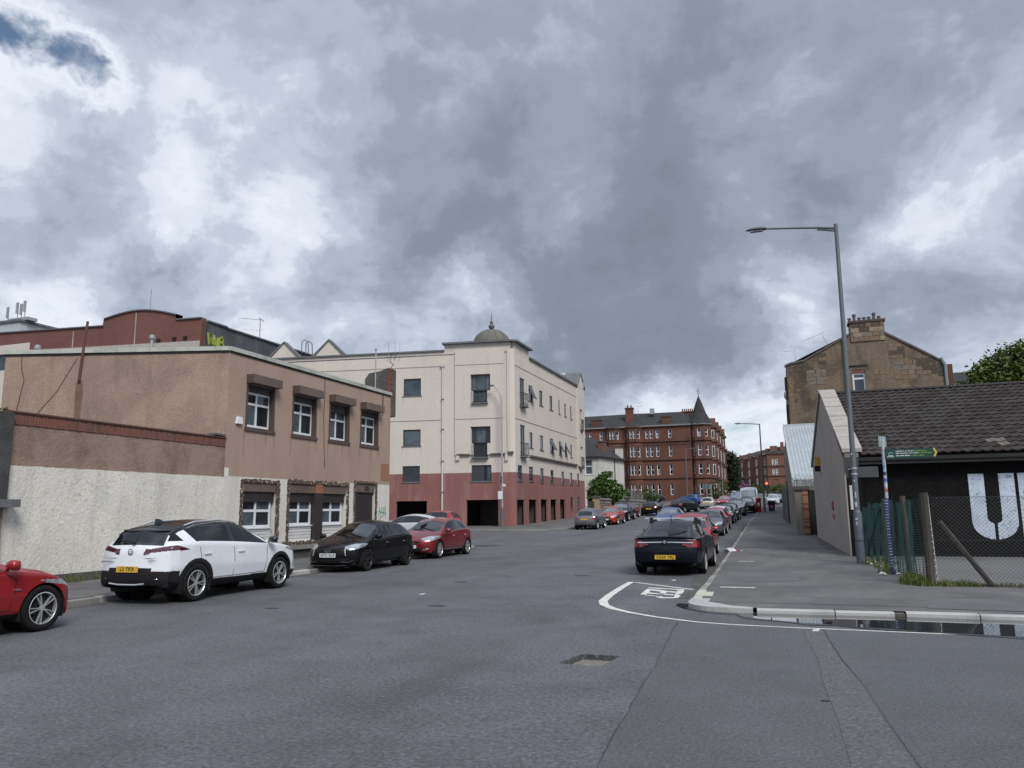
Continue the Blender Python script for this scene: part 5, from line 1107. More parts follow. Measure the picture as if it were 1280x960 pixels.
# slate roofs beyond
N2 = thing('slate_cottage', 'low dark slate roof with a red chimney beyond the brown gable', 'house', (17, 90, 0))
mb = MB(); mb.box(16.2, 30, 90.5, 99, 0, 14.2); mb.build('wall', M['brick_dark'], N2)
mb = MB(); mb.quad((16.0, 90, 14.1), (30, 90, 14.1), (30, 94.5, 16.0), (16.8, 94.5, 16.0)); r_ = mb.build('roof', M['slate'], N2)
mb = MB(); mb.box(16.2, 17.0, 90.2, 91.2, 13.6, 16.3); mb.build('chimney', M['sandstone'], r_)
# ------------------------------------------------------------------ black painted workshop with a tiled roof
L_ = thing('tiled_workshop', 'black painted workshop with a brown pantile roof and white painted letters', 'building', (1.9, 28.8, 0))
M['gable_render'] = mat('grey_roughcast', (0.32, 0.288, 0.262), rough=0.95, blotch=(0.26, 0.235, 0.215), bs=0.6, ba=0.6, fine=0.12, fs=30, bump=0.5, bump_s=40, streak=0.2, streak_col=(0.16, 0.145, 0.135))
M['black_brick'] = mat('black_painted_brick', (0.007, 0.007, 0.0075), rough=0.85, spec=0.15, fine=0.2, fs=12, blotch=(0.013, 0.0125, 0.012), bs=1.5, ba=0.7, bump=0.5, bump_s=18, specks=(5, 0.25, (0.035, 0.03, 0.026)))
M['pale_concrete'] = mat('skew_concrete', (0.36, 0.33, 0.30), rough=0.9, blotch=(0.25, 0.235, 0.21), bs=2.5, ba=0.6, fine=0.15, fs=25, bump=0.4, bump_s=30)
TILE = [mat('tile_brown', (0.036, 0.027, 0.024), rough=0.9, spec=0.25, blotch=(0.025, 0.020, 0.018), bs=3, ba=0.6, fine=0.2, fs=25), mat('tile_dark', (0.029, 0.024, 0.022), rough=0.85, fine=0.2, fs=25), mat('tile_warm', (0.046, 0.035, 0.030), rough=0.9, spec=0.25, blotch=(0.034, 0.028, 0.025), bs=4, ba=0.6, fine=0.2, fs=25), mat('tile_pale', (0.12, 0.098, 0.088), rough=0.85, fine=0.15, fs=25)]
def gxx(y): return 1.86 - (y - 28.8) * 0.0425
yE, yR, yB, zE, zR = 28.75, 35.3, 42.4, 3.42, 6.42
mb = MB(); gp_ = [(y, z) for y, z in ((28.8, -0.05), (42.4, 0.1), (42.4, 3.7), (yR, zR + 0.05), (28.8, 3.35))]
mb.quad(*[(gxx(y), y, z) for y, z in gp_]); mb.quad(*[(gxx(y) + 0.45, y, z) for y, z in gp_[::-1]])
mb.quad((gxx(28.8), 28.8, -0.05), (gxx(28.8), 28.8, 3.35), (gxx(28.8) + 0.05, 28.8, 3.35), (gxx(28.8) + 0.05, 28.8, -0.05))
mb.build('gable_wall', M['gable_render'], L_)
mb = MB(); mb.prism([(gxx(28.6) + 0.02, 28.72, 2.9), (gxx(28.6) + 0.02, 28.45, 3.35), (gxx(28.6) + 0.02, 28.45, 3.62), (gxx(28.8) + 0.02, 28.95, 3.8), (gxx(28.8) + 0.02, 28.95, 2.9)], (0.42, 0, 0)); mb.build('kneeler', mat('kneeler_stone', (0.19, 0.17, 0.155), rough=0.95, fine=0.15, fs=20, blotch=(0.12, 0.11, 0.1), bs=2, ba=0.6), L_)
n = 6
for k in range(n):
    f0, f1 = k / n, (k + 1) / n - 0.012
    y0, y1 = 28.42 + (yR - 28.42) * f0, 28.42 + (yR - 28.42) * f1; z0, z1 = 3.64 + (zR + 0.22 - 3.64) * f0, 3.64 + (zR + 0.22 - 3.64) * f1
    xa, xb = gxx(y0) - 0.06, gxx(y1) - 0.06; w = 0.62; j = rnd.uniform(-0.012, 0.012)
    mb = MB(); mb.hexa([(xa, y0, z0 - 0.12), (xa + w, y0, z0 - 0.12), (xb + w, y1, z1 - 0.12), (xb, y1, z1 - 0.12), (xa, y0, z0 + j), (xa + w, y0, z0 + j), (xb + w, y1, z1 + j), (xb, y1, z1 + j)]); mb.build('skew_stone', M['pale_concrete'], L_)
mb = MB(); mb.hexa([(1.5, yR, zR + 0.1), (2.1, yR, zR + 0.1), (1.2 + 0.6, 42.6, 3.7), (1.2, 42.6, 3.7), (1.5, yR, zR + 0.23), (2.1, yR, zR + 0.23), (1.8, 42.6, 3.85), (1.2, 42.6, 3.85)]); mb.build('rear_skew', M['pale_concrete'], L_)
# front wall of black brick: courses stand proud of their joints
mb = MB(); mb.box(2.3, 30, 29.02, 29.3, -0.1, 3.4); mb.build('front_wall', M['black_brick'], L_)
mb = MB()
for r in range(40):
    z = 0.2 + r * 0.078; x = 2.32 + (0.115 if r % 2 else 0)
    while x < 10.5:
        mb.box(x, x + 0.215, 29.012 - rnd.uniform(0, 0.006), 29.03, z, z + 0.066); x += 0.23
tag(mb.build('brick_courses', M['black_brick'], L_), kind='stuff')
mb = MB(); mb.box(2.3, 30, 28.55, 29.0, 3.22, 3.28); mb.box(2.3, 30, 28.60, 28.64, 3.1, 3.34); mb.build('soffit', M['black_and_shade'], L_)
mb = MB(); mb.box(1.912, 2.36, 28.79, 29.1, -0.1, 3.3); mb.build('corner_return', M['black_brick'], L_)
mb = MB(); mb.quad((1.95, yE, zE - 0.05), (30, yE, zE - 0.05), (30, yR, zR), (1.65, yR, zR)); mb.quad((1.65, yR, zR), (30, yR, zR), (30, yB + 0.3, 3.4), (1.4, yB + 0.3, 3.4))
roofL = mb.build('roof', TILE[1], L_)
# pantiles, one object each where they can be picked apart
sl = math.atan2(zR - zE, yR - yE); SLEN = math.hypot(zR - zE, yR - yE); ROWS = 18; pitch_ = SLEN / ROWS; TW = 0.285
def tile_verts(w=TW, l=pitch_ * 1.22):
    prof = [(0, 0.012), (0.06, 0.0), (0.14, 0.006), (0.185, 0.026), (0.23, 0.038), (0.27, 0.026), (w - 0.002, 0.014)]
    v = []; f = []; n = len(prof)
    for x, z in prof: v += [(x, 0, z + 0.055), (x, l, z + 0.012)]
    for x, z in prof: v += [(x, 0.001, z + 0.012)]
    for i in range(n - 1):
        f.append((2 * i, 2 * i + 2, 2 * i + 3, 2 * i + 1)); f.append((2 * n + i, 2 * n + i + 1, 2 * i + 2, 2 * i))
    return v, f
tv, tf = tile_verts(); tmesh = []
for m in TILE:
    me = bpy.data.meshes.new('roof_tile'); me.from_pydata(tv, [], tf); me.materials.append(m); me.update(); tmesh.append(me)
base = Vector(L_.location); far = MB(); nt = 0
PALE = {(2, 14), (1, 15), (2, 15), (0, 0)}
rest = [MB(), MB(), MB()]
for r in range(ROWS):
    y = yE - 0.06 + (yR - yE) * r / ROWS; z = zE - 0.02 + (zR - zE) * r / ROWS; x0 = gxx(y) + 0.56; c = 0
    lim = 7.5 + r * 0.13
    while x0 < 15.5:
        rz = rnd.uniform(-0.006, 0.006); jz = rnd.uniform(-0.006, 0.006)
        mi = 3 if (r, c) in PALE else rnd.choices((0, 1, 2), (5, 4, 2))[0]
        if c == 0 and rnd.random() < 0.5: mi = 2
        if x0 < lim and nt < 298:
            o = bpy.data.objects.new('roof_tile', tmesh[mi]); COL.objects.link(o); o.parent = roofL
            o.location = Vector((x0, y, z + jz)) - base; o.rotation_euler = (sl, 0, rz); nt += 1
        else:
            cs, sn = math.cos(sl), math.sin(sl)
            rest[mi % 3].add([(x0 + a, y + b * cs - cc * sn, z + b * sn + cc * cs) for a, b, cc in tv], tf)
        x0 += TW * 0.985; c += 1
for q, m in zip(rest, TILE): tag(q.build('roof_tiles', m, roofL), kind='stuff')
mb = MB()
for k in range(46):
    x = 2.1 + k * 0.3; mb.lathe([(0.12, 0), (0.125, 0.29)], 0, 0, 8)
ridge = MB()
for k in range(46):
    x = 1.95 + k * 0.3
    for i in range(6):
        a0, a1 = R(30 * i), R(30 * (i + 1)); ridge.quad((x, yR + 0.14 * math.cos(a0), zR + 0.03 + 0.1 * math.sin(a0)), (x + 0.285, yR + 0.14 * math.cos(a0), zR + 0.03 + 0.1 * math.sin(a0)), (x + 0.285, yR + 0.14 * math.cos(a1), zR + 0.03 + 0.1 * math.sin(a1)), (x, yR + 0.14 * math.cos(a1), zR + 0.03 + 0.1 * math.sin(a1)))
tag(ridge.build('ridge_tiles', TILE[1], roofL), kind='stuff')
mb = MB(); mb.tube([(5.9, 35.2, 6.5), (6.0, 33.5, 5.85), (6.2, 31.6, 4.98)], 0.007, 4); mb.build('cable', M['plinth'], L_)
# white letters painted on the black wall
M['letter'] = mat('letter_paint', (0.50, 0.56, 0.64), rough=0.8, fine=0.08, fs=20, blotch=(0.36, 0.42, 0.50), bs=2.2, ba=0.6, specks=(9, 0.8, (0.12, 0.14, 0.19)), streak=0.3, streak_col=(0.22, 0.26, 0.33))
def arc(cx, cz, rx, rz, a0, a1, n=10): return [(cx + rx * math.cos(R(a0 + (a1 - a0) * i / n)), cz + rz * math.sin(R(a0 + (a1 - a0) * i / n))) for i in range(n + 1)]
yL = 29.003
mb = MB()
lo = arc(6.24, 1.18, 0.66, 0.56, 180, 266, 9); li = arc(6.24, 1.30, 0.22, 0.17, 180, 250, 6)
left = [(5.58, 2.72)] + lo + [(6.195, 1.10)] + li[::-1] + [(6.03, 2.72)]
ro = arc(6.22, 1.18, 0.66, 0.56, 276, 360, 9); ri = arc(6.22, 1.30, 0.22, 0.17, 290, 360, 6)
right = [(6.29, 1.10)] + ro + [(6.88, 2.72), (6.44, 2.72)] + ri[::-1]
for poly in (left, right): mb.prism([(x, yL, z) for x, z in poly], (0, -0.006, 0))
letu = mb.build('letter', M['letter'], L_); letu['label'] = 'stencilled white letter U'
mb = MB(); mb.prism([(6.98, yL, 2.72), (6.98, yL, 0.66), (7.44, yL, 0.66), (7.44, yL, 2.72)], (0, -0.006, 0)); mb.build('letter_stroke', M['letter'], L_)
mb = MB()
rs = [(1.50, 33.8, 1.52), (1.50, 33.9, 1.62)]
for s in ([(33.9, 1.85), (33.7, 1.6), (33.4, 1.75), (33.2, 1.95)], [(33.6, 1.9), (33.3, 1.55), (33.2, 1.75)], [(33.8, 1.4), (33.5, 1.3), (33.2, 1.2), (33.4, 1.45), (33.1, 1.35)]): mb.tube([(gxx(y) - 0.004, y, z) for y, z in s], 0.03, 4)
mb.build('red_scribble', mat('red_marker', (0.32, 0.05, 0.07), rough=0.7, fine=0.1), L_)
mb = MB(); mb.box(gxx(38) - 0.2, gxx(38), 37.9, 38.2, 3.55, 3.95); mb.build('security_lamp', mat('yellow_lamp', (0.50, 0.25, 0.03), rough=0.5, fine=0.05), L_)
mb = MB(); mb.box(gxx(38) - 0.24, gxx(38) + 0.01, 37.95, 38.15, 3.3, 3.56); mb.build('lamp_bracket', M['black_and_shade'], L_)

# ------------------------------------------------------------------ corrugated shed, its yard wall, pier and metal gates
K = thing('corrugated_shed', 'grey shed with a steep pale corrugated metal roof behind the workshop', 'shed', (0.4, 46, 0))
M['corrugated'] = mat('corrugated_sheet', (0.40, 0.435, 0.45), rough=0.55, metal=0.2, blotch=(0.30, 0.33, 0.345), bs=0.5, ba=0.6, fine=0.06, fs=10, streak=0.45, streak_col=(0.24, 0.26, 0.27))
M['grey_render'] = mat('dirty_render', (0.205, 0.190, 0.165), rough=0.95, blotch=(0.115, 0.105, 0.09), bs=0.6, ba=0.7, fine=0.2, fs=12, bump=0.4, bump_s=20, streak=0.5, streak_col=(0.08, 0.072, 0.06))
mb = MB(); kw = lambda y: 0.42 - (y - 46) * 0.0265
mb.quad((kw(46), 46, 0), (kw(46), 46, 3.2), (kw(57), 57, 7.1), (kw(57), 57, 0)); mb.quad((kw(46), 46, 0), (5, 46, 0), (5, 46, 3.2), (kw(46), 46, 3.2)); mb.quad((kw(57), 57, 0), (kw(57), 57, 7.1), (kw(66), 66, 5.5), (kw(66), 66, 0)); mb.build('wall', M['grey_render'], K)
mb = MB(); nC = 60
for i in range(nC):
    xa, xb = i * 0.1, (i + 1) * 0.1; ha, hb = (0.0, 0.05) if i % 2 else (0.05, 0.0)
    y0, z0, y1, z1 = 45.7, 3.2, 57.2, 7.28
    mb.quad((kw(y0) - 0.1 + xa, y0, z0 + ha), (kw(y0) - 0.1 + xb, y0, z0 + hb), (kw(y1) - 0.1 + xb, y1, z1 + hb), (kw(y1) - 0.1 + xa, y1, z1 + ha))
mb.build('roof_sheet', M['corrugated'], K)
mb = MB(); mb.box(kw(57.2) - 0.15, 5, 57.1, 57.35, 7.2, 7.42); mb.build('ridge_flashing', M['corrugated'], K)
mb = MB(); mb.hexa([(kw(45.7) - 0.16, 45.7, 3.05), (kw(45.7) - 0.09, 45.7, 3.05), (kw(57.2) - 0.09, 57.2, 7.1), (kw(57.2) - 0.16, 57.2, 7.1), (kw(45.7) - 0.16, 45.7, 3.3), (kw(45.7) - 0.09, 45.7, 3.3), (kw(57.2) - 0.09, 57.2, 7.38), (kw(57.2) - 0.16, 57.2, 7.38)]); mb.build('verge_flashing', M['kerb'], K)
P_ = thing('brick_gate_pier', 'orange brick gate pier topped with rolled barbed wire beside a dark doorway', 'pier', (0.5, 44, 0.2))
mb = MB(); mb.box(0.36, 0.98, 44.0, 45.6, 0.05, 2.62); mb.build('core', M['grey_render'], P_)
for r in range(30):
    z = 0.3 + r * 0.077; 
    mb = MB(); mb.box(0.74 - (0.06 if r % 2 else 0), 0.985, 43.965, 44.02, z, z + 0.066); mb.build('brick', rnd.choice([M['brick_red'], mat('brick_orange', (0.33, 0.17, 0.10), rough=0.9, fine=0.2, fs=20) if r == 0 else bpy.data.materials['brick_orange'] if 'brick_orange' in bpy.data.materials else M['brick_red']]), P_)
mb = MB(); mb.box(0.25, 1.1, 43.9, 45.7, 2.62, 2.80); mb.build('cap', M['plinth'], P_)
mb = MB(); mb.box(1.0, 1.45, 44.5, 44.58, 0.1, 2.6); mb.build('door', M['black_and_shade'], P_)
bw = thing('barbed_wire_coil', 'coil of barbed wire over grey mesh on top of the brick pier', 'barbed wire', (0.7, 44.6, 2.8))
mb = MB()
for k in range(9):
    cx, cy, r = 0.4 + k * 0.12, 44.3 + 0.1 * (k % 3), 0.3 + 0.05 * (k % 2); mb.tube([(cx + r * 0.5 * math.cos(R(a)) + 0.1 * (a / 360), cy + r * 0.4 * math.sin(R(a)), 3.1 + r * math.sin(R(a + 40))) for a in range(0, 361, 30)], 0.012, 4)
mb.build('coil', M['galv'], bw)
mb = MB()
for k in range(22): x = 0.26 + k * 0.05; mb.tube([(x, 43.92, 2.8), (x + rnd.uniform(-0.05, 0.05), 43.95, 3.25 + rnd.uniform(-0.06, 0.1))], 0.008, 4)
for k in range(6): mb.tube([(0.25, 43.93, 2.85 + k * 0.075), (1.38, 43.93, 2.85 + k * 0.075)], 0.008, 4)
mb.build('mesh', M['galv'], bw)
mg = thing('metal_gate', 'pair of tall grey sheet metal gates beyond the shed wall', 'gate', (-0.4, 62, 0.5))
for k, (y0, y1) in enumerate(((60.5, 64.8), (65.0, 69.5), (69.7, 74.5))):
    mb = MB(); x = -0.10 - (y0 - 60) * 0.03; mb.box(x - 0.06, x, y0, y1, 0.4, 3.1 + 0.15 * k); gp2 = mb.build('gate_leaf', M['galv'], mg)
    mb = MB()
    for j in range(6): yy = y0 + (y1 - y0) * j / 5; mb.box(x - 0.1, x - 0.06, yy - 0.05, yy + 0.05, 0.4, 3.05 + 0.15 * k)
    mb.build('gate_rib', M['cornice'], gp2)
mb = MB(); mb.tube([(-0.05, 60, 0.3), (-0.05, 60, 3.6)], 0.06, 6); mb.build('gate_post', M['cornice'], mg)

# ------------------------------------------------------------------ fence with timber posts, green mesh and chain link
M['timber'] = mat('weathered_timber', (0.050, 0.044, 0.036), rough=0.95, blotch=(0.030, 0.028, 0.024), bs=3, ba=0.6, fine=0.2, fs=30, bump=0.5, bump_s=30, streak=0.35, streak_col=(0.14, 0.125, 0.105))
M['wire'] = mat('fence_wire', (0.035, 0.037, 0.04), rough=0.7, metal=0.0, fine=0.0)
M['green_mesh'] = mat('green_mesh', (0.022, 0.070, 0.064), rough=0.7, fine=0.15, fs=20)
FN = thing('yard_fence', 'timber post fence hung with chain link and slack green netting', 'fence', (2.64, 18.4, 0))
posts = [(2.68, 18.38, 1.98, 0.085, 0.0), (2.60, 20.9, 1.95, 0.065, 0.01), (2.56, 24.7, 1.93, 0.06, -0.01), (2.1, 28.2, 1.95, 0.05, 0.0), (6.6, 18.42, 1.95, 0.06, 0.0), (10.5, 18.42, 1.95, 0.06, 0)]
for x, y, h, r, t in posts:
    mb = MB(); mb.tube([(x, y, -0.1), (x + t, y, h * 0.5), (x - t, y, h - 0.03), (x - t, y, h)], r, 8); mb.build('post', M['timber'], FN)
mb = MB(); mb.tube([(2.95, 18.5, 1.38), (3.83, 18.46, 0.03)], 0.055, 6); mb.build('brace', M['timber'], FN)
mb = MB(); mb.tube([(2.80, 18.40, 0.15), (2.76, 18.40, 1.92)], 0.014, 5)
for k in range(14): mb.tube([(2.79 - 0.003 * k, 18.37, 0.2 + k * 0.125), (2.79 - 0.003 * k, 18.43, 0.26 + k * 0.125)], 0.012, 4)
mb.build('tension_bar', M['galv'], FN)
# chain link: zigzag wires, each a thin prism
def strand(mb, p, q, r=0.0026):
    p, q = Vector(p), Vector(q); d = (q - p).normalized(); a = d.cross(Vector((0, 1, 0))).normalized() * r; b = Vector((0, 1, 0)) * r
    o = len(mb.v); mb.v += [tuple(p + a), tuple(p - a * 0.6 + b), tuple(p - a * 0.6 - b), tuple(q + a), tuple(q - a * 0.6 + b), tuple(q - a * 0.6 - b)]
    mb.f += [(o, o + 1, o + 4, o + 3), (o + 1, o + 2, o + 5, o + 4), (o + 2, o, o + 3, o + 5)]
mb = MB(); X0, X1, Z0, Z1, st = 2.80, 9.0, 0.06, 1.88, 0.080
k = X0 - (Z1 - Z0)
while k < X1:
    for sgn in (1, -1):
        a = Vector((k, 18.4, Z0 if sgn > 0 else Z1)); b = Vector((k + (Z1 - Z0), 18.4, Z1 if sgn > 0 else Z0))
        t0 = max(0, (X0 - a.x) / (b.x - a.x)); t1 = min(1, (X1 - a.x) / (b.x - a.x))
        if t1 > t0: strand(mb, a.lerp(b, t0), a.lerp(b, t1))
    k += st
for z in (1.88, 1.0, 0.12): mb.tube([(2.78, 18.4, z), (9.0, 18.4, z)], 0.005, 4)
tag(mb.build('chain_link', M['wire'], FN), kind='stuff')
mb = MB()
# netting: slack sheet of crossing cords hung between the posts
NU, NV = 96, 34
def netp(u, v):
    y = 18.5 + u * 9.9; sag = 0.10 * abs(math.sin(u * math.pi * 2.6)) + (0.35 * max(0, u - 0.62) if u > 0.62 else 0)
    x = 2.56 - 0.25 * u + 0.09 * math.sin(u * 44 + v * 2.2) * (0.4 + 0.6 * v) + 0.05 * math.sin(u * 91)
    return Vector((x - 0.0, y, 0.05 + v * (1.82 - sag)))
for i in range(NU + 1):
    for j in range(NV):
        if i < NU + 1:
            a, b = netp(i / NU, j / NV), netp(i / NU, (j + 1) / NV); strand(mb, a, b, 0.005)
    if i < NU:
        for j in range(NV + 1): a, b = netp(i / NU, j / NV), netp((i + 1) / NU, j / NV); d = Vector((0, 0, 0.005)); e_ = Vector((0.006, 0, 0)); mb.quad(a - d, b - d, b + d, a + d)
tag(mb.build('green_netting', M['green_mesh'], FN), kind='stuff')
mb = MB(); mb.tube([netp(0.55, 0.98) + Vector((-0.1, 0, 0)), netp(0.80, 0.1) + Vector((-0.12, 0, 0))], 0.02, 5); mb.build('loose_cord', M['green_mesh'], FN)
# ------------------------------------------------------------------ cars
M['tyre'] = mat('tyre_rubber', (0.009, 0.009, 0.0095), rough=0.9, spec=0.2, fine=0.1, fs=30)
M['plastic'] = mat('black_plastic', (0.012, 0.012, 0.013), rough=0.65, spec=0.25, fine=0.08, fs=60)
M['gloss_black'] = mat('gloss_black', (0.008, 0.008, 0.009), rough=0.08, fine=0, coat=0.5)
M['chrome'] = mat('chrome', (0.62, 0.63, 0.65), rough=0.12, metal=1.0, fine=0)
M['alloy'] = mat('alloy', (0.60, 0.61, 0.62), rough=0.3, metal=0.7, fine=0)
M['alloy_dark'] = mat('alloy_dark', (0.06, 0.06, 0.065), rough=0.35, metal=0.6, fine=0)
M['car_glass'] = mat('car_glass', (0.010, 0.014, 0.016), rough=0.012, spec=0.6, fine=0)
M['windscreen'] = mat('windscreen_glass', (0.030, 0.038, 0.040), rough=0.01, spec=0.5, coat=1.0, fine=0)
for q in ('IOR', 'Coat IOR'): M['windscreen'].node_tree.nodes['Principled BSDF'].inputs[q].default_value = 2.1
M['lamp_clear'] = mat('headlamp', (0.30, 0.33, 0.36), rough=0.06, spec=0.8, fine=0.25, fs=22, coat=1.0, blotch=(0.12, 0.13, 0.15), bs=9, ba=0.8)
M['lamp_red'] = mat('tail_lamp', (0.22, 0.010, 0.014), rough=0.06, spec=0.8, fine=0.2, fs=30, coat=1.0)
M['lamp_dark'] = mat('tail_lamp_dark', (0.060, 0.006, 0.012), rough=0.05, spec=0.8, fine=0.2, fs=30, coat=1.0)
M['plate_y'] = mat('plate_yellow', (0.60, 0.36, 0.03), rough=0.35, fine=0.04)
M['plate_w'] = mat('plate_white', (0.62, 0.63, 0.62), rough=0.35, fine=0.04)
M['ink'] = mat('plate_ink', (0.012, 0.012, 0.012), rough=0.5, fine=0)
M['seam'] = mat('panel_gap', (0.006, 0.006, 0.006), rough=0.9, fine=0)
def clear_glass(name, tint, ior):
    m = bpy.data.materials.new(name); m.use_nodes = True; t = m.node_tree; t.nodes.clear()
    o = t.nodes.new('ShaderNodeOutputMaterial'); mx = t.nodes.new('ShaderNodeMixShader'); fr = t.nodes.new('ShaderNodeFresnel'); fr.inputs['IOR'].default_value = ior
    tr = t.nodes.new('ShaderNodeBsdfTransparent'); tr.inputs['Color'].default_value = (*tint, 1); gl = t.nodes.new('ShaderNodeBsdfGlossy'); gl.inputs['Roughness'].default_value = 0.0; gl.inputs['Color'].default_value = (0.95, 0.97, 1, 1)
    t.links.new(fr.outputs[0], mx.inputs[0]); t.links.new(tr.outputs[0], mx.inputs[1]); t.links.new(gl.outputs[0], mx.inputs[2]); t.links.new(mx.outputs[0], o.inputs['Surface']); return m
M['glass_see'] = clear_glass('tinted_side_glass', (0.50, 0.60, 0.58), 1.6)
M['glass_privacy'] = clear_glass('privacy_glass', (0.12, 0.14, 0.14), 1.6)
M['glass_screen'] = clear_glass('screen_glass', (0.50, 0.60, 0.57), 1.95)
M['lining'] = mat('cabin_lining', (0.020, 0.020, 0.021), rough=0.9, fine=0.1, fs=20)
M['seat'] = mat('seat_cloth', (0.028, 0.028, 0.031), rough=0.9, fine=0.15, fs=40)
def paint(name, col, metallic=0.0, rough=0.3):
    return mat(name, col, rough=rough, metal=metallic, coat=0.35 if max(col) < 0.05 else 0.7, spec=0.1 if max(col) < 0.05 else 0.4, fine=0.03, fs=4, blotch=tuple(x * 0.86 for x in col), bs=1.2, ba=0.5, specks=(2.2, 0.10, tuple(min(1, x * 0.7 + 0.03) for x in col)))

def interp(tab, x):
    t = sorted(tab); xs = [a for a, _ in t]; ysv = [b for _, b in t]
    return np.interp(x, xs, ysv)
HATCH = dict(L=4.04, H=1.46, W=0.868, xf=1.20, xr=-1.29, R=0.315,
    prof=[(1.90, .19), (1.97, .30), (2.02, .50), (1.99, .64), (1.88, .745), (1.45, .875), (1.00, .965), (.16, 1.375), (-.28, 1.455), (-.9, 1.445), (-1.58, 1.345), (-1.86, .985), (-1.965, .86), (-2.015, .62), (-2.0, .40), (-1.90, .25)],
    zs=[(2.02, .60), (1.7, .755), (1.0, .885), (0, .92), (-1.2, .985), (-1.9, .93)],
    w=[(2.02, .74), (1.8, .81), (1.3, .858), (0, .868), (-1.2, .862), (-1.7, .84), (-2.02, .79)],
    wr=[(2.02, .62), (1.5, .68), (1.0, .72), (.16, .565), (-.5, .575), (-1.5, .53), (-1.86, .62), (-2.0, .66)],
    zb=[(2.02, .20), (1.5, .19), (-1.6, .19), (-2.02, .26)], xc=1.0, xs=.16, xrt=-1.55, xrb=-1.88, xB=-.22, xC=(-1.52, -1.32), head=(.54, .40, .585, .745, .13, .17), grille=(.42, .50, .66), intake=(.55, .23, .42), tail=(.34, .52, .74, 1.0))
SUV = dict(L=4.48, H=1.61, W=0.915, xf=1.31, xr=-1.365, R=0.355,
    prof=[(2.12, .25), (2.20, .38), (2.24, .60), (2.21, .78), (2.10, .90), (1.60, 1.02), (1.06, 1.095), (.24, 1.51), (-.25, 1.588), (-1.0, 1.585), (-1.80, 1.49), (-2.06, 1.145), (-2.16, 1.02), (-2.20, .80), (-2.24, .60), (-2.22, .42), (-2.12, .30)],
    zs=[(2.24, .76), (1.9, .91), (1.0, 1.02), (0, 1.06), (-1.3, 1.13), (-2.1, 1.08)],
    w=[(2.24, .78), (2.0, .855), (1.4, .91), (0, .915), (-1.3, .915), (-1.9, .885), (-2.24, .82)],
    wr=[(2.24, .66), (1.6, .74), (1.06, .78), (.24, .62), (-.5, .625), (-1.6, .59), (-2.06, .68), (-2.2, .72)],
    zb=[(2.24, .26), (1.6, .23), (-1.7, .23), (-2.24, .32)], xc=1.06, xs=.24, xrt=-1.78, xrb=-2.07, xB=-.30, xC=(-1.30, -1.62), head=(.55, .42, .74, .88, .12, .14), grille=(.50, .60, .78), intake=(.6, .28, .50), tail=(.62, .30, .94, 1.06))
SALOON = dict(L=4.84, H=1.50, W=0.925, xf=1.45, xr=-1.29, R=0.335,
    prof=[(2.30, .20), (2.38, .34), (2.42, .54), (2.37, .70), (2.22, .80), (1.60, .94), (1.12, 1.01), (.24, 1.41), (-.30, 1.485), (-.85, 1.465), (-1.40, 1.34), (-2.05, 1.055), (-2.30, 1.035), (-2.375, .98), (-2.375, .80), (-2.42, .70), (-2.41, .45), (-2.30, .27)],
    zs=[(2.42, .64), (2.0, .82), (1.0, .93), (0, .96), (-1.3, 1.0), (-2.2, .985)],
    w=[(2.42, .78), (2.1, .87), (1.4, .92), (0, .925), (-1.3, .925), (-1.9, .895), (-2.42, .80)],
    wr=[(2.42, .66), (1.6, .74), (1.12, .77), (.24, .60), (-.5, .615), (-1.35, .575), (-2.05, .66), (-2.36, .70)],
    zb=[(2.42, .21), (1.6, .19), (-1.7, .20), (-2.42, .28)], xc=1.12, xs=.24, xrt=-1.30, xrb=-2.05, xB=-.25, xC=(-1.62, -1.20), head=(.55, .45, .64, .78, .12, .14), grille=(.5, .5, .7), intake=(.6, .24, .42), tail=(.32, .50, .77, .955))
MINI = dict(HATCH, L=3.66, H=1.49, W=.815, xf=1.14, xr=-1.16, R=.30,
    prof=[(1.72, .20), (1.79, .36), (1.83, .56), (1.79, .72), (1.66, .83), (1.35, .94), (1.04, 1.01), (.42, 1.40), (0, 1.485), (-.7, 1.46), (-1.38, 1.33), (-1.64, 1.0), (-1.77, .84), (-1.825, .60), (-1.82, .42), (-1.72, .25)],
    zs=[(1.83, .68), (1.5, .83), (1.0, .92), (0, .93), (-1.2, .97), (-1.7, .94)], w=[(1.83, .68), (1.6, .76), (1.1, .81), (0, .815), (-1.1, .815), (-1.5, .79), (-1.83, .72)],
    wr=[(1.83, .55), (1.35, .62), (1.04, .66), (.42, .53), (-.4, .54), (-1.3, .50), (-1.64, .58), (-1.8, .62)], zb=[(1.83, .2), (1.3, .19), (-1.4, .19), (-1.83, .27)], xc=1.04, xs=.42, xrt=-1.36, xrb=-1.66, xB=-.15, xC=(-1.28, -1.12), tail=(.26, .50, .68, .90))
VAN = dict(HATCH, L=5.9, H=2.55, W=1.0, xf=1.95, xr=-1.75, R=.35,
    prof=[(2.80, .25), (2.90, .45), (2.95, .70), (2.90, .98), (2.70, 1.15), (2.2, 1.32), (1.95, 1.42), (1.30, 2.30), (.9, 2.50), (-2.80, 2.55), (-2.93, 2.40), (-2.95, 1.0), (-2.93, .40)],
    zs=[(2.95, .9), (2.4, 1.15), (1.9, 1.25), (0, 1.28), (-2.9, 1.28)], w=[(2.95, .86), (2.6, .95), (1.8, 1.0), (-2.7, 1.0), (-2.95, .97)], wr=[(2.95, .7), (2.2, .82), (1.95, .86), (1.3, .80), (.9, .84), (-2.8, .86), (-2.95, .84)],
    zb=[(2.95, .25), (-2.95, .35)], xc=1.95, xs=1.30, xrt=-9, xrb=-9.1, xB=.95, xC=(.70, .70), head=(.5, .5, .80, 1.02, .10, .14), grille=(.5, .6, .85), intake=(.7, .3, .5), tail=(.1, .75, .8, 1.3))

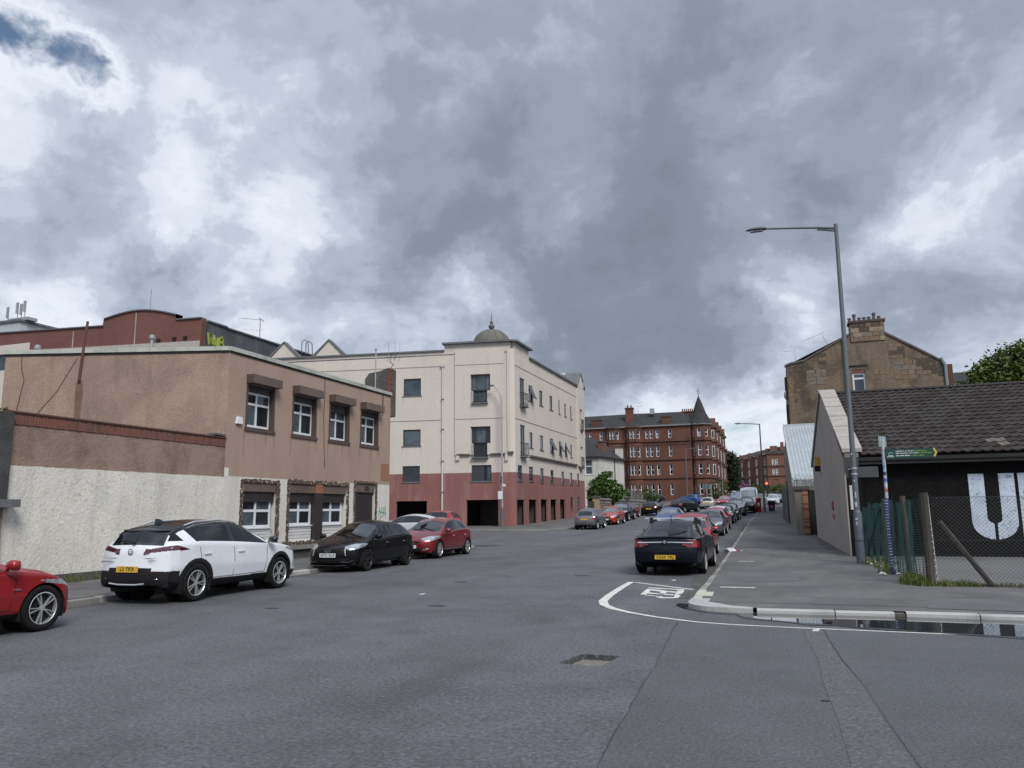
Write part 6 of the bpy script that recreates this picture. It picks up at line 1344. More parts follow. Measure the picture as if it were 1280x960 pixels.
def resample(poly, step):
    p = np.array(poly, float)
    for _ in range(2):                                 # corner cutting keeps the outline but rounds it
        q = [p[0]]
        for a, b in zip(p, p[1:]): q += [a * .78 + b * .22, a * .22 + b * .78]
        q.append(p[-1]); p = np.array(q)
    d = np.r_[0, np.cumsum(np.hypot(*np.diff(p, axis=0).T))]
    n = int(d[-1] / step) + 1; s = np.linspace(0, d[-1], n)
    return np.interp(s, d, p[:, 0]), np.interp(s, d, p[:, 1])

class CarBody:
    def __init__(s, sp, step):
        s.sp = sp; hx, hz = resample(sp['prof'], step); s.hx, s.hz = hx, hz
        L2 = sp['L'] / 2
        zb = interp(sp['zb'], hx); zt = hz; zs = np.minimum(interp(sp['zs'], hx), zt - 0.025); zs = np.maximum(zs, zb + 0.02)
        zt = np.maximum(zt, zb + 0.04)
        w = interp(sp['w'], hx); wr = np.minimum(interp(sp['wr'], hx), w * 0.94)
        cab = np.clip((zt - zs - 0.06) / 0.30, 0, 1)
        ze = zt - 0.022 - 0.05 * cab
        ze = np.maximum(ze, zs + 0.006)
        k = np.array([[0 * w, zb], [.80 * w, zb], [.955 * w, zb + .14 * (zs - zb)], [w, zb + .52 * (zs - zb)], [.972 * w, zs], [wr, ze], [0 * w, zt]])      # 7 x 2 x n
        segn = [max(2, int(round(c * 0.025 / step))) for c in (10, 5, 14, 14, 24, 26)]
        cols = []; seg = []
        for i, n in enumerate(segn):
            for j in range(n):
                f = j / n; cols.append(k[i] * (1 - f) + k[i + 1] * f); seg.append((i, f))
        cols.append(k[6]); G_ = np.array(cols)                          # nt x 2 x ns
        # gentle crown on bonnet, screens and roof; belly on the flanks
        it = max(2, int(round(7 * 0.025 / step)))
        for _ in range(it):
            G_[1:-1] = G_[1:-1] * 0.5 + (G_[:-2] + G_[2:]) * 0.25
        for _ in range(max(1, it // 2)):
            G_[:, :, 1:-1] = G_[:, :, 1:-1] * 0.5 + (G_[:, :, :-2] + G_[:, :, 2:]) * 0.25
        Y = G_[:, 0, :]; Z = G_[:, 1, :]; X = np.repeat(hx[None, :], Y.shape[0], 0)
        r = np.clip(np.abs(Y) / w[None, :], 0, 1)
        bf = np.clip((hx - (L2 - 0.85)) / 0.85, 0, 1) ** 1.4; br = np.clip((-hx - (L2 - 0.7)) / 0.7, 0, 1) ** 1.4
        mid = np.clip(1 - np.abs(hx - (sp['xc'] + sp['xs']) / 2) / 0.9, 0, 1)
        X = X - sp.get('bow_f', .25) * bf[None, :] * r ** 2.6 + sp.get('bow_r', .17) * br[None, :] * r ** 2.6 - 0.09 * mid[None, :] * r ** 2
        # wheel arches: snap nearby points on to the arch circle
        s.Ra = sp['R'] + sp.get('arch', 0.055)
        for xa in (sp['xf'], sp['xr']):
            dx, dz = X - xa, Z - sp['R']; d = np.hypot(dx, dz) + 1e-9
            near = (np.abs(d - s.Ra) < step * 0.55) & (np.abs(Y) > .6 * sp['W'])
            X = np.where(near, xa + dx / d * s.Ra, X); Z = np.where(near, sp['R'] + dz / d * s.Ra, Z)
        s.X, s.Y, s.Z = X, Y, Z; s.seg = seg; s.nt, s.ns = X.shape
        c = lambda A: (A[:-1, :-1] + A[1:, :-1] + A[1:, 1:] + A[:-1, 1:]) / 4
        s.fx, s.fy, s.fz = c(X), c(Y), c(Z)
        s.fsx = np.repeat(((hx[:-1] + hx[1:]) / 2)[None, :], s.nt - 1, 0)
        s.fseg = np.repeat(np.array([a for a, _ in seg])[:, None], s.ns - 1, 1); s.ff = np.repeat(np.array([f for _, f in seg])[:, None], s.ns - 1, 1)
        s.fzs = np.repeat(((zs[:-1] + zs[1:]) / 2)[None, :], s.nt - 1, 0); s.fzt = np.repeat(((zt[:-1] + zt[1:]) / 2)[None, :], s.nt - 1, 0)
        s.left = np.ones(s.fx.shape, bool)
        for xa in (sp['xf'], sp['xr']):
            s.left &= ~((np.hypot(s.fx - xa, s.fz - sp['R']) < s.Ra) & (s.fy > .55 * sp['W']) & (s.fseg < 4))
    def take(s, mask):
        m = mask & s.left; s.left &= ~m; return m
    def mesh(s, mask, name, m, parent, sides=(1, -1), off=0.0):
        ii, jj = np.nonzero(mask)
        if len(ii) == 0: return None
        a = ii * s.ns + jj; q = np.stack([a, a + 1, a + s.ns + 1, a + s.ns], 1)
        ids, inv = np.unique(q, return_inverse=True); inv = inv.reshape(q.shape)
        P = np.stack([s.X.ravel()[ids], s.Y.ravel()[ids], s.Z.ravel()[ids]], 1)
        vs = []; fs = []
        for sd in sides:
            o = sum(len(v) for v in vs); PP = P.copy(); PP[:, 1] *= sd; vs.append(PP); fs.append((inv if sd > 0 else inv[:, ::-1]) + o)
        V = np.concatenate(vs); F = np.concatenate(fs)
        if len(sides) == 2:                             # weld the centre line
            pass
        me = bpy.data.meshes.new(name); me.from_pydata(V.tolist(), [], F.tolist())
        if len(sides) == 2:
            bm = bmesh.new(); bm.from_mesh(me); bmesh.ops.remove_doubles(bm, verts=[v for v in bm.verts if abs(v.co.y) < 1e-4], dist=1e-4); bm.to_mesh(me); bm.free()
        me.polygons.foreach_set('use_smooth', [True] * len(me.polygons)); me.materials.append(m); me.update()
        o = bpy.data.objects.new(name, me); COL.objects.link(o); o.parent = parent
        return o
    def side(s, x, z):
        """half width of the flank at (x, z)"""
        j = int(np.argmin(np.abs(s.hx - x) + np.where((s.hz < .8 * s.sp['zs'][-1][1]), 5, 0)))
        rows = [i for i, (sg, f) in enumerate(s.seg) if 1 <= sg <= 4 or (sg == 5 and f < .15)]
        zz = s.Z[rows, j]; yy = s.Y[rows, j]; o = np.argsort(zz)
        return float(np.interp(z, zz[o], yy[o]))
    def top(s, x, y):
        j = int(np.argmin(np.abs(s.hx - x) + np.where(s.hz < .8 * s.sp['zs'][-1][1], 5, 0)))
        rows = [i for i, (sg, f) in enumerate(s.seg) if sg == 5 or (sg == 4 and f > .6)]
        yy = s.Y[rows, j]; zz = s.Z[rows, j]; o = np.argsort(yy)
        return float(np.interp(y, yy[o], zz[o]))
    def end(s, y, z, front=True):
        """x of the nose (or tail) at (y, z)"""
        sel = (np.abs(s.Y - abs(y)) < 0.06) & (np.abs(s.Z - z) < 0.06)
        xs_ = s.X[sel]
        if len(xs_) == 0: return s.sp['L'] / 2 * (1 if front else -1)
        return float(xs_.max() if front else xs_.min())

RIM = {}
def wheel_meshes(R_, style, mrim, width=0.215):
    key = (round(R_, 3), style, mrim.name, width)
    if key in RIM: return RIM[key]
    rr = R_ * 0.70
    mb = MB(); h = width / 2
    mb.lathe([(rr, -h * .92), (R_ * .90, -h), (R_ * .975, -h * .82), (R_, -h * .5), (R_, h * .5), (R_ * .975, h * .82), (R_ * .90, h), (rr, h * .92), (rr * .97, h * .2), (rr * .97, -h * .2), (rr, -h * .92)], 0, 0, 36, axis='y')
    me = bpy.data.meshes.new('wheel'); me.from_pydata(mb.v, [], mb.f); me.materials.append(M['tyre']); me.polygons.foreach_set('use_smooth', [True] * len(me.polygons)); me.update()
    back = MB(); back.lathe([(0.001, h * .25), (rr * .98, h * .25)], 0, 0, 24, axis='y'); back.lathe([(rr * .56, h * .30), (rr * .62, h * .36), (0.001, h * .36)], 0, 0, 20, axis='y')
    mk = bpy.data.meshes.new('brake_disc'); mk.from_pydata(back.v, [], back.f); mk.materials.append(M['plastic']); mk.update()
    rb = MB(); rb.lathe([(rr * 1.0, h * .95), (rr * .955, h * .99), (rr * .93, h * .90), (rr * .93, h * .3)], 0, 0, 36, axis='y'); rb.lathe([(0.001, h * .86), (rr * .17, h * .84), (rr * .19, h * .6)], 0, 0, 14, axis='y')
    nsp, dbl, wd = {'double5': (5, .16, .024), 'five': (5, 0, .10), 'multi': (10, 0, .052), 'blade': (7, .0, .085), 'star': (5, .10, .052)}[style]
    for k in range(nsp):
        for sgn in ((1, -1) if dbl else (1,)):
            a = 2 * math.pi * k / nsp + math.pi / 2; a1 = a + sgn * dbl * (1.6 if style == 'star' else 1.0); a0 = a + sgn * dbl * 0.5
            def pt(r, an, lat, y): return (rr * r * math.cos(an) - math.sin(an) * lat * R_, y, rr * r * math.sin(an) + math.cos(an) * lat * R_)
            w0, w1 = wd * 1.15, wd * 0.95
            rb.hexa([pt(.12, a0, -w0, h * .55), pt(.12, a0, w0, h * .55), pt(.95, a1, w1, h * .60), pt(.95, a1, -w1, h * .60), pt(.12, a0, -w0 * .7, h * .84), pt(.12, a0, w0 * .7, h * .84), pt(.95, a1, w1 * .8, h * .90), pt(.95, a1, -w1 * .8, h * .90)])
    mr = bpy.data.meshes.new('rim'); mr.from_pydata(rb.v, [], rb.f); mr.materials.append(mrim); mr.update()
    RIM[key] = (me, mr, mk); return RIM[key]

def add_wheels(root, sp, style, mrim, detail=True):
    me, mr, mk = wheel_meshes(sp['R'], style, mrim)
    for xa in (sp['xf'], sp['xr']):
        for sd in (1, -1):
            o = bpy.data.objects.new('wheel', me); COL.objects.link(o); o.parent = root
            o.location = (xa, sd * (sp['W'] - 0.125), sp['R']); o.rotation_euler = (0, rnd.uniform(0, 1.2), 0 if sd > 0 else math.pi)
            r = bpy.data.objects.new('rim', mr); COL.objects.link(r); r.parent = o
            if detail: d = bpy.data.objects.new('brake_disc', mk); COL.objects.link(d); d.parent = o

def number_plate(root, txt, yellow, x, z, front, w=0.52, h=0.112, tilt=0.0):
    sg = 1 if front else -1
    mb = MB(); mb.box(-0.006, 0.006, -w / 2, w / 2, -h / 2, h / 2)
    o = mb.build('number_plate', M['plate_y' if yellow else 'plate_w'], root); o.location = (x + sg * 0.012, 0, z); o.rotation_euler = (0, tilt, 0)
    if txt:
        vs, fs = text_mesh(txt, 0.098); k = min(1.15, (w - 0.05) / (max(v[0] for v in vs) - min(v[0] for v in vs)))
        m2 = MB(); m2.add([(sg * (0.0068 + v[2] * 0.2), sg * v[0] * k, v[1] * 1.05) for v in vs], fs); m2.build('characters', M['ink'], o)
    return o

def make_car(name, label, sp, body_m, loc, heading, step=0.03, wheel='five', mrim=None, group='cars parked along the kerb', plate=None, roof_m=None, cladding=False, slope=0.0, glass=None, cat='car', handles=True, dark_tail=False, mirrors=True, trim=None, tail_fn=None, head_fn=None, interior=False, privacy=False):
    root = thing(name, label, cat, loc, 0, group, local=True)
    root.rotation_euler = (Matrix.Rotation(heading, 3, 'Z') @ Matrix.Rotation(-slope, 3, 'Y')).to_euler()
    root['h'] = heading; del root['h']
    b = CarBody(sp, step); gl = glass or M['car_glass']; L2 = sp['L'] / 2; H = sp['H']
    X, Y, Z, S, F = b.fx, b.fy, b.fz, b.fseg, b.ff; near = step < 0.045
    # glazing
    top = interp([(sp['xc'], interp(sp['zs'], sp['xc'])), (sp['xs'], H - .10)], 0) if False else None
    zc0, zc1 = float(interp(sp['zs'], sp['xc'])), H - .09
    xa = sp['xc'] + (sp['xs'] - sp['xc']) * np.clip((Z - zc0) / (zc1 - zc0), 0, 1)
    xcl = sp['xC'][0] + (sp['xC'][1] - sp['xC'][0]) * np.clip((Z - zc0) / (zc1 - zc0), 0, 1)
    band = (S == 4) & (F > .07) & (F < .93)
    sideg = (S == 4) & (F > .13) & (F < .86) & (b.fsx < xa - .16) & (b.fsx > xcl + .03)
    sidet = band & (b.fsx < xa - .12) & (b.fsx > xcl) 
    pil = sideg & (np.abs(b.fsx - sp['xB'] - .04 * (Z - zc0)) < .05)
    sm = b.take(sideg & ~pil)
    b_scr = (S == 5) & (F > .10) & (b.fsx < sp['xc'] - .07) & (b.fsx > sp['xs'] + .05)
    wm = b.take(b_scr)
    b_rear = (S == 5) & (F > .14) & (b.fsx < sp['xrt'] - .05) & (b.fsx > sp['xrb'] + .02) & (b.fx > -L2 + .10)
    rm = b.take(b_rear)
    tm = b.take(sidet)
    sw = b.take((S == 5) & (F > .04) & (b.fsx < sp['xc'] - .01) & (b.fsx > sp['xs'] + .02))
    rw = b.take((S == 5) & (F > .06) & (b.fsx < sp['xrt'] - .01) & (b.fsx > sp['xrb'] - .01) & (b.fx > -L2 + .08))
    # lamps, grille
    hl, hy, hz0, hz1, k0, k1 = sp['head']
    dxf = np.maximum(L2 - .05 - X, 0)
    uh = (dxf - .02) / (hl + .10)
    hzc = (hz0 + hz1) / 2 + (k0 + .02) * (hl + .1) * np.clip(uh, 0, 1); hth = (hz1 - hz0) / 2 * np.sqrt(np.clip(1.02 - uh, 0, 1)) * np.clip(.55 + uh * 2.2, 0, 1)
    hm = b.take((uh < 1) & (Y > hy) & (np.abs(Z - hzc - .02 * (Y - hy)) < hth * np.clip(.35 + (Y - hy) * 3.5, 0, 1)) & (S >= 2) & (X > 0)) if head_fn is None else b.take(head_fn(b, X, Y, Z, S))
    gy, gz0, gz1 = sp['grille']; gm = b.take((X > L2 - .30) & (Y < gy * (1 - .25 * np.clip((gz1 - Z) / (gz1 - gz0), 0, 1))) & (Z > gz0) & (Z < gz1))
    iy, iz0, iz1 = sp['intake']; im = b.take((X > L2 - .32) & (Y < iy * (.75 + .25 * np.clip((Z - iz0) / (iz1 - iz0), 0, 1))) & (Z > iz0) & (Z < iz1))
    tl, ty, tz0, tz1 = sp['tail']; dxr = X + L2
    tmk = b.take((dxr < tl) & (Y > ty) & (Z > tz0) & (Z < tz1) & (S >= 2)) if tail_fn is None else b.take(tail_fn(b, X, Y, Z, S))
    cm = rmk = None
    if cladding:
        arch = np.zeros(X.shape, bool)
        for xq in (sp['xf'], sp['xr']): arch |= (np.hypot(X - xq, Z - sp['R']) < b.Ra + .075) & (Y > .5 * sp['W']) & (S < 4)
        sill = (Z < .40 + .05 * np.clip((X + 1.4) / 2.6, 0, 1) * 0 + .10 * np.clip((-X - 1.6) / .5, 0, 1)) & (S < 4)
        rear = (X < -L2 + .42) & (Z < .625)
        step_ = (X < -L2 + .35) & (Y < .52) & (Z < .69)
        cm = b.take(arch | sill | rear | step_)
    else:
        cm = b.take((S <= 1) | ((S == 2) & (Z < interp(sp['zb'], b.fsx) + .05)))
    if roof_m is not None:
        rmk = b.take(((S == 5) | ((S == 4) & (F > .80))) & (b.fsx < sp['xs'] + .15) & (b.fx > -L2 + .12) & (b.fzt > b.fzs + .25) | ((S == 4) & (F > .25 - .0 * F) & (b.fsx < sp['xs'] + .0) & (b.fsx < xcl - .30) & (b.fx > -L2 + .2) & (b.fz > 1.18)))
    body = b.mesh(b.left, 'body', body_m, root)
    rear_gl = gl
    if interior:
        glass = M['glass_screen']; gl = M['glass_see']; rear_gl = M['glass_privacy'] if privacy else M['glass_see']
        keep = (b.fseg >= 2) & ~(sm | wm | rm) & (b.fsx < sp['xc'] + .15) & (b.fx > -L2 + .12) & (b.fz > .45)
        li = b.mesh(keep, 'cabin_lining', M['lining'], root)
        for v in li.data.vertices: v.co = Vector((v.co.x * .985, v.co.y * .965, v.co.z - .022))
        W_ = sp['W']; xs0 = sp['xs'] - .35
        mb = MB(); mb.box(xs0 - 1.7, sp['xc'] + .1, -W_ * .84, W_ * .84, .30, .42); mb.build('cabin_floor', M['lining'], root)
        mb = MB(); mb.prism([(sp['xc'] - .05, -W_ * .80, .5), (sp['xc'] - .45, -W_ * .80, .55), (sp['xc'] - .48, -W_ * .80, zc0 - .06), (sp['xc'] - .30, -W_ * .80, zc0 + .0), (sp['xc'] - .08, -W_ * .80, zc0 - .04)], (0, W_ * 1.6, 0)); mb.build('dashboard', M['lining'], root)
        def seat_mb(x, y, w, hr=True):
            mb = MB(); mb.prism([(x + .50, y - w, .42), (x + .52, y - w, .60), (x + .05, y - w, .56), (x - .16, y - w, zc0 + .17), (x - .26, y - w, zc0 + .17), (x - .12, y - w, .42)], (0, 2 * w, 0)); return mb
        for y in (.37, -.37):
            st_ = seat_mb(xs0 - .05, y, .22).build('seat', M['seat'], root)
            mb = MB(); mb.hexa([(xs0 - .28, y - .12, zc0 + .19), (xs0 - .18, y - .12, zc0 + .19), (xs0 - .18, y + .12, zc0 + .19), (xs0 - .28, y + .12, zc0 + .19), (xs0 - .31, y - .10, zc0 + .35), (xs0 - .23, y - .10, zc0 + .35), (xs0 - .23, y + .10, zc0 + .35), (xs0 - .31, y + .10, zc0 + .35)]); mb.build('headrest', M['seat'], st_)
        st_ = seat_mb(sp['xr'] + .28, 0, .60).build('rear_seat', M['seat'], root)
        for y in (.36, -.36):
            mb = MB(); xh = sp['xr'] + .06; mb.box(xh - .05, xh + .05, y - .12, y + .12, zc0 + .18, zc0 + .30); mb.build('headrest', M['seat'], st_)
        mb = MB(); xw = sp['xc'] - .62; mb.tube([(xw + .07 * math.sin(R(a)), -.37 + .18 * math.cos(R(a)), zc0 - .02 + .16 * math.sin(R(a))) for a in range(0, 361, 30)], .016, 5); mb.build('steering_wheel', M['plastic'], root)
        mb = MB(); mb.box(sp['xs'] + .06, sp['xs'] + .10, -.11, .11, H - .25, H - .18); mb.build('rear_view_mirror', M['plastic'], root)
    for msk, nm, mt in ((wm, 'windscreen', glass or M['windscreen']), (rm, 'rear_window', rear_gl), (tm, 'window_trim', M['gloss_black']), (sw, 'screen_surround', M['gloss_black']), (rw, 'rear_screen_surround', M['gloss_black']), (gm, 'grille', M['plastic']), (im, 'air_intake', M['plastic']), (cm, 'lower_cladding' if cladding else 'underside', M['plastic']), (rmk, 'roof', roof_m)):
        if msk is not None: b.mesh(msk, nm, mt, root)
    for sd in (1, -1):
        fr = sm & (b.fsx > sp['xB']); rrm = sm & (b.fsx <= sp['xB'])
        b.mesh(fr, 'side_window', gl, root, (sd,)); b.mesh(rrm, 'side_window', rear_gl, root, (sd,))
        b.mesh(hm, 'headlight', M['lamp_clear'], root, (sd,)); b.mesh(tmk, 'tail_light', M['lamp_dark'] if dark_tail else M['lamp_red'], root, (sd,))
    # arch liners and floor box
    wi = sp['W'] * .48
    for xq in (sp['xf'], sp['xr']):
        for sd in (1, -1):
            mb = MB(); o_ = sd * (sp['W'] - .015); n = 16
            for i in range(n):
                a0, a1 = R(-25 + 230 * i / n), R(-25 + 230 * (i + 1) / n); ra = b.Ra + .004
                p0, p1 = (xq + ra * math.cos(a0), sp['R'] + ra * math.sin(a0)), (xq + ra * math.cos(a1), sp['R'] + ra * math.sin(a1))
                mb.quad((p0[0], o_ * .985, p0[1]), (p1[0], o_ * .985, p1[1]), (p1[0], sd * wi, p1[1]), (p0[0], sd * wi, p0[1]))
            mb.add([(xq + (b.Ra + .004) * math.cos(R(a)), sd * wi, sp['R'] + (b.Ra + .004) * math.sin(R(a))) for a in range(0, 360, 24)], [tuple(range(15))])
            mb.build('wheel_arch', M['seam'], root)
    add_wheels(root, sp, wheel, mrim or M['alloy'], near)
    # mirrors, handles, seams, wipers
    if mirrors:
        xm = sp['xc'] - .20; zm = zc0 + sp.get('mz', .10)
        for sd in (1, -1):
            yb = b.side(xm, zc0 + .02)
            mb = MB(); pr_ = [(0.0, -.065), (.05, -.075), (.075, -.01), (.06, .06), (.0, .075), (-.05, .055), (-.06, -.03)]
            vs = [];
            for yy, kx, oy in ((yb + .04, .7, 0), (yb + .10, 1.05, .0), (yb + .20, 1.0, -.01), (yb + .235, .55, -.02)):
                vs += [(xm + px * kx * 1.15 + oy, sd * yy, zm + pz * kx) for px, pz in pr_]
            n = len(pr_); fs = [tuple(range(n))[::-1], tuple(range(3 * n, 4 * n))] + [(r * n + i, r * n + (i + 1) % n, (r + 1) * n + (i + 1) % n, (r + 1) * n + i) for r in range(3) for i in range(n)]
            mb.add(vs, fs); mb.hexa([(xm + .02, sd * (yb - .03), zm - .07), (xm + .07, sd * (yb - .03), zm - .07), (xm + .05, sd * (yb + .08), zm - .03), (xm + .0, sd * (yb + .08), zm - .03), (xm + .02, sd * (yb - .03), zm - .03), (xm + .07, sd * (yb - .03), zm - .03), (xm + .05, sd * (yb + .08), zm + .0), (xm, sd * (yb + .08), zm + .0)])
            mo = mb.build('door_mirror', M['gloss_black'] if cladding or roof_m else body_m, root)
            for p in mo.data.polygons: p.use_smooth = True
    if near:
        def seamline(pts, nm='door_seam', r=0.006, mt=None, sides=(1, -1)):
            for sd in sides:
                mb = MB(); mb.tube([(x, sd * (b.side(x, z) + .001), z) for x, z in pts], r, 4); mb.build(nm, mt or M['seam'], root)
        zl = .36 if not cladding else .43
        xd1 = sp['xf'] - sp['R'] - .16; xB = sp['xB']; xd3 = sp['xr'] + sp['R'] + .02
        seamline([(sp['xc'] - .22, zc0 - .01), (xd1 + .02, zc0 - .12), (xd1, zl + .25), (xd1 - .05, zl)])
        seamline([(xB, zc0 + .0), (xB + .02, zl + .3), (xB - .0, zl)])
        seamline([(xd3 - .33, zc0 + .04), (xd3 - .28, zc0 - .2), (xd3 - .05, zl + .16), (xd3 + .02, zl)])
        seamline([(xd1 - .05, zl), (xB, zl - .004), (xd3 + .02, zl)])
        if handles:
            for xh in (xB + .22, xd3 - .12):
                for sd in (1, -1):
                    z = zc0 - .10; yb = b.side(xh, z); mb = MB(); mb.tube([(xh - .10, sd * yb, z), (xh - .085, sd * (yb + .028), z), (xh + .085, sd * (yb + .026), z), (xh + .10, sd * yb, z)], .012, 6); mb.build('door_handle', body_m if trim is None else trim, root)
    if plate:
        txt, front, z = plate; x = b.end(0.0, z, front); number_plate(root, txt, not front, x, z, front)
    return root, b

HN, HS = R(90), R(-90)       # heading up the street / down towards the camera
# white two-tone crossover, its back to us
P_white = paint('paint_white', (0.68, 0.70, 0.73)); P_black = paint('paint_black', (0.006, 0.006, 0.0075), rough=0.25); P_red = paint('paint_red', (0.26, 0.012, 0.016), 0.25)
def tail_suv(b, X, Y, Z, S):
    d = X + 2.24
    return (d < .72) & (Y > .30) & (Z > .955 + .05 * np.clip((Y - .3) / .5, 0, 1) - .03 * (Y < .42)) & (Z < 1.045 + .075 * np.clip((Y - .45) / .45, 0, 1) - .12 * np.clip((d - .35) / .37, 0, 1)) & (S >= 2)
suv, bs_ = make_car('parked_suv', 'white crossover with black roof and cladding seen from behind', dict(SUV, arch=.05), P_white, (-11.98, 14.12, 0), HN, 0.014, 'double5', M['alloy'], roof_m=P_black, cladding=True, interior=True, privacy=True, plate=('L3 TKR', False, .665), dark_tail=True, tail_fn=tail_suv, trim=P_white)
def suvpart(mb, name, m): return mb.build(name, m, suv)
for sd in (1, -1):
    mb = MB(); mb.tube([(x, sd * bs_.side(x, z) * 0.995, z) for x, z in ((.86, 1.10), (.30, 1.42), (-.1, 1.495), (-.7, 1.51), (-1.2, 1.475), (-1.45, 1.41))], .012, 5); suvpart(mb, 'chrome_strip', M['chrome'])
    mb = MB(); mb.tube([(.12, sd * .58, bs_.top(.12, .58)), (.0, sd * .58, bs_.top(0, .58) + .035), (-.5, sd * .575, bs_.top(-.5, .575) + .045), (-1.15, sd * .555, bs_.top(-1.15, .555) + .04), (-1.42, sd * .54, bs_.top(-1.42, .54))], .020, 6); suvpart(mb, 'roof_rail', M['alloy'])
    mb = MB(); mb.tube([(-2.17, sd * .34, .43), (-2.19, sd * .36, .475), (-2.14, sd * .62, .485), (-2.02, sd * .78, .47), (-2.08, sd * .72, .425), (-2.17, sd * .34, .43)], .014, 5); suvpart(mb, 'exhaust_trim', M['chrome'])
    mb = MB(); xq = bs_.end(.55, .60, False); mb.hexa([(xq - .012, sd * .42, .60), (xq + .03, sd * .42, .60), (xq + .06, sd * .60, .60), (xq + .018, sd * .60, .60), (xq - .012, sd * .42, .625), (xq + .03, sd * .42, .625), (xq + .06, sd * .60, .625), (xq + .018, sd * .60, .625)]); suvpart(mb, 'reflector', M['lamp_dark'])
    pass
mb = MB(); mb.tube([(-2.24, -.42, .40), (-2.25, -.2, .38), (-2.25, .2, .38), (-2.24, .42, .40)], .018, 5); suvpart(mb, 'skid_trim', M['alloy'])
mb = MB(); mb.prism([(-1.36, -.03, bs_.top(-1.36, 0) - .01), (-1.60, -.028, bs_.top(-1.6, 0) - .01), (-1.58, -.012, bs_.top(-1.6, 0) + .10), (-1.52, -.012, bs_.top(-1.6, 0) + .10)], (0, .05, 0)); suvpart(mb, 'roof_fin', M['gloss_black'])
xe = bs_.end(0, 1.0, False) - .012
mb = MB(); mb.lathe([(.055, -.006), (.062, 0), (.055, .006), (.048, 0), (.055, -.006)], 0, 0, 20); mb2 = MB(); mb2.add([(xe - .004, v[0], .985 + v[1]) for v in [(a[0], a[1]) for a in mb.v]], mb.f)
mb2.add([], []); mb2.tube([(xe - .006, -.05, .99), (xe - .006, .0, 1.0), (xe - .006, -.012, .975), (xe - .006, .05, .985)], .008, 4); suvpart(mb2, 'badge', M['chrome'])
vs, fs = text_mesh('GRANDLAND X', .045); mb = MB(); mb.add([(bs_.end(.5, .80, False) - .018, .55 - v[0] * -1 * -1, .80 + v[1]) for v in vs], fs); suvpart(mb, 'badge_lettering', M['chrome'])
vs, fs = text_mesh('TURBO D', .04); mb = MB(); mb.add([(bs_.end(.5, .80, False) - .018, -.52 - v[0], .82 + v[1]) for v in vs], fs); suvpart(mb, 'badge_lettering', M['chrome'])
mb = MB(); mb.tube([(-1.80, -.56, bs_.top(-1.80, .56)), (-1.86, -.3, bs_.top(-1.86, .3) + .012), (-1.86, .3, bs_.top(-1.86, .3) + .012), (-1.80, .56, bs_.top(-1.80, .56))], .028, 6); suvpart(mb, 'roof_spoiler', M['gloss_black'])
mb = MB(); mb.tube([(-2.10, .0, 1.16), (-2.085, .22, 1.185), (-2.06, .40, 1.20)], .016, 5); mb.lathe([(.035, 1.13), (.035, 1.17), (.001, 1.18)], -2.11, 0, 8); suvpart(mb, 'rear_wiper', M['plastic'])
mb = MB(); mb.tube([(-2.17, y, .87) for y in (-.62, -.3, 0, .3, .62)], .004, 4); suvpart(mb, 'tailgate_seam', M['seam'])
# black hatchback with its nose to us
fie, bf_ = make_car('parked_hatchback', 'black hatchback with a white front plate between the white crossover and a red car', dict(HATCH, bow_f=.27, head=(.64, .45, .60, .77, .10, .13), grille=(.52, .47, .66), intake=(.60, .22, .40), arch=.045), P_black, (-12.5, 21.63, g(21.6)), HS, 0.018, 'double5', M['alloy_dark'], plate=('SH72 XLA', True, .485), interior=True)
xg = bf_.end(0, .60) + .006
mb = MB(); mb.add([(xg + .004, .10 * math.cos(R(a)), .615 + .042 * math.sin(R(a))) for a in range(0, 360, 20)], [tuple(range(18))]); mb.build('badge', M['alloy_dark'], fie)
mb = MB(); mb.tube([(xg + .005, .102 * math.cos(R(a)), .615 + .044 * math.sin(R(a))) for a in range(0, 361, 20)], .005, 4); mb.build('badge_rim', M['chrome'], fie)
for k in range(5):
    mb = MB(); z = .48 + k * .04; mb.tube([(bf_.end(abs(y), z) + .002, y, z) for y in (-.44, -.22, 0, .22, .44)], .006, 4); mb.build('grille_bar', M['gloss_black'], fie)
for sd in (1, -1):
    mb = MB(); mb.tube([(bf_.end(.50, z) - .0, sd * (.50 + (.66 - z) * .2), z) for z in (.66, .56, .47)], .012, 5); mb.build('grille_edge', M['alloy'], fie)
    mb = MB(); mb.tube([(bf_.end(.42, .30) + .01, sd * .40, .30), (bf_.end(.6, .28) + .01, sd * .60, .285), (bf_.end(.70, .33) + .0, sd * .72, .345)], .022, 5); mb.build('bumper_blade', M['alloy_dark'], fie)
    mb = MB(); mb.tube([(x, sd * bf_.side(x, .24), .235) for x in (.75, .2, -.4, -.85)], .018, 5); mb.build('side_skirt', M['gloss_black'], fie)
    mb = MB(); mb.tube([(x, sd * (bf_.side(x, z) + .001), z) for x, z in ((.75, .44), (.2, .42), (-.4, .44), (-.8, .50))], .012, 4); mb.build('door_crease', P_black, fie)
mb = MB(); mb.tube([(bf_.end(.0, .25) - .02, -.6, .215), (bf_.end(0, .25) + .03, -.3, .20), (bf_.end(0, .25) + .03, .3, .20), (bf_.end(0, .25) - .02, .6, .215)], .02, 5); mb.build('front_splitter', M['gloss_black'], fie)
def wiper(root, b, sp, y0, y1):
    x0, x1 = sp['xc'] - .02, sp['xc'] - .10; mb = MB(); mb.tube([(x0, y0, b.top(x0, abs(y0)) + .012), ((x0 + x1) / 2 - .04, (y0 + y1) / 2, b.top((x0 + x1) / 2 - .04, abs(y0 + y1) / 2) + .014), (x1 - .1, y1, b.top(x1 - .1, abs(y1)) + .012)], .011, 4); mb.build('wiper', M['plastic'], root)
wiper(fie, bf_, HATCH, .50, -.02); wiper(fie, bf_, HATCH, .02, -.48)
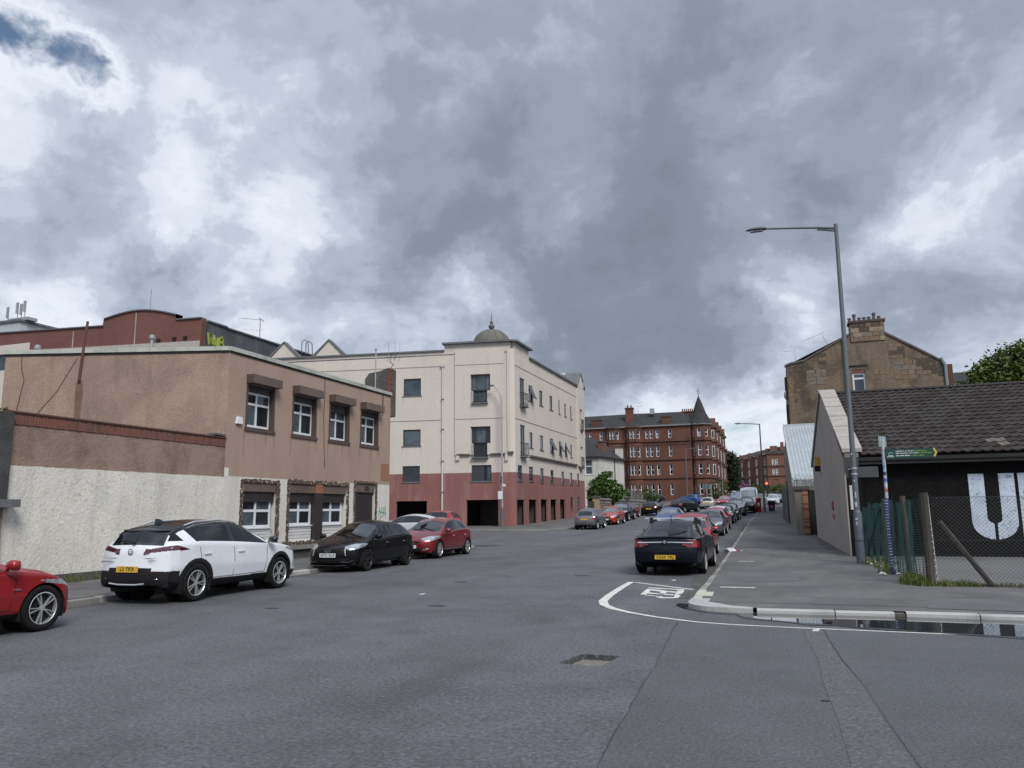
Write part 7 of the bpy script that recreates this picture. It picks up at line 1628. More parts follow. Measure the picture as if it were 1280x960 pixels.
mb = MB(); mb.tube([(-.95, 0, bf_.top(-.95, 0)), (-1.1, 0, bf_.top(-1, 0) + .14)], .008, 4); mb.build('roof_aerial', M['plastic'], fie)
# red hatchback behind it
P_red2 = paint('paint_ruby', (0.20, 0.012, 0.018), 0.35)
cl_sp = dict(HATCH, L=4.06, xf=1.24, xr=-1.35, bow_f=.27, head=(.72, .40, .60, .78, .08, .12), grille=(.40, .56, .635), intake=(.50, .24, .40))
clio, bc_ = make_car('parked_hatchback', 'dark red hatchback parked nose to the camera behind the black hatchback', cl_sp, P_red2, (-12.85, 27.46, g(27.4)), HS, 0.02, 'double5', M['alloy'], plate=('NG JGY', True, .44), interior=True)
xg = bc_.end(0, .62) + .008
mb = MB()
for sg in (1, -1): mb.hexa([(xg, -.0, .70), (xg, sg * .055, .615), (xg, sg * .035, .615), (xg, 0, .665), (xg + .012, -.0, .70), (xg + .012, sg * .055, .615), (xg + .012, sg * .035, .615), (xg + .012, 0, .665)]); mb.hexa([(xg, 0, .53), (xg, sg * .055, .615), (xg, sg * .035, .615), (xg, 0, .565), (xg + .012, 0, .53), (xg + .012, sg * .055, .615), (xg + .012, sg * .035, .615), (xg + .012, 0, .565)])
mb.build('badge', M['chrome'], clio)
for sd in (1, -1):
    mb = MB(); mb.tube([(bc_.end(y, .60) + .004, sd * y, .59 + .08 * max(0, y - .2)) for y in (.08, .2, .32, .44)], .008, 4); mb.build('grille_strip', M['chrome'], clio)
    mb = MB(); mb.tube([(bc_.end(.50, .34) + .006, sd * .48, .33), (bc_.end(.62, .34) + .0, sd * .60, .335), (bc_.end(.68, .37), sd * .68, .36), (bc_.end(.6, .38), sd * .58, .37)], .016, 5); mb.build('fog_lamp_trim', M['chrome'], clio)
    mb = MB(); mb.tube([(x, sd * (bc_.side(x, .30) + .004), .30) for x in (.78, .2, -.4, -.88)], .010, 4); mb.build('sill_strip', M['chrome'], clio)
wiper(clio, bc_, HATCH, .50, -.02); wiper(clio, bc_, HATCH, .02, -.48)
# red car at the left edge
bm_sp = dict(HATCH, L=4.30, W=.90, xf=1.43, xr=-1.24, R=.335, bow_f=.20, arch=.035,
             prof=[(2.02, .18), (2.10, .30), (2.15, .50), (2.12, .64), (2.02, .73), (1.55, .90), (1.02, .985), (.12, 1.36), (-.35, 1.435), (-1.0, 1.42), (-1.68, 1.32), (-1.96, .99), (-2.07, .87), (-2.13, .62), (-2.12, .40), (-2.02, .25)],
             zs=[(2.15, .60), (1.7, .79), (1.0, .90), (0, .93), (-1.3, .98), (-2.0, .93)], w=[(2.15, .76), (1.9, .84), (1.4, .892), (0, .90), (-1.3, .895), (-2.15, .80)], wr=[(2.15, .64), (1.5, .70), (1.02, .73), (.12, .58), (-1.6, .55), (-2.1, .68)],
             zb=[(2.15, .19), (-2.15, .25)], head=(.62, .52, .60, .70, .10, .13))
bmw, bb_ = make_car('parked_hatchback', 'bright red car with five double spoke wheels cut off by the left edge', bm_sp, paint('paint_melbourne', (0.285, 0.012, 0.016), .2), (-11.45, 7.52, 0), HN, 0.02, 'double5', M['alloy'], interior=True)
mb = MB(); mb.tube([(1.02, -(bb_.side(1.02, .62) + .006), .64), (.92, -(bb_.side(.92, .62) + .006), .645)], .015, 5); mb.build('side_badge', M['chrome'], bmw)
# dark saloon with roof bars, its back to us
def tail_ins(b, X, Y, Z, S):
    d = X + 2.42
    return (d < .40) & (Y > .44 + .10 * np.clip((Z - .80) / .1, 0, 1) * 0) & (Z > .755 + .06 * np.clip((.62 - Y) / .18, 0, 1)) & (Z < .93 - .02 * (Y < .6)) & (S >= 2)
sal_sp = dict(SALOON, arch=.05, mz=.17)
ins, bi_ = make_car('parked_saloon', 'dark blue black saloon with silver roof bars parked at the right kerb', sal_sp, paint('paint_midnight', (0.007, 0.010, 0.015), .4), (-3.06, 22.85, g(22)), HN, 0.02, 'double5', M['alloy'], plate=('SG65 YRJ', False, .50), tail_fn=tail_ins, interior=True)
ins.scale = (1, 1, .955)
def ip(mb, n, m): return mb.build(n, m, ins)
mb = MB(); mb.tube([(bi_.end(abs(y), .885, False) - .008, y, .885 - .02 * (abs(y) / .7) ** 2) for y in (-.70, -.5, -.25, 0, .25, .5, .70)], .020, 6); ip(mb, 'chrome_strip', M['chrome'])
mb = MB(); xe = bi_.end(0, .90, False) - .03
mb.lathe([(.055, -.006), (.064, 0), (.055, .006), (.046, 0), (.055, -.006)], 0, 0, 20); v = [(xe, a[0], .90 + a[1]) for a in mb.v]; f = list(mb.f); mb = MB(); mb.add(v, f); mb.add([(xe + .006, .05 * math.cos(R(a)), .90 + .05 * math.sin(R(a))) for a in range(0, 360, 30)], [tuple(range(12))]); mb.tube([(xe - .003, -.045, .915), (xe - .003, .0, .92), (xe - .003, -.01, .885), (xe - .003, .045, .895)], .007, 4); ip(mb, 'badge', M['chrome'])
for t, y in (('INSIGNIA', .50), ('SRi', -.50)):
    vs, fs = text_mesh(t, .042); mb = MB(); mb.add([(bi_.end(.5, .80, False) - .012, y - v[0], .79 + v[1]) for v in vs], fs); ip(mb, 'badge_lettering', M['chrome'])
mb = MB(); mb.tube([(bi_.end(abs(y), .97, False) + .02, y, 1.025 - .03 * (abs(y) / .7) ** 2) for y in (-.72, -.4, 0, .4, .72)], .022, 6); ip(mb, 'boot_lip', P_black)
for k, xb in enumerate((-.55, .15)):
    zt_ = bi_.top(xb, .5) + .075
    mb = MB(); mb.hexa([(xb - .035, -.80, zt_), (xb + .035, -.80, zt_), (xb + .035, .80, zt_), (xb - .035, .80, zt_), (xb - .03, -.80, zt_ + .028), (xb + .03, -.80, zt_ + .028), (xb + .03, .80, zt_ + .028), (xb - .03, .80, zt_ + .028)]); ip(mb, 'roof_bar', M['alloy'])
    for sd in (1, -1):
        zz = bi_.top(xb, .585); mb = MB(); mb.hexa([(xb - .07, sd * .55, zz - .03), (xb + .07, sd * .55, zz - .03), (xb + .07, sd * .66, zz - .06), (xb - .07, sd * .66, zz - .06), (xb - .05, sd * .57, zt_ + .035), (xb + .05, sd * .57, zt_ + .035), (xb + .04, sd * .67, zt_ + .02), (xb - .04, sd * .67, zt_ + .02)]); ip(mb, 'roof_bar_foot', M['plastic'])
mb = MB(); mb.tube([(-.95, 0, bi_.top(-.95, 0)), (-1.12, 0, bi_.top(-1, 0) + .17)], .010, 4); ip(mb, 'roof_aerial', M['plastic'])
mb = MB(); mb.tube([(-2.0, -.05, bi_.top(-2.0, .05) + .02), (-1.9, -.30, bi_.top(-1.9, .3) + .02), (-1.72, -.48, bi_.top(-1.72, .48) + .02)], .012, 4); ip(mb, 'rear_wiper', M['plastic'])
mb = MB(); mb.tube([(bi_.end(abs(y), .735, False) - .002, y, .735 - .03 * (1 - (y / .6) ** 2)) for y in (-.6, -.3, 0, .3, .6)], .006, 4); ip(mb, 'boot_seam', M['seam'])
# ------------------------------------------------------------------ the rest of the street's cars
def pc(name, lab, spec, col, x, y, hd, step=.05, metallic=.3, **kw):
    slope = (g(y + 1) - g(y - 1)) / 2 * math.sin(hd)
    return make_car(name, lab, spec, paint('paint', col, metallic), (x, y, g(y) + kw.pop('dz', 0)), hd, step, kw.pop('wheel', 'five'), slope=slope, **kw)
HWEST = math.pi
pc('parked_estate', 'white low roofed car side on in the side street behind the red hatchback', dict(HATCH, L=4.5, xf=1.4, xr=-1.3, prof=[(2.1, .2), (2.2, .32), (2.25, .5), (2.2, .66), (2.05, .76), (1.5, .9), (1.0, .97), (.1, 1.36), (-.4, 1.44), (-1.1, 1.42), (-1.9, 1.25), (-2.1, .98), (-2.2, .85), (-2.25, .6), (-2.2, .3)], zs=[(2.2, .62), (1, .9), (-2.2, .95)], w=[(2.25, .76), (1.8, .85), (-1.6, .86), (-2.25, .78)], wr=[(2.25, .64), (1, .72), (.1, .57), (-1.8, .53), (-2.2, .66)], zb=[(2.25, .2), (-2.25, .26)], xrt=-1.86, xrb=-2.12, xC=(-1.95, -1.6)), (.62, .64, .66), -20.7, 40.5, HWEST, group='cars parked in the side street')
pc('parked_hatchback', 'bright red hatchback side on against the dark red ground storey', HATCH, (.33, .014, .02), -22.85, 48.6, HWEST, group='cars parked in the side street', dz=.06)
# left kerb beyond the junction
LG = 'cars parked along the left kerb beyond the junction'
pc('parked_city_car', 'small grey rounded city car showing its back by the cream flats', MINI, (.16, .165, .175), -13.35, 54.75, HN, .035, .6, group=LG, plate=('SJ13 KVX', False, .70) if False else ('', False, .72))
pc('parked_hatchback', 'orange red hatchback facing the camera behind the small grey car', HATCH, (.42, .050, .020), -13.5, 62.2, HS, .04, group=LG, plate=('', True, .45))
pc('parked_suv', 'black off roader facing the camera behind the orange hatchback', SUV, (.010, .011, .013), -14.0, 69.2, HS, .05, group=LG, cladding=True)
pc('parked_hatchback', 'wine red hatchback at the far end beside the rubble wall', HATCH, (.24, .02, .03), -14.5, 74.6, HS, .06, group=LG)
pc('waiting_hatchback', 'black hatchback with lit red tail lamps in front of the rubble wall', HATCH, (.010, .010, .012), -13.15, 80.2, HN, .05, plate=('', False, .70), group='cars in the carriageway')
pc('moving_car', 'blue car coming down the road just above the black saloon', dict(HATCH, H=1.52), (.045, .075, .22), -7.85, 55.5, HS, .05, group='cars in the carriageway', plate=('', True, .45))
pc('turning_car', 'dark hatchback slewed across the road near the red tenement', HATCH, (.02, .022, .025), -10.6, 87, R(62), .06, group='cars in the carriageway')
pc('parked_estate', 'long dark grey car side on below the red tenement wall', SALOON, (.035, .038, .042), -20.2, 122, HWEST, .08, group='cars below the red tenement', dz=.35)
pc('parked_hatchback', 'vivid blue hatchback side on below the turret', HATCH, (.02, .10, .42), -13.6, 117, R(150), .07, group='cars below the red tenement', dz=.1)
pc('waiting_hatchback', 'white hatchback showing its back beside the dark turning car', HATCH, (.50, .49, .45), -9.2, 98.5, HN, .07, group='cars in the carriageway', plate=('', False, .70))
pc('moving_car', 'small red car facing the camera in the middle distance', HATCH, (.36, .03, .035), -7.9, 106, HS, .08, group='cars in the carriageway')
pc('moving_car', 'distant blue car half hidden by the silver off roader', HATCH, (.04, .09, .28), -7.2, 116, HS, .1, group='cars in the carriageway')
# right kerb, one behind another
RG = 'cars parked nose to tail along the right kerb'
pc('parked_hatchback', 'red hatchback nose to tail with the black saloon at the right kerb', dict(HATCH, H=1.52, prof=[(x, z * 1.045) for x, z in HATCH['prof']]), (.36, .015, .025), -3.40, 29.0, HS, .03, group=RG, interior=True)
pc('parked_hatchback', 'grey hatchback with a bright windscreen second behind the black saloon', HATCH, (.10, .105, .12), -4.3, 46.5, HS, .035, group=RG, interior=True, plate=('', True, .45))
pc('parked_hatchback', 'red hatchback mostly hidden behind the grey one', HATCH, (.36, .018, .03), -4.55, 53.0, HS, .05, group=RG)
pc('parked_hatchback', 'white hatchback tucked behind the second red one', HATCH, (.55, .56, .57), -4.85, 58.2, HS, .05, group=RG)
pc('parked_hatchback', 'dark grey hatchback nearer the middle of the right hand row', HATCH, (.03, .034, .04), -4.8, 63.5, HS, .05, group=RG)
pc('parked_hatchback', 'black hatchback directly before the silver off roader', HATCH, (.014, .015, .018), -4.75, 69.0, HS, .05, group=RG)
pc('parked_suv', 'silver off roader facing the camera near the red post box', SUV, (.42, .42, .41), -4.75, 78.2, HS, .05, .5, group=RG, cladding=True, roof_m=P_black, plate=('', True, .5))
pc('parked_suv', 'dark brown car between the silver off roader and the post box', SUV, (.030, .020, .017), -4.05, 84.0, HS, .06, group=RG, plate=('', True, .5))
pc('parked_van', 'white panel van behind the red post box', VAN, (.62, .64, .66), -4.2, 92.5, HS, .08, 0, group=RG, cat='van')
pc('parked_hatchback', 'white hatchback beyond the black wheelie bin', HATCH, (.56, .58, .60), -1.9, 112, HS, .08, group='cars near the traffic light')
pc('parked_hatchback', 'dark hatchback behind the white one beyond the wheelie bin', HATCH, (.025, .025, .03), -1.3, 119, HS, .09, group='cars near the traffic light')
for k, (x, y, c, lab) in enumerate(((-8.8, 150, (.16, .17, .19), 'far grey car before the hedge'), (-10.8, 172, (.55, .55, .56), 'far white car nearest the dark trees'), (-7.2, 176, (.10, .12, .18), 'far dark blue car before the pink blossom'), (-9.4, 196, (.4, .42, .45), 'most distant silver car on the hill'))):
    pc('distant_car', lab, HATCH, c, x, y, HS, .12, group='distant cars up the hill')
# ------------------------------------------------------------------ street furniture
M['lamp_grey'] = mat('lamp_post_grey', (0.115, 0.13, 0.15), rough=0.55, blotch=(0.12, 0.13, 0.145), bs=2, ba=0.6, fine=0.08, fs=30, metal=0.2, streak=0.3, streak_col=(0.26, 0.27, 0.28))
M['lamp_base'] = mat('lamp_base_blue_grey', (0.085, 0.10, 0.122), rough=0.6, blotch=(0.13, 0.14, 0.15), bs=3, ba=0.5, fine=0.1, fs=30)
M['sticker'] = mat('paper_sticker', (0.52, 0.53, 0.52), rough=0.8, fine=0.15, fs=40, blotch=(0.3, 0.3, 0.32), bs=20, ba=0.6)
LP = thing('street_lamp', 'tall grey street lamp on the right pavement with a long arm and stickered base', 'street lamp', (1.87, 24.9, HR), group=None)
bx, by = 1.87, 24.9
mb = MB(); mb.lathe([(.12, HR - .02), (.12, 1.50), (.105, 1.56), (.085, 1.60), (.001, 1.60)], bx, by, 16); b_ = mb.build('base', M['lamp_base'], LP, smooth=False); smooth_by_angle(b_, 40)
mb = MB(); mb.tube([(bx, by, 1.58), (bx + .02, by, 5.2), (bx + .05, by, 10.32)], .082, 12, r1=.058); smooth_by_angle(mb.build('pole', M['lamp_grey'], LP), 40)
mb = MB(); mb.tube([(bx + .05, by, 10.19), (bx - .45, by, 10.27), (bx - 1.2, by, 10.36), (bx - 1.99, by, 10.44)], .042, 8, r1=.032); mb.tube([(bx + .05, by, 10.10), (bx - .5, by, 10.22)], .03, 6); mb.build('arm', M['lamp_grey'], LP)
def lamp_head(par, x, y, z, L=.64, sx=-1, sc=1.0, dirv=None):
    mb = MB(); prof = [(0, .03), (.08, .062), (.30, .078), (.55, .075), (.80, .055), (.95, .028), (1, .008)]
    for (f0, r0), (f1, r1) in zip(prof, prof[1:]): pass
    ring = []; n = 12
    for f, r in prof:
        for k in range(n):
            a = 2 * math.pi * k / n; ring.append((x + sx * f * L * sc, y + 1.5 * r * math.cos(a) * sc, z + (r * math.sin(a) * (1.0 if math.sin(a) > 0 else .55) + .012 * f) * sc))
    m_ = len(prof); fs = [(i * n + k, i * n + (k + 1) % n, (i + 1) * n + (k + 1) % n, (i + 1) * n + k) for i in range(m_ - 1) for k in range(n)] + [tuple(range(n))[::-1], tuple(range((m_ - 1) * n, m_ * n))]
    mb.add(ring, fs); h_ = mb.build('lamp_head', mat('lantern_body', (0.055, 0.058, 0.062), rough=0.5, fine=0.1, fs=30, blotch=(0.12, 0.12, 0.12), bs=8, ba=0.7) if 'lantern_body' not in bpy.data.materials else bpy.data.materials['lantern_body'], par, smooth=True)
    mb = MB(); mb.box(x + sx * L * sc * .78, x + sx * L * sc * .2, y - .075 * sc, y + .075 * sc, z - .062 * sc, z - .038 * sc) if sx < 0 else mb.box(x + sx * L * sc * .2, x + sx * L * sc * .78, y - .075 * sc, y + .075 * sc, z - .062 * sc, z - .038 * sc); mb.build('lamp_glass', M['pane_curtain'], h_)
lamp_head(LP, bx - 1.97, by, 10.44)
mb = MB(); mb.box(1.66, 2.53, by + .09, by + .105, 2.55, 2.86); sgb = mb.build('sign_back', mat('sign_back_grey', (0.055, 0.058, 0.058), rough=0.6, fine=0.08, fs=20, blotch=(0.04, 0.042, 0.042), bs=3, ba=0.6), LP)
mb = MB(); mb.box(1.72, 1.84, by + .084, by + .0895, 2.78, 2.82); mb.build('sticker', M['sticker'], sgb)
for z in (2.62, 2.78): 
    mb = MB(); mb.lathe([(.088, z), (.094, z + .01), (.094, z + .04), (.088, z + .05)], bx + .008, by, 12); mb.build('clamp', M['galv'], LP)
mb = MB(); mb.box(bx - .155, bx - .085, by - .05, by + .05, 1.62, 2.32); mb.build('side_box', M['sticker'], LP)
for (z, dz, an, w) in ((1.33, .05, 250, .5), (1.18, .09, 248, .28), (1.95, .18, 262, .4), (1.70, .14, 255, .7), (2.42, .05, 262, .4), (3.2, .06, 250, .4)):
    r = .122 if z < 1.5 else .0855; mb = MB(); n = 5
    for i in range(n):
        a0, a1 = R(an) - w / 2 + w * i / n, R(an) - w / 2 + w * (i + 1) / n
        mb.quad((bx + r * math.cos(a0), by + r * math.sin(a0), z), (bx + r * math.cos(a1), by + r * math.sin(a1), z), (bx + r * math.cos(a1), by + r * math.sin(a1), z + dz), (bx + r * math.cos(a0), by + r * math.sin(a0), z + dz))
    mb.build('sticker', M['sticker'], LP)
mb = MB(); mb.lathe([(.1215, .72), (.1235, .725), (.1235, .735), (.1215, .74)], bx, by, 16); mb.build('door_seam', M['seam'], LP)
# cycle route finger post
SP = thing('finger_post', 'white pole with blue banding carrying a dark green cycle route finger sign', 'signpost', (2.25, 21.2, HR))
px_, py_ = 2.27, 21.2
mb = MB(); mb.tube([(px_, py_, HR - .05), (px_ + .015, py_, 1.9)], .038, 10); mb.build('lower_pole', mat('blue_tape', (0.035, 0.042, 0.21), rough=0.6, fine=0.1, fs=30), SP)
mb = MB(); mb.tube([(px_ + .015, py_, 1.9), (px_ + .03, py_, 3.38)], .038, 10); mb.build('upper_pole', mat('pole_white', (0.40, 0.42, 0.45), rough=0.6, blotch=(0.25, 0.30, 0.38), bs=9, ba=0.7, fine=0.15, fs=30), SP)
for k in range(24):
    z = .28 + k * .068; mb = MB(); w = rnd.uniform(.010, .024)
    mb.add([(px_ + .002 + .0405 * math.cos(R(a)), py_ + .0405 * math.sin(R(a)), z + .016 * math.sin(R(a * 1.0 + 40)) + dz) for dz in (0, w) for a in range(180, 361, 20)], [(i, i + 1, i + 11, i + 10) for i in range(9)]); mb.build('white_band', M['sticker'], SP)
for z, c in ((2.30, (0.05, .12, .35)), (2.46, (.02, .03, .05)), (2.05, (.45, .08, .10)), (2.62, (.1, .25, .45)), (2.16, (.5, .5, .5))):
    mb = MB(); mb.add([(px_ + .018 + .0395 * math.cos(R(a)), py_ + .0395 * math.sin(R(a)), z + dz) for dz in (0, .085) for a in range(210, 331, 20)], [(i, i + 1, i + 8, i + 7) for i in range(6)]); mb.build('sticker', mat('sticker_colour', c, rough=0.7, fine=0.2, fs=40), SP)
M['sign_green'] = mat('sign_green', (0.008, 0.050, 0.040), rough=0.4, fine=0.06, fs=12)
mb = MB(); mb.prism([(2.32, 21.16, 2.865), (3.42, 21.16, 2.875), (3.475, 21.16, 2.98), (3.42, 21.16, 3.10), (2.32, 21.16, 3.09)], (0, .02, 0)); fs_ = mb.build('finger_sign', M['sign_green'], SP)
mb = MB(); yq = 21.155; mb.add([(3.385, yq, 3.09), (3.43, yq, 3.09), (3.475, yq, 2.98), (3.43, yq, 2.885), (3.385, yq, 2.885), (3.43, yq, 2.98)], [(0, 1, 2, 5), (5, 2, 3, 4)]); mb.build('yellow_chevron', mat('sign_yellow', (0.55, 0.40, 0.03), rough=0.5, fine=0.05), fs_)
wh = mat('sign_white', (0.55, 0.60, 0.58), rough=0.5, fine=0.05); ye = mat('sign_lime', (0.24, 0.32, 0.05), rough=0.5, fine=0.05)
for row, z in enumerate((3.035, 2.985, 2.925)):
    mw, my = MB(), MB(); x = 2.57; split = (2.92, 3.05, 2.86)[row]; end = (3.22, 3.36, 3.18)[row]
    while x < end:
        w = rnd.uniform(.012, .028); h = rnd.choice((.018, .024, .018, .028)); (mw if x < split else my).quad((x, yq, z - .010), (x + w, yq, z - .010), (x + w, yq, z - .010 + h), (x, yq, z - .010 + h)); x += w + (.006 if rnd.random() < .8 else .022)
    tag(mw.build('sign_text', wh, fs_), kind='stuff'); tag(my.build('sign_text', ye, fs_), kind='stuff')
mb = MB(); mb.add([(2.37, yq, 2.90), (2.52, yq, 2.90), (2.52, yq, 2.915), (2.37, yq, 2.915), (2.40, yq, 2.93), (2.50, yq, 2.93), (2.50, yq, 2.943), (2.40, yq, 2.943)], [(0, 1, 2, 3), (4, 5, 6, 7)]); mb.tube([(2.40, yq, 2.965), (2.43, yq, 3.0), (2.455, yq, 3.015), (2.48, yq, 3.0), (2.51, yq, 2.965)], .006, 4); mb.build('route_emblem', wh, fs_)
mb = MB(); mb.hexa([(2.20, 21.13, 3.16), (2.24, 21.13, 3.16), (2.39, 21.30, 3.16), (2.35, 21.30, 3.16), (2.20, 21.13, 3.42), (2.24, 21.13, 3.42), (2.39, 21.30, 3.42), (2.35, 21.30, 3.42)]); mb.build('side_plate', mat('plate_teal', (0.17, 0.26, 0.26), rough=0.5, fine=0.1, fs=30, blotch=(0.4, 0.45, 0.45), bs=12, ba=0.5), SP)
# lamp beside the cream flats
LL = thing('street_lamp', 'slim grey street lamp with a hooked neck before the cream flats', 'street lamp', (-20.4, 55.7, g(55.7) + HL))
x0, y0, z0 = -20.4, 55.75, g(55.75) + HL
mb = MB(); mb.lathe([(.13, z0 - .05), (.13, z0 + 1.35), (.09, z0 + 1.5), (.001, z0 + 1.5)], x0, y0, 12); mb.build('base', M['lamp_grey'], LL)
mb = MB(); mb.tube([(x0, y0, z0 + 1.4), (x0, y0, 10.2), (x0 - .05, y0, 10.5), (x0 - .25, y0 - .02, 10.9), (x0 - .62, y0 - .04, 11.3)], .075, 8, r1=.05); mb.build('pole', M['galv'], LL)
lamp_head(LL, x0 - .58, y0 - .04, 11.28, L=.5)
mb = MB(); mb.box(x0 - .30, x0 + .06, y0 - .12, y0 - .10, 2.55, 3.15); mb.build('notice_plate', M['upvc'], LL)
mb = MB(); mb.box(x0 + .08, x0 + .26, y0 - .1, y0 + .08, 3.5, 3.68); mb.build('camera_box', M['upvc'], LL)
mb = MB(); mb.tube([(x0 - .05, y0 - .09, 3.75), (x0 - .02, y0 - .09, 4.25)], .05, 5); mb.build('junction_box', M['black_and_shade'], LL)
# far lamps
def far_lamp(label, x, y, h, arm, hd=-1):
    t = thing('street_lamp', label, 'street lamp', (x, y, g(y))); z = g(y)
    mb = MB(); mb.tube([(x, y, z - .1), (x, y, z + 1.5)], .11, 8); mb.build('base', M['lamp_base'], t)
    mb = MB(); mb.tube([(x, y, z + 1.4), (x, y, z + h)], .085, 8, r1=.06); mb.build('pole', M['lamp_grey'], t)
    mb = MB(); mb.tube([(x, y, z + h - .05), (x + hd * arm * .5, y, z + h + .04), (x + hd * arm, y, z + h + .1)], .045, 6); mb.build('arm', M['lamp_grey'], t)
    lamp_head(t, x + hd * arm, y, z + h + .1, L=.7, sx=hd)
far_lamp('grey street lamp beside the red post box with its arm over the road', -2.28, 83.0, 9.0, 1.8)
far_lamp('distant street lamp in front of the dark trees', -10.6, 140, 8.2, 1.7, 1)
far_lamp('distant street lamp before the red tenement wall left of the turret', -16.0, 135, 9.0, 2.0, 1)
# traffic light
TLt = thing('traffic_light', 'traffic light showing red at the far junction', 'traffic light', (-3.35, 143, g(143)))
z = g(143); mb = MB(); mb.tube([(-3.35, 143, z), (-3.35, 143, z + 2.1)], .06, 6); mb.build('pole', M['plastic'], TLt)
mb = MB(); mb.box(-3.65, -3.05, 142.9, 143.1, z + 2.0, z + 3.2); mb.build('signal_head', M['plastic'], TLt)
mb = MB(); mb.lathe([(.001, 0), (.22, 0)], 0, 0, 14); m2 = MB(); m2.add([(-3.35 + v[0], 142.88, z + 2.88 + v[1]) for v in mb.v], mb.f); m2.build('red_lens', mat('red_signal', (0.6, 0.02, 0.02), fine=0, emit=((1.0, 0.07, 0.03), 4.0)), TLt)
for k in (1, 2):
    m2 = MB(); m2.add([(-3.35 + v[0] * .8, 142.88, z + 2.88 - .36 * k + v[1] * .8) for v in mb.v], mb.f); m2.build('dark_lens', M['gloss_black'], TLt)
for k, (x, y, w) in enumerate(((-12.9, 136, 1), (-12.3, 138, 0))):
    t = thing('sign_pole', ('grey sign pole with a blank sign beside the turret foot', 'bare grey sign pole beside the turret foot')[k], 'signpost', (x, y, g(y))); z = g(y)
    mb = MB(); mb.tube([(x, y, z), (x, y, z + 3.0)], .07, 6); mb.build('pole', M['galv'], t)
    if w: mb = MB(); mb.box(x - .7, x + .5, y - .06, y - .04, z + 2.1, z + 3.0); mb.build('sign_plate', M['lamp_base'], t)
# pillar box, wheelie bin
PBx = thing('post_box', 'red cylindrical post box standing by the grey lamp', 'post box', (-2.85, 83.2, g(83.2)))
zb_ = g(83.2) + HR; mb = MB(); mb.lathe([(.27, zb_), (.27, zb_ + .12), (.24, zb_ + .14), (.24, zb_ + 1.22), (.27, zb_ + 1.24), (.29, zb_ + 1.30), (.29, zb_ + 1.34), (.22, zb_ + 1.42), (.001, zb_ + 1.47)], -2.85, 83.2, 20); o = mb.build('body', mat('post_red', (0.36, 0.012, 0.016), rough=0.35, fine=0.05), PBx); smooth_by_angle(o, 40)
mb = MB(); mb.box(-2.98, -2.72, 82.935, 82.97, zb_ + 1.05, zb_ + 1.12); mb.build('posting_slot', M['black_and_shade'], PBx)
mb = MB(); mb.box(-2.97, -2.73, 82.945, 82.975, zb_ + .62, zb_ + .92); mb.build('notice', M['post_white'] if 'post_white' in M else M['sticker'], PBx)
BN = thing('wheelie_bin', 'black wheeled bin with a pink emblem beyond the lamp', 'wheelie bin', (-1.6, 83.2, g(83.2)))
mb = MB(); mb.hexa([(-1.87, 82.9, zb_ + .08), (-1.33, 82.9, zb_ + .08), (-1.33, 83.5, zb_ + .08), (-1.87, 83.5, zb_ + .08), (-1.95, 82.8, zb_ + 1.02), (-1.25, 82.8, zb_ + 1.02), (-1.25, 83.6, zb_ + 1.02), (-1.95, 83.6, zb_ + 1.02)]); mb.build('body', M['plastic'], BN)
mb = MB(); mb.hexa([(-1.98, 82.74, zb_ + 1.03), (-1.22, 82.74, zb_ + 1.03), (-1.22, 83.65, zb_ + 1.03), (-1.98, 83.65, zb_ + 1.03), (-1.93, 82.85, zb_ + 1.12), (-1.27, 82.85, zb_ + 1.12), (-1.27, 83.6, zb_ + 1.14), (-1.93, 83.6, zb_ + 1.14)]); mb.build('lid', M['plastic'], BN)
mb = MB(); mb.add([(-1.6 + .17 * math.cos(R(a)), 82.84, zb_ + .55 + .17 * math.sin(R(a))) for a in range(0, 360, 30)], [tuple(range(12))]); mb.build('emblem', mat('pink_emblem', (0.30, 0.05, 0.16), rough=0.5, fine=0.1), BN)
for sd in (-1.82, -1.38):
    mb = MB(); mb.lathe([(.001, -.03), (.1, -.03), (.1, .03), (.001, .03)], 0, 0, 12, axis='y'); m2 = MB(); m2.add([(sd + v[1], 83.5 + v[0], zb_ + .1 + v[2]) for v in mb.v], mb.f); m2.build('wheel', M['tyre'], BN)
# crumpled litter by the kerb
LI = thing('litter', 'crumpled red white and black packaging lying at the right kerb', 'litter', (-2.15, 30.9, .08))
for k, (dx, dy, s, c) in enumerate(((0, 0, .20, (.55, .55, .58)), (.12, .05, .12, (.35, .02, .05)), (-.12, -.12, .11, (.03, .03, .05)), (.28, .0, .08, (.05, .05, .06)), (.12, .25, .09, (.55, .55, .55)), (.36, .06, .06, (.5, .5, .5)))):
    bm = bmesh.new(); bmesh.ops.create_icosphere(bm, subdivisions=2, radius=s)
    for v in bm.verts: v.co = Vector((v.co.x * rnd.uniform(.8, 1.4), v.co.y * rnd.uniform(.7, 1.5), abs(v.co.z) * rnd.uniform(.4, 1.0)))
    mb = MB(); mb.add([(-2.15 + dx + v.co.x, 30.9 + dy + v.co.y, .09 + v.co.z) for v in bm.verts], [tuple(v.index for v in f.verts) for f in bm.faces]); bm.free(); mb.build('crumpled_wrapper', mat('wrapper', c, rough=0.5, fine=0.1, fs=30), LI)
# drain, its shaded hole painted flat, at the mouth of the side street
DR = thing('painted_drain', 'drain whose shaded hole is painted as a flat black patch at the kerb tip behind the red hatchback', 'drain', (-13.2, 33.5, 0))
pts = [(-13.6 + .75 * math.cos(R(a)) * rnd.uniform(.8, 1.1), 34.9 + .5 * math.sin(R(a)) * rnd.uniform(.8, 1.1), g(34.5) + .006) for a in range(0, 360, 30)]
mb = MB(); mb.quad(*pts); mb.build('drain_shade_sheet', M['black_and_shade'], DR)  # flat black sheet paints the dark inside the drain

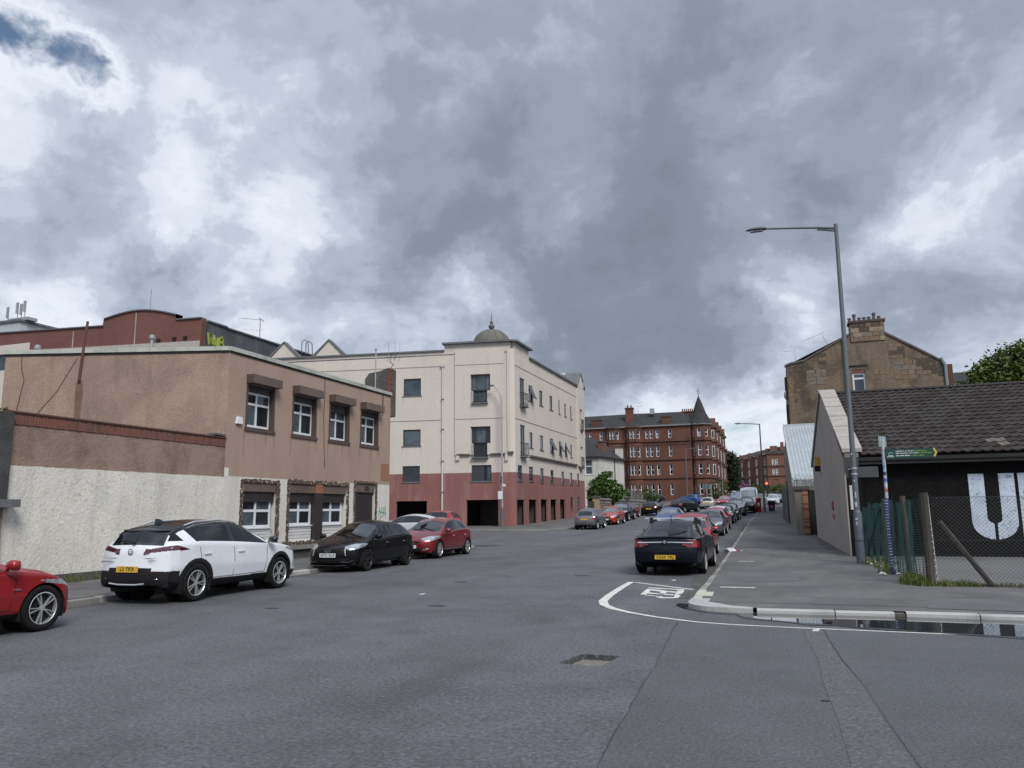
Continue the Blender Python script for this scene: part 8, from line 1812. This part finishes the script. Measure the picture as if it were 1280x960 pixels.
# ------------------------------------------------------------------ trees, bushes, weeds
def leaf_mat(name, c, c2, c3):
    return mat(name, c, rough=0.6, blotch=c2, bs=0.9, ba=0.9, fine=0.35, fs=7, specks=(2.5, 0.6, c3), spec=0.3)
def crown(par, blobs, n, size, m, seed=1, name='crown', squash=0.8):
    """leaf-sized faces gathered into clumps through the volume of several lobes"""
    r_ = np.random.default_rng(seed); V = []; Fc = []
    tot = sum(b[3] * b[4] * b[5] for b in blobs)
    for bx_, by_, bz_, rx, ry, rz in blobs:
        nb = int(n * rx * ry * rz / tot); ncl = max(4, nb // 26)
        d = r_.normal(size=(ncl, 3)); d /= np.linalg.norm(d, axis=1)[:, None]; rad = r_.uniform(.45, 1.02, ncl) ** .6
        cc = d * rad[:, None] * np.array([rx, ry, rz]); cr_ = r_.uniform(.12, .30, ncl) * (rx + rz) / 2
        for c, q in zip(cc, cr_):
            k = 26; p = c + r_.normal(size=(k, 3)) * q * np.array([1, 1, .7]) * .55
            nn = r_.normal(size=(k, 3)); nn[:, 2] = np.abs(nn[:, 2]) + .5; nn /= np.linalg.norm(nn, axis=1)[:, None]
            t = np.cross(nn, r_.normal(size=(k, 3))); t /= np.linalg.norm(t, axis=1)[:, None]; b2 = np.cross(nn, t); s = size * r_.uniform(.6, 1.3, k)[:, None]
            P = p + np.array([bx_, by_, bz_])
            q4 = np.stack([P - t * s, P - b2 * s * .55 + nn * s * .1, P + t * s, P + b2 * s * .55 + nn * s * .1], 1).reshape(-1, 3)
            o = len(V); V += q4.tolist(); Fc += [(o + 4 * i, o + 4 * i + 1, o + 4 * i + 2, o + 4 * i + 3) for i in range(k)]
    mb = MB(); mb.v = [tuple(v) for v in V]; mb.f = Fc
    return mb.build(name, m, par)
M['bark'] = mat('bark', (0.065, 0.052, 0.042), rough=0.95, fine=0.25, fs=12, bump=0.6, bump_s=10)
def trunk(par, x, y, z0, z1, r, spread, n=5):
    mb = MB(); mb.tube([(x, y, z0 - .2), (x + .03 * (z1 - z0), y, z0 + (z1 - z0) * .35), (x, y, z0 + (z1 - z0) * .8)], r, 8, r1=r * .35)
    for k in range(n):
        a = k * 2.4; zb = z0 + (z1 - z0) * (.28 + .1 * k); mb.tube([(x, y, zb), (x + spread * .5 * math.cos(a), y + spread * .5 * math.sin(a), zb + (z1 - z0) * .16), (x + spread * math.cos(a), y + spread * math.sin(a), zb + (z1 - z0) * .28)], r * .4, 6, r1=r * .1)
    mb.build('trunk', M['bark'], par)
L_green = leaf_mat('leaves_green', (0.050, 0.085, 0.018), (0.085, 0.125, 0.028), (0.028, 0.052, 0.012))
L_dark = leaf_mat('leaves_dark', (0.018, 0.032, 0.014), (0.030, 0.048, 0.018), (0.010, 0.018, 0.009))
L_bright = leaf_mat('leaves_bright', (0.055, 0.105, 0.018), (0.085, 0.15, 0.028), (0.030, 0.06, 0.012))
L_olive = leaf_mat('leaves_olive', (0.095, 0.125, 0.030), (0.12, 0.15, 0.045), (0.050, 0.074, 0.018))
t = thing('tree', 'broad green tree rising over the tiled roof at the right edge', 'tree', (22.5, 80, 0)); trunk(t, 22.5, 80, 0, 14, .45, 4)
crown(t, [(20.6, 79, 13.3, 3.4, 3.0, 2.6), (23.5, 79.5, 13.8, 3.6, 3.2, 2.9), (18.2, 78.5, 12.4, 2.6, 2.6, 2.0), (20.5, 78.5, 10.0, 4.5, 2.6, 2.4), (26.5, 79.5, 12.5, 3, 3, 3), (16.7, 78.3, 11.7, 1.7, 2, 1.5)], 42000, .19, L_olive, 3)
t2 = thing('tree', 'darker green tree top behind the broad tree at the right edge', 'tree', (27, 88, 0)); trunk(t2, 27, 88, 0, 15, .4, 4)
crown(t2, [(25.5, 88, 16.2, 3.5, 3, 2.0), (28.5, 88, 17.0, 4.2, 3.2, 2.6)], 5000, .18, L_green, 4)
t = thing('bush', 'leafy green bush over the garden wall before the white house', 'bush', (-20.3, 90, 1)); trunk(t, -20.3, 90, .9, 4.5, .14, 1.0)
crown(t, [(-20.6, 90, 3.9, 1.6, 1.3, 1.6), (-20.0, 90.2, 5.0, 1.1, 1.1, 1.2), (-21.3, 90, 3.3, .9, 1, .9), (-18.8, 90.4, 3.7, 1.0, 1, 1.0), (-17.9, 90.6, 3.2, .6, .6, .7), (-20.2, 89.8, 3.2, 2.0, 1, 1.2)], 11000, .13, L_bright, 5)
t = thing('bush', 'dark ivy clump at the right end of the rubble wall', 'bush', (-19.2, 113, 1)); crown(t, [(-19.2, 113, 3.2, .8, .8, 1.8)], 900, .13, L_green, 6); trunk(t, -19.2, 113, 1, 3, .08, .3)
t = thing('bush', 'low green shrub under the red tenement wall by the parked grey car', 'bush', (-19.4, 121, 1.5)); crown(t, [(-19.0, 119, 3.4, .9, .8, .35)], 350, .12, L_bright, 16); trunk(t, -19.0, 119, 2, 3.5, .06, .3)
t = thing('bush', 'small white flowering bush behind the brick coping at the left edge', 'bush', (-17.6, 13.2, 3)); crown(t, [(-17.6, 13.0, 4.35, .55, .5, .5), (-17.9, 12.4, 4.2, .6, .5, .55)], 900, .05, leaf_mat('leaves_flower', (0.06, 0.10, 0.03), (0.12, .17, .08), (.45, .46, .40)), 7); trunk(t, -17.7, 12.8, 2.5, 4.3, .05, .3)
H_ = [(-14.6, 186, 11.5, 2.6, 3, 4.6), (-12.8, 188, 10.5, 2.6, 3, 4.8), (-13.2, 187, 14.6, 1.6, 2, 1.6)]
t = thing('tree', 'tall dark green tree between the turret tenement and the far row', 'tree', (-13.8, 187, 5)); trunk(t, -13.8, 187, 4.3, 14, .35, 2); crown(t, H_, 6500, .28, L_dark, 8)
t = thing('tree', 'second dark tree lower to the right before the far tenement', 'tree', (-11.5, 192, 5)); trunk(t, -11.5, 192, 4.5, 11, .3, 1.5); crown(t, [(-12.0, 192, 9.5, 1.6, 2.0, 3.8), (-11.9, 193, 12.2, 0.9, 1.2, 1.6)], 3500, .28, L_dark, 9)
t = thing('bush', 'rounded green shrub at the foot of the turret tenement', 'bush', (-13.2, 150, 3)); crown(t, [(-11.9, 146, 5.0, 1.4, 1.4, 1.9), (-10.6, 147, 4.6, 1.0, 1, 1.4)], 1800, .16, L_green, 10); trunk(t, -11.8, 146, 3, 5, .1, .4)
for k, (x, y, w, lab) in enumerate(((-6.5, 232, 3.2, 'clipped green hedge left of the traffic light'), (-1.5, 228, 3.0, 'clipped green hedge right of the traffic light'))):
    t = thing('hedge', lab, 'hedge', (x, y, g(y))); crown(t, [(x, y, g(y) + 1.2, w, 1.2, 1.5)], 1500, .22, L_green, 20 + k); mb = MB(); mb.tube([(x, y, g(y)), (x, y, g(y) + 1)], .1, 5); mb.build('stem', M['bark'], t)
t = thing('blossom_tree', 'small pink blossom tree at the end of the street', 'tree', (-11.9, 236, g(236))); crown(t, [(-11.9, 236, g(236) + 1.9, 1.3, 1.2, 1.1)], 700, .2, leaf_mat('blossom', (.30, .12, .24), (.38, .18, .32), (.16, .07, .13)), 11); trunk(t, -11.9, 236, g(236), g(236) + 2, .1, .5)
t = thing('bush', 'dark round bush beside the pink blossom tree', 'bush', (-10, 238, g(238))); crown(t, [(-9.6, 238, g(238) + 1.9, 1.3, 1.2, 1.7)], 700, .22, L_dark, 12); trunk(t, -9.6, 238, g(238), g(238) + 2, .1, .5)
for k, (x, y, w, h) in enumerate(((-20, 250, 9, 9), (14, 150, 12, 9), (-60, 230, 25, 10), (40, 230, 30, 9))):
    t = thing('tree_belt', ('dark trees closing the view behind the turret tenement', 'trees behind the brown gable', 'distant trees far to the left', 'distant trees far to the right')[k], 'trees', (x, y, g(y))); tag(t, kind=None)
    crown(t, [(x + dx * w * .5, y + rnd.uniform(-3, 3), g(min(y, 400)) + h * .5, w * .4, 4, h * .55) for dx in (-1, -.3, .4, 1)], 2400, .4, L_dark, 30 + k)
    mb = MB(); mb.tube([(x, y, g(y)), (x, y, g(y) + h * .5)], .3, 6); mb.build('trunk', M['bark'], t)
def grass(name, label, spots, n, hmin, hmax, m, seed):
    r_ = random.Random(seed); mb = MB()
    for _ in range(n):
        x, y, rx, ry = r_.choice(spots); a = r_.uniform(0, 6.28); q = math.sqrt(r_.random()); px, py = x + rx * q * math.cos(a), y + ry * q * math.sin(a); h = r_.uniform(hmin, hmax) * (1.15 - .6 * q); w = r_.uniform(.004, .010); d = r_.uniform(0, 6.28); l = r_.uniform(.1, .6) * h
        zb = .02 + (.06 if px < 2.6 else .03); c, s = math.cos(d), math.sin(d)
        mb.add([(px - s * w, py + c * w, zb), (px + s * w, py - c * w, zb), (px + c * l * .4 + s * w * .7, py + s * l * .4 - c * w * .7, zb + h * .65), (px + c * l * .4 - s * w * .7, py + s * l * .4 + c * w * .7, zb + h * .65), (px + c * l, py + s * l, zb + h)], [(0, 1, 2, 3), (3, 2, 4)])
    o = mb.build(name, m); tag(o, label, 'grass', kind='stuff')
GR = mat('grass_green', (0.070, 0.100, 0.020), rough=0.7, blotch=(0.17, 0.15, 0.055), bs=9, ba=0.9, fine=0.3, fs=20)
GS = mat('grass_straw', (0.17, 0.14, 0.07), rough=0.8, blotch=(0.09, 0.10, 0.035), bs=4, ba=0.8, fine=0.3, fs=20)
grass('grass', 'bright green tuft of long grass at the foot of the corner fence post', [(2.38, 18.75, .26, .45), (2.42, 19.3, .22, .5), (2.55, 18.35, .2, .16)], 1500, .08, .30, GR, 1)
grass('grass', 'green and straw grass along the foot of the chain link fence', [(2.95, 18.35, .25, .14), (3.3, 18.4, .3, .15)], 800, .05, .22, GR, 2)
grass('grass', 'dry straw coloured grass inside the chain link fence', [(3.4, 18.6, .5, .25), (4.1, 18.6, .6, .2), (5.0, 18.6, .8, .2), (6.5, 18.6, 1, .2)], 1500, .03, .15, GS, 3)
grass('weeds', 'weeds growing under the green netting', [(2.2, 21.6, .2, .5), (2.25, 23.2, .2, 1.0), (2.05, 25, .2, .8), (2.6, 26, .3, 1.5)], 1100, .06, .24, GR, 4)
grass('weeds', 'weeds at the foot of the white roughcast wall', [(-16.4, 14.6, .12, .35), (-16.42, 15.6, .08, .5), (-16.42, 17.5, .08, 1.2)], 420, .06, .35, GR, 5)
grass('weeds', 'weeds at the foot of the red ground storey columns', [(-19.4, 57.6, .3, .5), (-19.4, 63.5, .3, 1.5), (-19.3, 66.5, .3, 1.2), (-20.2, 55.9, .4, .3)], 500, .1, .5, GR, 6)
WL = thing('litter', 'scattered white litter among the weeds below the netting', 'litter', (2.2, 22.5, .08))
for k in range(22):
    x, y, s = rnd.uniform(1.95, 2.5), rnd.uniform(20.3, 25.5), rnd.uniform(.03, .07); q = rnd.uniform(0, 3)
    mb = MB(); mb.prism([(x + s * math.cos(q + i * 1.57) * rnd.uniform(.6, 1.3), y + s * math.sin(q + i * 1.57), .09 + rnd.uniform(0, .05)) for i in range(4)], (0.01, 0.01, .025)); mb.build('scrap', M['sticker'], WL)
# specks of litter and grit on the road
for k, (x, y) in enumerate(((-2.75, 19.2), (-7.3, 14.9), (.2, 11.9))):
    mb = MB(); mb.prism([(x, y, .006), (x + .09, y + .02, .006), (x + .1, y + .1, .02), (x + .02, y + .09, .012)], (0, 0, .008)); o = mb.build('litter', M['sticker']); tag(o, ('white scrap of paper on the road behind the black saloon', 'pale scrap on the road left of centre', 'pale scrap beside the white road line')[k], 'litter')
